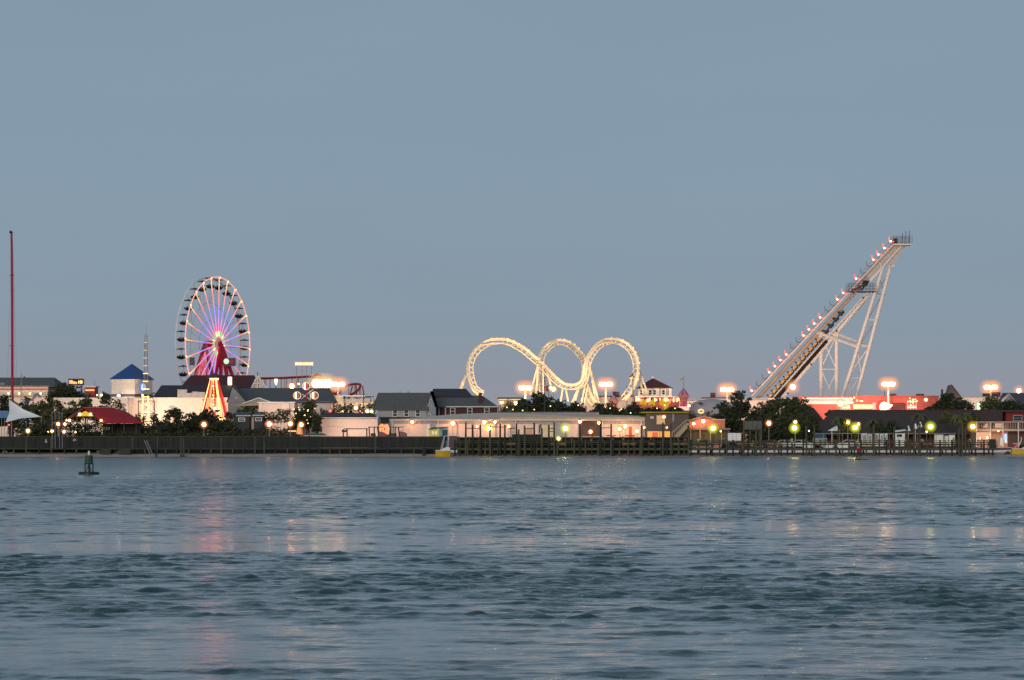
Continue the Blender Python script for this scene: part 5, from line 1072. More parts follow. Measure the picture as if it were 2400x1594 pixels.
# curved lamps along the stair
lit = [(45, 1370), (190, 1220), (235, 1170), (280, 1120), (328, 1075), (468, 920), (512, 870), (557, 822), (605, 772), (745, 625), (793, 572), (898, 455), (1040, 300), (1080, 258), (1130, 205), (1180, 150)]
drk = [(95, 1325), (145, 1270), (375, 1020), (420, 970), (655, 715), (697, 670), (945, 405), (995, 350)]
for (u, v) in lit+drk:
    p = q3(u, v, -1.4); m_ = G_STRO if (u, v) in lit else BLACKM
    o = MB().tube([p+Vector((-.5, 0, .75)), p+Vector((-.45, 0, -.1)), p+Vector((.0, 0, -.45)), p+Vector((.75, 0, -.3))], .055 if m_ is BLACKM else .15, 5).build('stair_lamp', BLACKM if m_ is BLACKM else glow('red_arm_light', (1, .13, .06), 1.5, False), lt)
    if m_ is not BLACKM: MB().ball(p+Vector((-.15, -.1, -.25)), .19, 7, 5).build('bulb', glow('pink_white_bulb', (1, .62, .45), 9, False), o)
# train on the lift
tr_ = thing('coaster_train', 'long yellow and black coaster train climbing the inclined lift tower', 'coaster train', (X(1880, Y), Y, GZ))
ux = (q3(780, 745)-q3(200, 1410)).normalized(); un = Vector((-ux.z, 0, ux.x))
def car(p, m, L_=1.75, dark=False):
    o = MB(); c = p
    def q(a, b, y): return c+ux*a+un*b+Vector((0, y, 0))
    pts = [(-L_/2, .15), (L_/2, .15), (L_/2, .5), (.25, .55), (.1, .85), (-.35, .85), (-.5, .55), (-L_/2, .55)]; b = len(o.v)
    o.v += [tuple(q(a, b_, -.75)) for a, b_ in pts]+[tuple(q(a, b_, .75)) for a, b_ in pts]; n = len(pts)
    o.f += [tuple(range(n)), tuple(range(2*n-1, n-1, -1))]+[(i, (i+1) % n, n+(i+1) % n, n+i) for i in range(n)]
    k = o.build('car', m, tr_)
    MB().tube([q(-.2, .7, -.4), q(-.35, 1.2, -.4)], [.24, .15], 6).tube([q(-.2, .7, .4), q(-.35, 1.2, .4)], [.24, .15], 6).build('seat', BRICK if not dark else BLACKM, k)
    MB().tube([q(-.6, .05, -.9), q(.6, .05, -.9)], .2, 6).build('wheel_carriage', BLACKM, k)
yc = mat('train_yellow', (.62, .28, .01), .35, .1)
for i in range(13):
    f = i/12; car(q3(205+395*f, 1432-458*f), yc)
for i in range(4):
    f = i/3; car(q3(655+125*f, 905-150*f), BLACKM, dark=True)
for i in range(7):
    f = i/6; a = q3(235+360*f, 1420-415*f, -.8); MB().tube([a-ux*2.1-un*.5, a+ux*1.9-un*.5], .50, 4).build('track_guard', mat('guard_black', (.02, .008, .008)), lt)
# ================================================================== centre and right background
Y = 646
t = bld('pavilion_house', 'white two storey house with a low maroon pyramid roof right of the right loop', 1543, Y, 'house')
walls(t, 1496, 1574, 909, Y, 9, WHITE); r_ = MB(); a, b, c_ = X(1492, Y), X(1577, Y), P(1530, 886, Y+4)
e_ = [(a, Y-.6, Z(909.5, Y)), (b, Y-.6, Z(909.5, Y)), (b-1, Y+10, Z(909.5, Y)), (a+1, Y+10, Z(909.5, Y))]
for i in range(4): r_.plate([e_[i], e_[(i+1) % 4], tuple(c_)], .12)
r_.build('roof', MAROON, t); MB().ball(P(1530, 885, Y+4), .35, 7, 5).build('finial', WHITE, t); MB().pb(1490, 1578, 908.6, 910.4, Y-.75, .12).build('fascia', STEELR, t)
for q in (1499, 1520, 1530, 1551): window(t, q, q+8, 913, 926, Y)
MB().pb(1561, 1568, 912, 927, Y-.05, .048).build('door', LGREY, t); MB().pb(1545.5, 1548, 910.5, 930, Y-.2, .19).build('pilaster', LGREY, t)
Y = 634
t = bld('arcade_row', 'low arcade front covered with red white and yellow party lights', 1540, Y, 'arcade')
walls(t, 1488, 1592, 931, Y, 5, mat('arcade_red', (.25, .05, .05))); MB().pb(1488, 1594, 929, 931, Y-.5, 5).build('roof', CREAM, t)
ar = random.Random(4)
for q in range(1490, 1592, 4): MB().pb(q, q+ar.uniform(1.4, 2.8), 931+ar.uniform(.5, 5), 939+ar.uniform(0, 5), Y-.2, .15).build('light_panel', ar.choice([G_STRW, G_STRY, G_STRO, G_RED and G_STRP, G_STRW, mat('arcade_dark', (.05, .01, .02))]), t)
lamp(1497, 936, Y-1, 'white light on a red post at the left end of the party lit arcade', 'bulb', G_YEL, .32)
# yellow duck-like slides built as plain yellow curved fins
for (a, lb) in ((1508, 'leftmost yellow curved fin ornament behind the taupe house roof'), (1528, 'second yellow curved fin ornament, right of the leftmost'), (1561, 'large yellow wavy ornament on a yellow post')):
    t = thing('yellow_ornament', lb, 'ornament', (X(a, 600), 600, GZ), 'yellow curved ornaments')
    po = [(a-9, 950), (a-7, 943), (a-1, 938), (a+4, 936), (a+5, 941), (a+8, 946), (a+6, 951), (a, 947)] if a < 1550 else [(a-16, 948), (a-14, 937), (a-8, 935), (a-6, 941), (a, 942), (a+8, 938), (a+9, 946), (a+4, 953), (a+1, 962), (a-4, 962), (a-6, 953)]
    MB().pp(po, 600, .5).build('fin', mat('lit_yellow', (.75, .42, .01), emit=(1, .6, .02), es=.25), t); MB().tube([(X(a, 600), 600.2, GZ), P(a, 948, 600.2)], .15, 6).build('post', YELLOWP, t)
# castle turrets
def turret(cx, yt, yc0, yc1, yb, w, Y, label, flag=True):
    t = thing('castle_turret', label, 'turret', (X(cx, Y), Y, GZ), 'pink lit castle turrets'); c = P(cx, yc1, Y); w_ = S(w, Y)
    pk = mat('pink_lit_plaster', (.55, .20, .18), emit=(1, .18, .16), es=.12) if flag else mat('pink_plaster', (.34, .15, .14)); nh = Z(yc0, Y)-c.z
    MB().lathe((c.x, Y, 0), [(w_*.72, GZ-.1), (w_*.72, c.z-.9), (w_*.95, c.z-.5), (w_*.95, c.z)], 14).build('tower', pk, t)
    for k in range(12):
        a0, a1 = 2*math.pi*k/12, 2*math.pi*(k+1)/12; m_ = MB(); pr_ = [(1.0, 0), (.98, .15), (.72, .45), (.38, .72), (.06, 1)]
        for r, h in pr_:
            for a in (a0, (a0+a1)/2, a1): m_.v.append((c.x+math.cos(a)*w_*r, Y+math.sin(a)*w_*r, c.z+.01+h*nh))
        for i in range(4):
            for j in range(2): m_.f.append((i*3+j, i*3+j+1, i*3+j+4, i*3+j+3))
        m_.build('roof_gore', pk if k % 2 else mat('violet_gore', (.18, .15, .3)), t)
    for k in range(12): a = 2*math.pi*k/12; MB().box(c.x+math.cos(a)*w_-.2, c.x+math.cos(a)*w_+.2, Y+math.sin(a)*w_-.2, Y+math.sin(a)*w_+.2, c.z-.4, c.z+.15).build('merlon', pk, t)
    for (o1, o2) in ((-.22, .22),): MB().box(c.x+o1*w_, c.x+o2*w_, Y-w_*.74, Y-w_*.6, c.z-3.2, c.z-1.2).build('window', mat('crimson', (.5, .02, .06), emit=(1, .03, .1), es=.3), t)
    if flag:
        MB().tube([(c.x, Y, c.z+nh*.95), (c.x, Y, Z(yt, Y))], .07, 5).build('flagpole', STEELG, t); a = Z(yt+2, Y)
        MB().prism([(c.x-.05, a), (c.x-.35, a-.1), (c.x-.75, a-.5), (c.x-.7, a-.85), (c.x-.05, a-.55)], Y-.02, Y+.02).build('flag', YELLOWP, t)
    return t
turret(1602, 882, 909, 927, 965, 11.5, 612, 'pink lit castle turret with a striped onion roof and a yellow flag')
turret(1438, 905, 925, 940, 960, 9.5, 650, 'smaller pink striped turret top rising between trees inside the right loop', False)
MB_ = thing('turret_base_lights', 'bright pink-white light row around the foot of the flagged turret', 'light row', (X(1602, 600), 600, GZ)); MB().pb(1590, 1616, 953, 962, 604, .4).build('light_row', glow('pink_white_row', (1, .45, .38), 1.4, False), MB_); MB().pb(1590, 1616, 962, 1045, 604.05, .3).build('stand', BRICK, MB_)
lamp(1615, 951, 603, 'white lamp at the right foot of the flagged castle turret', 'post', G_YEL, .28)
t = thing('flagpole', 'dark pole with a black and yellow flag beside the right loop', 'flagpole', (X(1483.5, 625), 625, GZ)); MB().tube([(X(1483.5, 625), 625, GZ), P(1483.5, 873, 625)], .09, 6).build('pole', BLACKM, t)
MB().pp([(1483, 875), (1479, 879), (1474, 884), (1475, 886), (1483, 882)], 625, .05).build('flag', BLACKM, t); MB().pp([(1483, 882.2), (1475, 886.2), (1474, 887), (1480, 889), (1483, 886)], 625, .05).build('flag_lower_half', YELLOWP, t)
t = thing('slim_mast', 'short thin mast standing on the flat roof left of the right loop foot', 'mast', (X(1469.5, 640), 640, GZ)); MB().tube([(X(1469.5, 640), 640, GZ), P(1469.5, 905, 640)], .1, 5).build('shaft', BLACKM, t)
Y = 660
t = bld('flat_arcade_left', 'low flat pale building behind the loops and trees', 1420, Y)
walls(t, 1365, 1500, 930, Y, 8, PINKW); MB().pb(1363, 1502, 927.5, 929.9, Y-.4, 9).build('roof_edge', BRICK, t); MB().pb(1365, 1380, 920, 927.4, Y+1, 3).build('plant_room', DGREY, t)
MB().pb(1437, 1452, 918, 927, Y+1, 3).build('plant_room', TAUPE, t)
Y = 590
t = bld('food_stand', 'small stand with a flat dark roof and yellow lights left of the big central tree', 1190, Y, 'stand')
walls(t, 1168, 1218, 935, Y, 5, CREAM); MB().pb(1166, 1222, 931.5, 934.8, Y-1, 7).build('roof', DGREY, t); MB().pb(1168, 1220, 935.1, 937, Y-.9, .8).build('light_trough', G_WIN, t)
for q in (1168, 1172): MB().pb(q, q+1.8, 950, 1046, Y-3, .2).build('post', BLACKM, t)
lamp(1176, 943, Y-2, 'round white-yellow lamp under the left corner of the small stand', 'wall', G_YEL, .36); lamp(1208, 945, Y-6, 'tall yellow glow lamp between the left trees of the centre', 'post', G_YEL, .42); lamp(1211, 952, Y-6.5, 'yellow lamp just below the tall yellow glow lamp', 'post', G_YEL, .3)
for i, q in enumerate((1217, 1224, 1232)): lamp(q, 953+i % 2*2, Y-5, ['left', 'middle', 'right'][i] + ' of three small red lights in the leaves left of the central tree', 'bulb', G_RED, .16)
Y = 648
t = bld('long_motel', 'long flat roofed white building with windows behind the trees right of the turret', 1700, Y)
walls(t, 1560, 1905, 938, Y, 8, PINKW); MB().pb(1610, 1800, 934, 937.9, Y-.4, 9).build('roof_edge', STEELG, t); MB().pb(1648, 1745, 931, 933.9, Y, 8).build('upper_roof', STEELR, t); MB().pb(1745, 1910, 933, 937, Y-.2, 8).build('parapet', CREAM, t)
MB().pb(1666, 1677, 920.5, 931, Y+1, 1.6).build('chimney', BRICK, t)
for q in (1614, 1622, 1650, 1665): window(t, q, q+6, 943, 951, Y)
MB().pb(1610, 1705, 938.4, 939.6, Y-.15, .1).build('trim', STEELG, t)
t = thing('fabric_dome', 'pale lilac fabric dome roof behind the turret', 'dome', (X(1665, 622), 622, GZ))
pr_ = [(6.2, 0)]+[(6.2*math.cos(a), 3.3*math.sin(a)) for a in [i*math.pi/14 for i in range(1, 7)]]+[(.1, 3.3)]
MB().lathe((X(1668, 622), 622, Z(970, 622)), pr_, 20).build('canopy', mat('lilac_canvas', (.42, .36, .38), .8), t); MB().lathe((X(1668, 622), 622, GZ), [(6, 0), (6, Z(970, 622)-GZ)], 20).build('side_wall', mat('lilac_wall', (.35, .3, .32)), t); MB().pb(1637, 1647, 943.5, 947.5, 616.5, .6).build('vent_hatch', DGREY, t)
# taupe two storey house
Y = 528
t = bld('taupe_house', 'dark taupe flat roofed two storey house with a yellow roof edge and orange lit room', 1565, Y, 'house')
walls(t, 1514, 1614, 968, Y, 9, TAUPE); MB().pb(1504, 1615, 965, 967.9, Y-.8, 10).build('roof', mat('yellow_green_edge', (.35, .32, .03)), t)
window(t, 1538, 1559, 973, 995, Y, glow('amber_curtain', (1, .58, .2), .55), fm=TAN); window(t, 1524, 1532, 976, 981, Y, LGREY); MB().pb(1576, 1580, 970, 988, Y-.06, .055).build('downpipe', STEELG, t)
MB().pb(1516, 1575, 1011, 1031, Y-.05, .045).build('lit_room', G_WINO, t); MB().pb(1529, 1542, 1013, 1029, Y-.09, .035).build('red_door', G_WINR, t)
for q in (1516, 1546, 1556, 1573): MB().pb(q, q+1.3, 1010, 1032, Y-.13, .07).build('room_post', TAUPE, t)
st = thing('outside_staircase', 'tan wooden outside staircase rising right between the two houses', 'staircase', (X(1595, Y-2), Y-2, GZ))
for yy in (Y-2.4, Y-1): MB().prism([(X(a, Y), Z(b, Y)) for a, b in ((1572, 1030), (1606, 992), (1616, 992), (1616, 996), (1580, 1036), (1572, 1036))], yy, yy+.1).build('stringer', TAN, st)
MB().prism([(X(a, Y), Z(b, Y)) for a, b in ((1572, 1014), (1606, 984), (1616, 984), (1616, 986), (1607, 986), (1573, 1016))], Y-2.4, Y-2.3).build('handrail', TAN, st); 
for i in range(12): a = 1574+i*3.1; b = 1030-i*3.3; MB().box(X(a, Y), X(a+3.4, Y), Y-2.3, Y-1, Z(b+.8, Y), Z(b, Y)).build('step', TAN, st)
for i in range(7): a = 1574+i*5.3; b = 1014-i*4.7; MB().box(X(a, Y)-.04, X(a, Y)+.04, Y-2.38, Y-2.3, Z(b+16, Y), Z(b, Y)).build('baluster', TAN, st)
lamp(1556, 977, Y-1, 'orange-white lamp in front of the amber curtain window of the taupe house', 'wall', G_SODS, .30); lamp(1563, 1002, Y-1, 'small square orange lamp on the taupe house between its floors', 'wall', G_SODS, .17)
# pink gabled house
Y = 532
t = bld('pink_lit_house', 'pink lit low gabled house with a green-grey lower storey right of the staircase', 1655, Y, 'house')
pw = siding('pink_siding', (.55, .24, .18)); gwalls(t, 1616, 1690, 1649, 977, 986, Y, 8, pw); r_ = MB(); gable_y(r_, 1612, 1692, 1649, 974.5, 985.5, Y, 8.4, t=.22); r_.build('roof', mat('salmon_trim', (.6, .35, .25)), t)
MB().pb(1672, 1699, 984, 1004, Y-1.6, 1.5).build('bay', pw, t); MB().pb(1671, 1700, 982.6, 984, Y-1.8, 2).build('bay_roof', WHITE, t); MB().pb(1675, 1697, 986.5, 1001, Y-1.66, .055).build('bay_panel', mat('orange_board', (.6, .22, .1)), t)
MB().pb(1608, 1712, 1003.5, 1007.5, Y-2, 2).build('porch_beam', mat('tan_grey', (.28, .22, .15)), t); MB().pb(1614, 1702, 1008, 1040, Y-.06, .055).build('lower_storey', mat('green_grey_wall', (.13, .13, .06)), t)
for q in (1618, 1640, 1664, 1690): MB().pb(q, q+2, 1008, 1046, Y-1.9, .2).build('porch_post', TAN, t)
lamp(1648, 987, Y-1, 'larger orange lamp in the gable of the pink lit house', 'wall', G_SOD, .42); lamp(1626, 993, Y-1, 'smaller orange lamp at the left of the pink lit house', 'wall', G_SOD, .30)
lamp(1689, 1011, Y-2.2, 'narrow yellow lamp under the right end of the pink house porch', 'wall', G_YEL, .14)
t = thing('yellow_dish', 'small yellow lit ring shaped sign above the pink house gable', 'sign', (X(1645, 560), 560, GZ)); MB().tube([P(1643+6*math.cos(q), 964+4*math.sin(q), 560) for q in [i*.5 for i in range(13)]], .16, 5).build('ring', glow('yellow_ring', (1, .75, .25), 1.2, False), t); MB().tube([P(1643, 968, 560), (X(1643, 560), 560, GZ)], .07, 5).build('post', STEELG, t)
# white boxes and board near the dark tree
Y = 516
t = thing('white_trailer', 'plain white box trailer in front of the big dark tree', 'trailer', (X(1722, Y), Y, GZ)); MB().pb(1706, 1737, 1015, 1034, Y, 2.2).build('body', SAILM, t)
for q in (1716, 1726): MB().pb(q, q+.6, 1016, 1033, Y-.02, .018).build('seam', LGREY, t)
for q in (1712, 1730): w_ = MB().lathe((0, 0, 0), [(.3, 0), (.34, .2)], 12); w_.v = [(X(q, Y)+a, Y+.3+c, GZ+.34+b) for a, b, c in w_.v]; w_.build('wheel', BLACKM, t)
t = thing('notice_hoarding', 'grey four panel hoarding standing high in front of the dark tree', 'hoarding', (X(1762, 514), 514, GZ))
for i in range(4): MB().pb(1742+i*11, 1752.4+i*11, 987, 1007, 514, .15).build('panel', mat('hoarding_grey', (.10, .105, .10)), t)
MB().pb(1740, 1787, 985.6, 986.9, 513.95, .25).build('top_rail', WOODD, t)
for q in (1742, 1757, 1772, 1784): MB().pb(q, q+2, 1007, 1046, 514.2, .2).build('post', WOOD, t)
lamp(1802, 992, 520, 'single deep orange lamp under the dark trees right of the grey hoarding', 'post', G_SOD, .42)
lamp(1864, 989, 520, 'small orange-white lamp right above a yellow-green pier lamp', 'post', G_SOD, .30); lamp(1987, 990, 519, 'yellow lamp in the small tree under the brown roofs, upper left', 'post', G_PIERO, .28); lamp(2012, 994, 519, 'small orange lamp upper right of the pier lamp over the paddler', 'post', G_SOD, .28)
# ------------------------------------------------------------------ brown roofs
Y = 560
t = bld('brown_roof_hall', 'very long hall with a dark brown roof behind the right half of the pier', 2150, Y)
walls(t, 1925, 2400, 1018, Y+3, 14, BRICK)
r_ = MB(); ym = Y+8; r_.plate([P(1895, 1018, Y), P(2345, 1016, Y), P(2345, 961.5, ym), P(1952, 961.5, ym)], .2); r_.plate([P(1895, 1018, Y+17), P(1895, 1018, Y), P(1952, 961.5, ym)], .2); r_.build('roof', THATCH, t)
r_ = MB(); r_.plate([P(2320, 988, Y-2), P(2480, 988, Y-2), P(2480, 961, ym-1), P(2320, 961, ym-1)], .2); r_.build('right_roof', THATCH, t); MB().pb(1950, 2350, 960.4, 962.4, ym-.2, .5).build('ridge', BRICK, t)
t = bld('brown_side_roof', 'smaller dark reddish brown roof slope left of the long brown roof hall', 1910, 572)
r_ = MB(); r_.plate([P(1850, 1012, 566), P(1952, 1012, 566), P(1908, 957, 573), P(1885, 948, 573), P(1868, 952, 573)], .2); r_.build('roof', mat('red_brown_roof', (.06, .028, .025), .9, .25), t); walls(t, 1860, 1940, 1012, 568, 6, BRICK)
Y = 636
t = bld('red_wall_building', 'long low building with a bright red lit wall right of the lift tower', 2060, Y)
walls(t, 1870, 2200, 929, Y, 8, REDW); MB().pb(1998, 2202, 927.6, 929, Y-.3, 9).build('roof_edge', REDW, t); MB().pb(1880, 1998, 932, 947, Y-.6, .55).build('grey_front', CREAM, t); MB().pb(1880, 1998, 935, 940, Y-.75, .1).build('window_band', LGREY, t)
MB().pb(2000, 2045, 948, 958, Y-.5, .45).build('lit_counter', mat('counter_glow', (.7, .5, .3), emit=(1, .5, .25), es=.5), t); MB().pb(2045, 2056, 944, 960, Y-.6, .55).build('grey_shutter', LGREY, t); MB().pb(2092, 2120, 945, 960, Y-.5, .45).build('dark_opening', BRICK, t)
for (a, b) in ((2084, 2101), (2150, 2166)): MB().pb(a, b, 923, 927, Y+.5, 2).build('roof_unit', BRICK, t)
MB().tube([P(2073, 928, Y), P(2073, 912, Y)], .05, 4).build('aerial', BLACKM, t)
t = thing('glowing_ride_canopy', 'overexposed white and yellow ball shaped lit ride before the red wall', 'ride', (X(2070, 622), 622, GZ))
MB().ball(P(2070, 953, 622), 1.05, 12, 8).build('globe', glow('canopy_glow', (1, .8, .45), 7), t); MB().ball(P(2066, 952, 622.6), 1.35, 12, 8).build('shell', mat('shell_red', (.6, .05, .04), emit=(1, .08, .05), es=.5), t)
MB().pp([(2072, 946), (2086, 947), (2093, 949), (2090, 953), (2084, 957), (2076, 958)], 621.6, .5).build('wing', glow('wing_glow', (1, .75, .5), 3), t); MB().tube([P(2068, 960, 622), (X(2068, 622), 622, GZ)], .3, 7).build('stem', REDP, t)
for (a, b, w_, h_, lb, e) in ((1983, 937, 20, 26, 'green topped lit kiddie ride frame under the leaning tower legs', 1), (2138, 936, 22, 24, 'lit kiddie ride frame with a green peaked top before the red wall', 2)):
    t = thing('kiddie_ride', lb, 'ride', (X(a, 620), 620, GZ), 'small lit ride frames')
    MB().pp([(a-w_*.45, b+4), (a+w_*.1, b-1), (a+w_*.18, b-4), (a+w_*.26, b+5)], 619.6, .5).build('green_top', mat('ride_green', (.02, .35, .2), emit=(.1, .9, .5), es=.3), t)
    for q in (-.5, -.2, .1, .42): MB().pb(a+w_*q, a+w_*q+1, b+3, 1046, 619.8, .15).build('post', mat('lit_pink_post', (.8, .5, .4), emit=(1, .5, .35), es=.7), t)
    for z_ in (5, 11, 18): MB().pb(a-w_*.5, a+w_*.45, b+z_, b+z_+1, 619.6, .12).build('lit_rail', G_STRW if z_ != 11 else G_STRP, t)
    for k in range(9): MB().ball(P(a-w_*.5+ar.uniform(0, 1.3)*w_, b+ar.uniform(-3, 14), 619.3), .14, 5, 4).build('fairy_bulb', G_TINY, t)
    MB().pb(a-w_*.45, a+w_*.4, b+13, b+22, 620.2, .2).build('back_panel', mat('ride_pink', (.8, .3, .25), emit=(1, .35, .3), es=.6), t)
lamp(1970, 946, 615, 'hot yellow lamp at the foot of the lift tower legs', 'post', G_YEL, .7); lamp(2170, 937, 615, 'small bright lamp on the right part of the red wall', 'post', G_YEL, .34)
for i, (a, b) in enumerate(((2002, 932), (2009, 939), (2017, 940), (2021, 940))): lamp(a, b, 617, ['topmost', 'leftmost lower', 'middle lower', 'rightmost lower'][i] + ' tiny yellow bulb right of the green topped ride frame', 'bulb', G_TINY, .22)
t = thing('dark_spire', 'dark steep pointed wooden peak behind the tree on the right', 'peak', (X(2229, 628), 628, GZ)); MB().pp([(2219, 965), (2219, 932), (2227, 904), (2229, 902), (2232, 904), (2252, 932), (2254, 965)], 628, 4).build('peak', mat('brown_grey_wood', (.10, .075, .07), .9, .2), t); MB().pp([(2254, 966), (2254, 930.5), (2231, 901), (2229, 901), (2253, 933), (2252.5, 966)], 627.8, .2).build('rake', DGREY, t)
t = thing('small_dark_statue', 'small dark upright figure shaped post left of the pointed peak', 'post', (X(2208, 626), 626, GZ)); MB().lathe((X(2208, 626), 626, Z(925, 626)), [(.35, -12), (.3, 0), (.22, .7), (.28, .9), (.05, 1.3)], 8).build('shaft', DGREY, t)
Y = 632
t = bld('cream_block_right', 'cream wall with a thin dark roof line between the pointed peak and the chimneys', 2280, Y); walls(t, 2235, 2330, 931.5, Y, 8, CREAM); MB().pb(2233, 2332, 929.4, 931.4, Y-.3, 9).build('roof_edge', STEELG, t)
for (a, b, c_) in ((2306, 2320, 922), (2326, 2345, 919)): MB().pb(a, b, c_, 930, Y+1, 2).build('chimney', BRICK, t)
t = thing('green_lit_sign', 'green and white backlit sign with dark leaf like marks at the right', 'sign', (X(2301, 600), 600, GZ)); MB().pb(2291, 2312, 944, 961, 600, .3).build('light_box', glow('green_sign_glow', (.72, 1, .5), 1.5, False), t); MB().tube([P(2301, 961, 600.15), (X(2301, 600), 600.15, GZ)], .12, 5).build('post', BLACKM, t)
MB().pp([(2296, 945), (2311, 944.5), (2311, 952), (2305, 950), (2300, 951), (2298, 948)], 599.92, .07).pp([(2295, 953), (2302, 951.5), (2300, 956), (2296, 955)], 599.92, .07).build('dark_marks', mat('dark_green', (.01, .05, .02)), t); MB().pb(2290.3, 2291, 944, 961, 599.9, .4).build('edge_tube', mat('cyan_tube', (.1, .5, .6), emit=(.2, .9, 1), es=1), t)
Y = 618
t = bld('right_edge_house', 'dark roofed house with a small white front gable at the right edge', 2385, Y, 'house'); walls(t, 2352, 2440, 945, Y, 8, DGREY); r_ = MB(); gable_x(r_, 2352, 2450, 921, 948, Y, 9, hip=6); r_.build('roof', mat('purple_grey_roof', (.07, .055, .07)), t)
r_ = MB(); gable_y(r_, 2353, 2379, 2365, 923, 940, Y-1.5, 4); r_.build('gable_roof', WHITE, t); MB().pp([(2355, 948), (2377, 948), (2365, 925)], Y-1.4, 1).build('gable_wall', LGREY, t); MB().pb(2354, 2362, 921, 928, Y+1, 1.5).build('chimney', BRICK, t)
# porch house at right
Y = 521
t = bld('porch_house', 'two storey house with white columned upper porch at the right edge', 2350, Y, 'house')
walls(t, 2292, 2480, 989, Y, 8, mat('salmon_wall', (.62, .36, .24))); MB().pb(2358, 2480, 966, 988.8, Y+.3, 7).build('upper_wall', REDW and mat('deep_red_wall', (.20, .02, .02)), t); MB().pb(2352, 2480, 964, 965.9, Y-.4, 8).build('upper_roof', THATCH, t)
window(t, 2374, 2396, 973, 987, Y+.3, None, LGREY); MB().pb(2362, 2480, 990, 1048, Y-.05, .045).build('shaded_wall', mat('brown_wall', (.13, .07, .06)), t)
MB().pb(2286, 2480, 1006, 1010.5, Y-2.6, 2.6).build('balcony_floor', mat('cream_beam', (.6, .48, .32)), t); MB().pb(2286, 2480, 988.2, 990, Y-2.7, 2.7).build('balcony_rail', mat('pinkish_rail', (.6, .45, .38)), t)
for q in range(2288, 2480, 4): MB().pb(q, q+.9, 990, 1006, Y-2.65, .08).build('baluster', mat('pinkish_rail', (.6, .45, .38)), t)
for q in (2288, 2320, 2350, 2386, 2420): MB().pb(q, q+2, 990, 1048, Y-2.75, .2).build('column', WHITE, t)
for (a, b) in ((2302, 2316), (2331, 2349)): window(t, a, b, 991, 1003, Y, glow('peach_window', (1, .6, .35), .8))
MB().pb(2322, 2330, 991, 1005, Y-.08, .07).build('dark_door', BRICK, t); MB().pb(2286, 2350, 966, 988, Y+1, 6).build('roof_skirt', THATCH, t)
MB().pb(2288, 2322, 1013, 1030, Y-.07, .06).build('lit_room', glow('peach_room', (1, .5, .28), .8), t); MB().pb(2354, 2360, 1017, 1031, Y-.12, .05).build('blue_screen', G_BLUE, t); MB().pb(2344.5, 2349, 1026, 1044, Y-.12, .05).build('poster', glow('lit_poster', (.7, .8, .9), .7, False), t); MB().pb(2355, 2360, 1031.2, 1038, Y-.12, .05).build('screen_base', glow('white_panel', (.9, 1, .9), .9, False), t)
MB().pb(2326, 2344, 1014, 1046, Y-.1, .05).build('pale_panel', mat('tan_pale', (.5, .35, .25)), t)
lamp(2299, 1027, Y-4, 'left of two small orange lamps on the pier end before the porch', 'post', G_SODS, .22, zb=GZ); lamp(2314, 1026, Y-4, 'right of two small orange lamps on the pier end before the porch', 'post', G_SODS, .24, zb=GZ); lamp(2340, 1010.8, Y-2.9, 'small lamp hung below the balcony floor', 'bulb', G_SODS, .14); lamp(2172, 1012, 512, 'small peach lamp left below the second pier lamp from the right', 'bulb', G_SODS, .17)
t = thing('red_cooler', 'small red box on the quay beside the right hand yellow boat', 'box', (X(2379, 506), 506, .75)); MB().pb(2375, 2385, 1040, 1049, 506, .7).build('body', REDP, t); MB().pb(2374.5, 2385.5, 1039, 1040, 505.97, .76).build('lid', WHITE, t)
t = thing('white_davit', 'white curved metal davit standing at the right edge behind the yellow boat', 'davit', (X(2390, 505), 505, GZ)); MB().tube([P(2386, 1048, 505), P(2391, 1040, 505), P(2394, 1030, 505), P(2393, 1024, 505)], .07, 6).tube([P(2378, 1049, 505), P(2394, 1034, 505)], .05, 5).build('frame', WHITE, t)
t = thing('black_crate_heap', 'black heap of gear behind the yellow boat at the right edge', 'gear heap', (X(2397, 507), 507, GZ-.3)); MB().lathe((X(2398, 507), 507, GZ-.5), [(.9, 0), (.8, .6), (.5, 1.1), (.2, 1.2)], 9).build('cover', BLACKM, t)
# ------------------------------------------------------------------ stalls, tents, cars behind the pier
Y = 516
t = bld('white_canopy_tent', 'white peaked canopy tent left of the paddler behind the pier', 1955, Y, 'tent'); MB().plate([P(1941, 1009, Y-.5), P(1968, 1009, Y-.5), P(1962, 998, Y+.8), P(1958, 999, Y+.8)], .06).build('roof', SAILM, t)
for q in (1949, 1966): MB().pb(q, q+1.3, 1009, 1046, Y-.4, .1).build('post', WHITE, t)
t = bld('blue_sign_stall', 'low stall with a blue front board between the boats on land', 1922, Y, 'stall'); MB().pb(1908, 1936, 1017, 1026, Y-.6, .2).build('blue_board', mat('muted_blue', (.03, .08, .16)), t); MB().pb(1906, 1938, 1026.2, 1044, Y-.4, 1).build('counter', LGREY, t)
for i, (a, b, y) in enumerate(((2020, 2032, 1016), (2034, 2044, 1018), (2050, 2060, 1016), (2063, 2071, 1017), (2074, 2080, 1016))):
    t = thing('white_locker', ['first', 'second', 'third', 'fourth', 'fifth'][i] + ' white locker from the left in the row behind the pier right of the paddler', 'locker', (X((a+b)/2, Y), Y, GZ), 'white lockers behind the pier'); MB().pb(a, b, y, 1046, Y, .8).build('body', SAILM, t); MB().pb(a+1.5, b-1.5, y+2.5, 1040, Y-.03, .028).build('door', LGREY, t)
t = bld('white_van_row', 'low white shed with a dark window band behind the pier under the wide brown roof', 2110, Y, 'shed'); MB().pb(2097, 2121, 1015, 1046, Y, 2).build('wall', SAILM, t); MB().pb(2102, 2114, 1018, 1024, Y-.05, .045).build('window', GLASS, t); MB().plate([P(2095, 1012, Y-.8), P(2122, 1009, Y-.8), P(2122, 1006, Y+2), P(2095, 1009, Y+2)], .08).build('roof', SAILM, t)
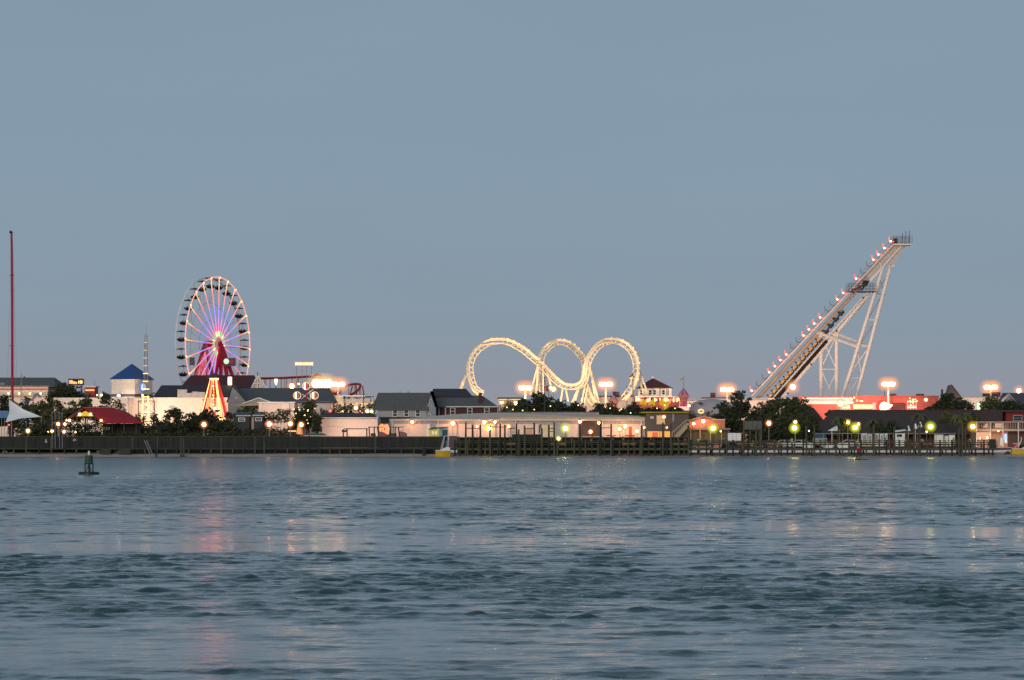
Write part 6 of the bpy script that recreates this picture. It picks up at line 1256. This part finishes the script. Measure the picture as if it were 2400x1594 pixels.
for i, (a, b, y0) in enumerate(((2125, 2133, 998), (2141, 2150, 993), (2152, 2162, 989))):
    t = bld('folded_parasol', ['lowest and leftmost', 'middle', 'highest and rightmost'][i] + ' white folded parasol among the tall pilings', (a+b)/2, 512, 'parasol'); t['group'] = 'folded parasols'; MB().lathe((X((a+b)/2, 512), 512, Z(y0+12, 512)), [(.42, 0), (.3, .35), (.08, .95)], 8).build('cloth', SAILM, t); MB().tube([(X((a+b)/2, 512), 512, GZ), P((a+b)/2, y0, 512)], .04, 5).build('pole', WHITE, t)
for i, (a, b, y) in enumerate(((2191, 2211, 1019), (2214, 2222, 1022), (2224, 2238, 1020))):
    t = thing('white_crate', ['wide', 'narrow', 'right hand'][i] + ' white crate stack behind the pier left of the tree trunks', 'crate', (X((a+b)/2, 512), 512, GZ), 'white crates'); MB().pb(a, b, y, 1046, 512, .9).build('body', SAILM, t); MB().pb(a-.4, b+.4, y-1, y-.05, 511.95, 1).build('lid', LGREY, t)
def carr(px, Y, m, label, flip=1, L_=4.4):
    t = thing('parked_car', label, 'car', (X(px, Y), Y, GZ), 'cars parked behind the pier'); x = X(px, Y); z = GZ
    pr_ = [(-2.2, .35), (-2.15, .8), (-1.9, .98), (-1.45, 1.02), (-.95, 1.48), (.7, 1.52), (1.45, 1.05), (2.05, .9), (2.2, .6), (2.18, .35)]
    MB().prism([(x+a*flip, z+b) for a, b in pr_], Y-.85, Y+.85).build('body', m, t)
    MB().prism([(x+a*flip, z+b) for a, b in ((-1.3, 1.05), (-.9, 1.42), (-.05, 1.44), (-.05, 1.05))], Y-.87, Y-.852).prism([(x+a*flip, z+b) for a, b in ((.05, 1.05), (.05, 1.44), (.65, 1.44), (1.25, 1.06))], Y-.87, Y-.852).build('window', GLASS, t)
    for a in (-1.4, 1.4):
        w_ = MB().lathe((0, 0, 0), [(.24, 0), (.33, .02), (.33, .2), (.24, .22)], 14); w_.v = [(x+a*flip+p, Y-.9+r, z+.33+q) for p, q, r in w_.v]; o = w_.build('tyre', BLACKM, t); w_ = MB().lathe((0, 0, 0), [(.18, -.02), (.18, .02)], 10); w_.v = [(x+a*flip+p, Y-.9+r, z+.33+q) for p, q, r in w_.v]; w_.build('rim', STEELG, o)
    for s_ in (1,): MB().box(x+2.12*flip-.06, x+2.12*flip+.06, Y-.75, Y-.5, z+.65, z+.8).box(x+2.12*flip-.06, x+2.12*flip+.06, Y+.5, Y+.75, z+.65, z+.8).build('headlight', WHITE, t)
carr(1803, 513.5, mat('dark_car', (.04, .035, .04), .2), 'dark car parked in front of the low trees right of the hoarding'); carr(1838, 515, mat('silver_car', (.5, .52, .5), .25), 'silver car parked left below the fourth pier lamp', -1)
carr(1877, 513.5, mat('white_car', (.7, .72, .68), .25), 'white car parked just right of the fourth pier lamp'); carr(1990, 513.5, mat('pale_car', (.6, .62, .6), .25), 'pale car parked left of the pier lamp over the paddler', -1); carr(1645, 513.5, mat('green_car', (.05, .09, .04), .25), 'dark green car parked in front of the pink lit house')
for i, (q, lb) in enumerate(((1893, 'white boat bow on land right of the fourth pier lamp'), (1976, 'white small boat hull on land left of the pier lamp over the paddler'), (1940, 'white dinghy on land beside the blue front board'))):
    t = thing('dinghy', lb, 'boat', (X(q, 512), 512, GZ), 'dinghies on land'); a = X(q, 512); MB().prism([(a-1.1, GZ+.35), (a-.8, GZ), (a+.8, GZ), (a+1.3, GZ+.75), (a-1.1, GZ+.6)], 511.5, 512.5).build('hull', SAILM, t); MB().box(a-.4, a+.3, 511.7, 512.3, GZ+.68, GZ+.95).build('thwart', LGREY, t)
t = thing('chain_fence', 'thin pale wire fence with posts behind the right half of the pier', 'fence', (X(2050, 511), 511, GZ)); MB().box(X(1908, 511), X(2240, 511), 510.98, 511.02, Z(1016.4, 511), Z(1015.4, 511)).build('top_wire', STEELG, t)
for q in range(1908, 2241, 22): MB().tube([(X(q, 511), 511, GZ), (X(q, 511), 511, Z(1015, 511))], .035, 5).build('post', STEELG, t)
lamp(1896, 1010, 512, 'narrow white light tube post left of the long brown roof', 'bulb', G_YEL, .12)
t = thing('light_pole', 'thin tan pole standing before the brown roof right of the paddler', 'pole', (X(2049, 515), 515, GZ)); MB().tube([(X(2049, 515), 515, GZ), P(2049, 985, 515)], .1, 6).build('shaft', TANB, t); MB().ball(P(2049, 985, 515), .14, 6, 5).build('cap', TANB, t)

# ================================================================== vegetation
T = tree
hedge(352, 560, 984, 522, 'tall dark hedge below the cream wall and the cone ride', LEAFD, dens=1.2)
hedge(1672, 1905, 988, 541, 'dark hedge under the large trees left of the brown roofs', LEAFD, dens=1.2)
hedge(20, 240, 986, 520, 'dark hedge behind the boardwalk under the sail and the red pavilion', LEAFD, dens=1.1)
hedge(1778, 1902, 936, 557, 'dense olive green thicket hiding the foot of the lift tower', LEAFM, dens=1.3, bot=1004)
T(22, 922, 42, 1000, 536, 'dark bushy tree behind the white sail at the left edge', LEAFD)
T(100, 985, 60, 1044, 511, 'low dark bush under the white sail', LEAFD, name='bush', cat='bush')
T(155, 895, 46, 945, 596, 'dark round tree crown below the glowing roof sign', LEAFD)
T(95, 938, 30, 992, 540, 'leafy olive tree, first in the row left of the red roof', LEAFY, seed=3); T(128, 934, 30, 994, 536, 'leafy olive tree, second in the row left of the red roof', LEAFY, seed=5)
T(165, 937, 28, 990, 538, 'leafy olive tree, third in the row, above the yellow gable', LEAFY); T(200, 930, 26, 985, 542, 'green tree rising right behind the yellow gable', LEAFM); T(245, 920, 28, 990, 546, 'tall green tree behind the ridge of the red roof', LEAFM); T(275, 935, 24, 990, 544, 'green tree sloping down beside the white tower base', LEAFM)
T(65, 928, 22, 975, 548, 'sparse olive tree right beside the blue arch', LEAFY)
T(320, 972, 40, 1040, 532, 'olive bush at the foot of the lit lattice tower', LEAFY, name='bush', cat='bush'); T(365, 968, 22, 1030, 530, 'small green bush right of the lattice tower', LEAFM, name='bush', cat='bush')
T(408, 955, 40, 1042, 518, 'dark dense pine tree right of the lattice tower', LEAFD, name='pine_tree', dens=1.2); T(452, 965, 34, 1042, 524, 'dark tree behind the orange lantern below the cone ride', LEAFD, dens=1.1)
T(492, 953, 42, 1040, 528, 'dark leafy tree at the foot of the cone ride', LEAFD); T(535, 966, 30, 1040, 526, 'dark tree right of the cone ride foot', LEAFD)
T(580, 950, 26, 975, 560, 'green shrub below the beige bungalow porch', LEAFM, name='bush', cat='bush')
hedge(340, 700, 1010, 514, 'long dark hedge along the boardwalk below the cone ride', LEAFD); hedge(560, 700, 1000, 520, 'dark hedge behind the boardwalk left of the fairy light tree', LEAFD)
hedge(614, 682, 961, 556, 'clipped olive green hedge block below the white flat shop', LEAFY, bot=990); hedge(752, 880, 948, 566, 'green hedge row above the white block roof', LEAFM, bot=980)
hedge(240, 345, 1010, 512, 'dark shrubs under the eave of the red roof', LEAFD)
T(722, 938, 36, 1000, 532, 'green tree with fairy lights below the striped discs', LEAFM); T(700, 955, 24, 1010, 529, 'dark tree with orange lights left of the fairy light tree', LEAFD); T(742, 975, 14, 1015, 522, 'small dark palm like shrub at the left end of the white block', LEAFD, name='shrub', cat='shrub')
fr_ = random.Random(9)
t = thing('fairy_lights', 'string of tiny warm lights hung through the tree below the striped discs', 'string lights', (X(715, 527), 527, GZ)); m_ = MB(); pts = []
for k in range(18): p = P(fr_.uniform(688, 745), fr_.uniform(955, 1003), 526.5+fr_.uniform(-.5, .5)); m_.ball(p, fr_.uniform(.04, .11), 5, 4); pts.append(p)
m_.build('bulbs', G_TINY, t); MB().tube(sorted(pts, key=lambda p: p.x), .015, 3).build('wire', BLACKM, t)
t = thing('orange_tent_light', 'orange lit small tent and bench glow under the fairy light tree', 'tent', (X(700, 518), 518, GZ)); MB().pp([(694, 1018), (698, 996), (702, 988), (706, 996), (709, 1018)], 518, .5).build('tent', glow('orange_tent', (1, .3, .06), 1.0), t); MB().pb(675, 694, 1009, 1012, 517.6, .3).build('lit_bench', glow('bench_glow', (1, .55, .25), 1.2, False), t)
for (a, b, gm, r_, lb) in ((478, 995, G_SOD, .44, 'orange lamp glowing in the dark trees below the cone ride'), (631, 994, G_SOD, .46, 'orange lamp on a post over the boardwalk hedge, middle of the left half'), (680.5, 993.5, G_SOD, .42, 'orange lamp left of the fairy light tree'), (706, 995.5, G_SOD, .40, 'orange lamp under the fairy light tree, beside the orange tent')):
    lamp(a, b, 513, lb, 'post', gm, r_)
t = thing('upturned_boat', 'green upturned dinghy lying behind the boardwalk below the palm like shrub', 'boat', (X(740, 510), 510, GZ)); MB().pp([(710, 1022), (722, 1016), (755, 1015), (770, 1022)], 509.5, 1.4).build('hull', mat('teal_hull', (.05, .14, .11)), t); MB().tube([P(711, 1021.5, 509.4), P(769, 1021.5, 509.4)], .06, 5).build('gunwale', WHITE, t)
# centre
T(1195, 934, 22, 972, 556, 'yellow lit small tree left of the central tree', LEAFY); T(1262, 917, 50, 975, 548, 'large dark tree in the centre before the middle loop', LEAFD, dens=1.3); T(1225, 935, 24, 972, 552, 'dark shrub joined to the left side of the big central tree', LEAFD); T(1312, 936, 28, 972, 550, 'dark green tree right of the big central tree', LEAFD); T(1350, 940, 26, 972, 552, 'dark small tree below the track valley', LEAFD)
T(1402, 944, 24, 978, 552, 'dark tree at the foot of the middle coaster legs', LEAFD); T(1433, 940, 24, 978, 550, 'dark round tree below the smaller pink turret', LEAFD); T(1483, 940, 27, 980, 546, 'round dark tree at the foot of the right loop', LEAFD); T(1452, 955, 18, 980, 552, 'small dark bush between the two round trees', LEAFD, name='bush', cat='bush')
T(1530, 953, 28, 968, 560, 'low dark tree top behind the taupe house roof, left', LEAFD, name='bush', cat='bush'); T(1580, 952, 24, 968, 560, 'low dark tree top behind the taupe house roof, right', LEAFD, name='bush', cat='bush'); T(1615, 962, 20, 985, 560, 'olive bush right of the taupe house roof', LEAFY, name='bush', cat='bush')
for i, (a, b) in enumerate(((1188, 955), (1202, 960), (1290, 952), (1355, 950), (1430, 957), (1452, 962), (1456, 959), (1478, 968), (1540, 957), (1558, 950), (1582, 957), (1225, 962), (1252, 960))):
    lamp(a, b, 543, ['first', 'second', 'third', 'fourth', 'fifth', 'sixth', 'seventh', 'eighth', 'ninth', 'tenth', 'eleventh', 'twelfth', 'thirteenth'][[0, 1, 4, 5, 6, 7, 8, 9, 10, 11, 12, 2, 3][i]] + ' tiny yellow bulb from the left in the tree line behind the fish house', 'bulb', G_TINY, .13, 'tiny bulbs in the central tree line')
# right
T(1735, 915, 42, 1010, 540, 'big very dark tree left of the lift tower', LEAFD, dens=1.4, seed=12); T(1692, 940, 32, 1005, 544, 'dark tree joined to the left of the big dark tree', LEAFD, dens=1.1); T(1662, 962, 20, 1000, 548, 'olive low tree right of the dome', LEAFY); T(1772, 955, 30, 1015, 536, 'dark tree below the train foot, right of the big dark tree', LEAFD, dens=1.2)
T(1815, 932, 36, 1010, 556, 'olive green tree hiding the foot of the lift tower track', LEAFM, dens=1.2); T(1858, 930, 34, 1010, 558, 'green tree with upright sprigs under the lift tower', LEAFM, dens=1.2); T(1790, 975, 40, 1035, 530, 'dark undergrowth behind the parked dark car', LEAFD, name='bush', cat='bush'); T(1845, 975, 36, 1038, 534, 'brownish dark undergrowth left of the brown roofs', LEAFD, name='bush', cat='bush')
T(1905, 972, 22, 1030, 545, 'dark narrow tree before the small brown roof slope', LEAFD); T(1945, 960, 12, 975, 575, 'tiny green bush on the brown roof line', LEAFM, name='bush', cat='bush'); T(1985, 985, 28, 1022, 522, 'small lit tree by the yellow lamps over the paddler', LEAFY); T(2060, 982, 22, 1022, 528, 'dark tree before the wide brown roof, left', LEAFD); T(2092, 985, 26, 1020, 530, 'dark tree before the wide brown roof, right', LEAFD)
T(2225, 920, 36, 968, 590, 'round dark tree before the pointed peak', LEAFD, dens=1.2); T(2262, 935, 22, 962, 592, 'dark tree reaching right of the pointed peak', LEAFD); T(2188, 948, 24, 968, 590, 'low dark shrub at the right end of the red wall', LEAFD, name='bush', cat='bush')
T(2325, 926, 30, 966, 592, 'olive tree before the right floodlight mast', LEAFY); T(2365, 935, 36, 970, 588, 'dark tree before the right edge house', LEAFD); T(2398, 945, 26, 972, 586, 'dark bush at the right edge', LEAFD, name='bush', cat='bush')
T(2275, 968, 34, 1000, 520, 'amber lit olive tree above the rightmost pier lamp', LEAFY); T(2218, 962, 22, 992, 553, 'small tree growing over the brown roof', LEAFY)
def palm(px, top, Y, label):
    t = thing('palm_tree', label, 'palm tree', (X(px, Y), Y, GZ), 'palms behind the pier'); h = Z(top, Y)-GZ; r0 = random.Random(px)
    MB().tube([(0, 0, -.1), (.1, 0, h*.5), (.05, 0, h)], [.2, .15, .12], 7).build('trunk', BARK, t, local=True); m_ = MB()
    for i in range(16):
        a = r0.uniform(0, 6.28); L_ = r0.uniform(1.2, 1.9); d = Vector((math.cos(a), math.sin(a), 0)); up = r0.uniform(.2, 1.1); s_ = Vector((-d.y, d.x, 0))
        pts = [Vector((.05, 0, h))+d*L_*f+Vector((0, 0, up*f*1.2-1.7*f*f)) for f in (0, .25, .5, .75, 1)]
        for k in range(4):
            for sg in (-1, 1): m_.quad(pts[k], pts[k]+s_*sg*.35*(1-k*.18)+Vector((0, 0, -.2)), pts[k+1]+s_*sg*.25*(1-k*.2)+Vector((0, 0, -.2)), pts[k+1])
    build_leaves(m_, 'crown', LEAFM, t)
palm(1964, 978, 513, 'palm tree before the long brown roof left of the paddler'); palm(2046, 985, 514, 'palm tree right of the thin tan pole before the brown roof'); palm(2155, 972, 518, 'palm tree left above the sixth pier lamp'); palm(2246, 975, 507, 'tall palm trunk left of the rightmost pier lamp'); palm(2257, 970, 508, 'taller palm close left of the rightmost pier lamp')
# ================================================================== people on the pier
pz = PD
pp_ = [(1385, 'dark clothed person sitting on the pier before the dark open bay', 'sit', (.03, .03, .04)), (1436, 'person in dark clothes leaning on the pier rail before the white doors, left', 'lean', (.02, .02, .03)), (1461, 'person in maroon top standing by the pier rail below the close pair of lamps', 'stand', (.2, .03, .05)), (1525, 'person in black standing before the orange lit room', 'stand', (.02, .02, .02)), (1589, 'person in black standing at the foot of the outside staircase', 'stand', (.015, .015, .02)), (1607, 'person in a red shirt leaning near the outside staircase', 'lean', (.3, .03, .04)), (1637, 'person in a yellow-green shirt raising an arm before the pink lit house', 'armup', (.5, .5, .1)), (1696, 'person in a dark coat standing right of the third pier lamp', 'stand', (.05, .05, .05)), (1752, 'person in an orange top bending over the rail before the grey hoarding', 'lean', (.7, .18, .08)), (1856, 'person in a pale shirt standing under the fourth pier lamp', 'stand', (.6, .6, .55)), (1934, 'person in a grey top standing right of the blue front board', 'stand', (.15, .17, .15)), (2010, 'person in a yellow shirt sitting high by the rail above the paddler', 'sit', (.7, .5, .12)), (2061, 'person in a maroon top standing right of the thin tan pole', 'stand', (.25, .05, .06)), (2074, 'person in a teal shirt leaning over the rail before the lockers', 'lean', (.05, .35, .25)), (2128, 'person in a yellow lit shirt leaning on the rail left of the sixth pier lamp', 'lean', (.5, .5, .25)), (2159, 'person in a white shirt bending over the rail beside the sixth pier lamp', 'lean', (.7, .7, .62)), (2235, 'person in a grey shirt standing left of the palms', 'stand', (.3, .3, .3)), (2275, 'person in an orange lit shirt standing under the amber pier lamp', 'lean', (.6, .3, .15)), (2300, 'person in a white shirt at the pier end, left of two', 'stand', (.6, .5, .4)), (2318, 'person in a peach shirt at the pier end, right of two', 'walk', (.7, .4, .3))]
for i, (a, lb, ps, c) in enumerate(pp_): person(a, 1050, 501.6+(i % 3)*.5, lb, ps, c, (.03, .03, .05) if i % 2 else (.08, .08, .09), yaw=(i*1.3) % 2-1, hgt=1.85, zb=pz if ps != 'sit' else pz+.25)

# ------------------------------------------------------------------ unseen spotlights added low in front of walls to brighten them
def added_wash(par, px, py, Yl, Yw, e, c=(1, .70, .52), up=3.0):
    """an unseen spotlight on a small box, added to brighten a wall"""
    x, z = X(px, Yl), Z(py, Yl)
    f = MB().box(x-.25, x+.25, Yl-.15, Yl+.15, z-.25, z-.05).tube([(x, Yl, GZ-.05), (x, Yl, z-.25)], .05, 5).build('added_spot_box', BLACKM, par)
    d = bpy.data.lights.new('added_wall_spot', 'SPOT'); d.energy = e; d.color = c; d.spot_size = R(150); d.spot_blend = .8; d.shadow_soft_size = .35
    o = bpy.data.objects.new('added_wall_spot', d); col.objects.link(o); o.location = (x, Yl, z+.05); t = Vector((x, Yw, z+up))-o.location; o.rotation_euler = t.to_track_quat('-Z', 'Y').to_euler()
    o.parent = par; o.matrix_parent_inverse = Matrix.Translation(-Vector(par.location))
def of(n): return bpy.data.objects[n]
for q in (385, 440, 500, 535): added_wash(of('cream_wing_building'), q, 985, 589, 596, 1500, (1, .62, .44))
for q in (290, 345): added_wash(of('clock_tower_building'), q, 985, 590, 600, 2600, (1, .66, .48), 6)
for q in (150, 215, 280): added_wash(of('long_store'), q, 990, 583, 590, 900)
for q in (30, 85): added_wash(of('arcade_hall'), q, 975, 629, 640, 1700, (1, .6, .42), 5)
for q in (775, 820, 865): added_wash(of('white_block'), q, 1022, 535, 540, 650, (1, .64, .46), 2)
for q in (625, 675): added_wash(of('white_flat_shop'), q, 985, 569, 575, 900)
for q in (800, 850): added_wash(of('boardwalk_shops'), q, 975, 590, 596, 1300, (1, .7, .42))
for q in (960, 1080, 1150, 1245, 1345, 1440, 1490): added_wash(of('long_fish_house'), q, 1028, 525, 530, 420, (1, .6, .44), 2)
for q in (1590, 1660, 1730, 1850): added_wash(of('long_motel'), q, 968, 641, 648, 1000)
for q in (1500, 1545): added_wash(of('pavilion_house'), q, 942, 636, 646, 900, (1, .75, .58), 4)
for q in (1890, 1960, 2020, 2100, 2160): added_wash(of('red_wall_building'), q, 965, 629, 636, 1100, (1, .6, .48))
for q in (2270, 2310): added_wash(of('cream_block_right'), q, 965, 625, 632, 900)
for q in (2300, 2335): added_wash(of('porch_house'), q, 1044, 516.5, 521, 260, (1, .55, .35), 2)
for q in (275, 300, 332): added_wash(of('clock_tower_building'), q, 931, 598.4, 601, 160, (1, .72, .5), 2.5)
added_wash(of('pink_lit_house'), 1650, 1018, 527, 532, 500, (1, .45, .3), 3)
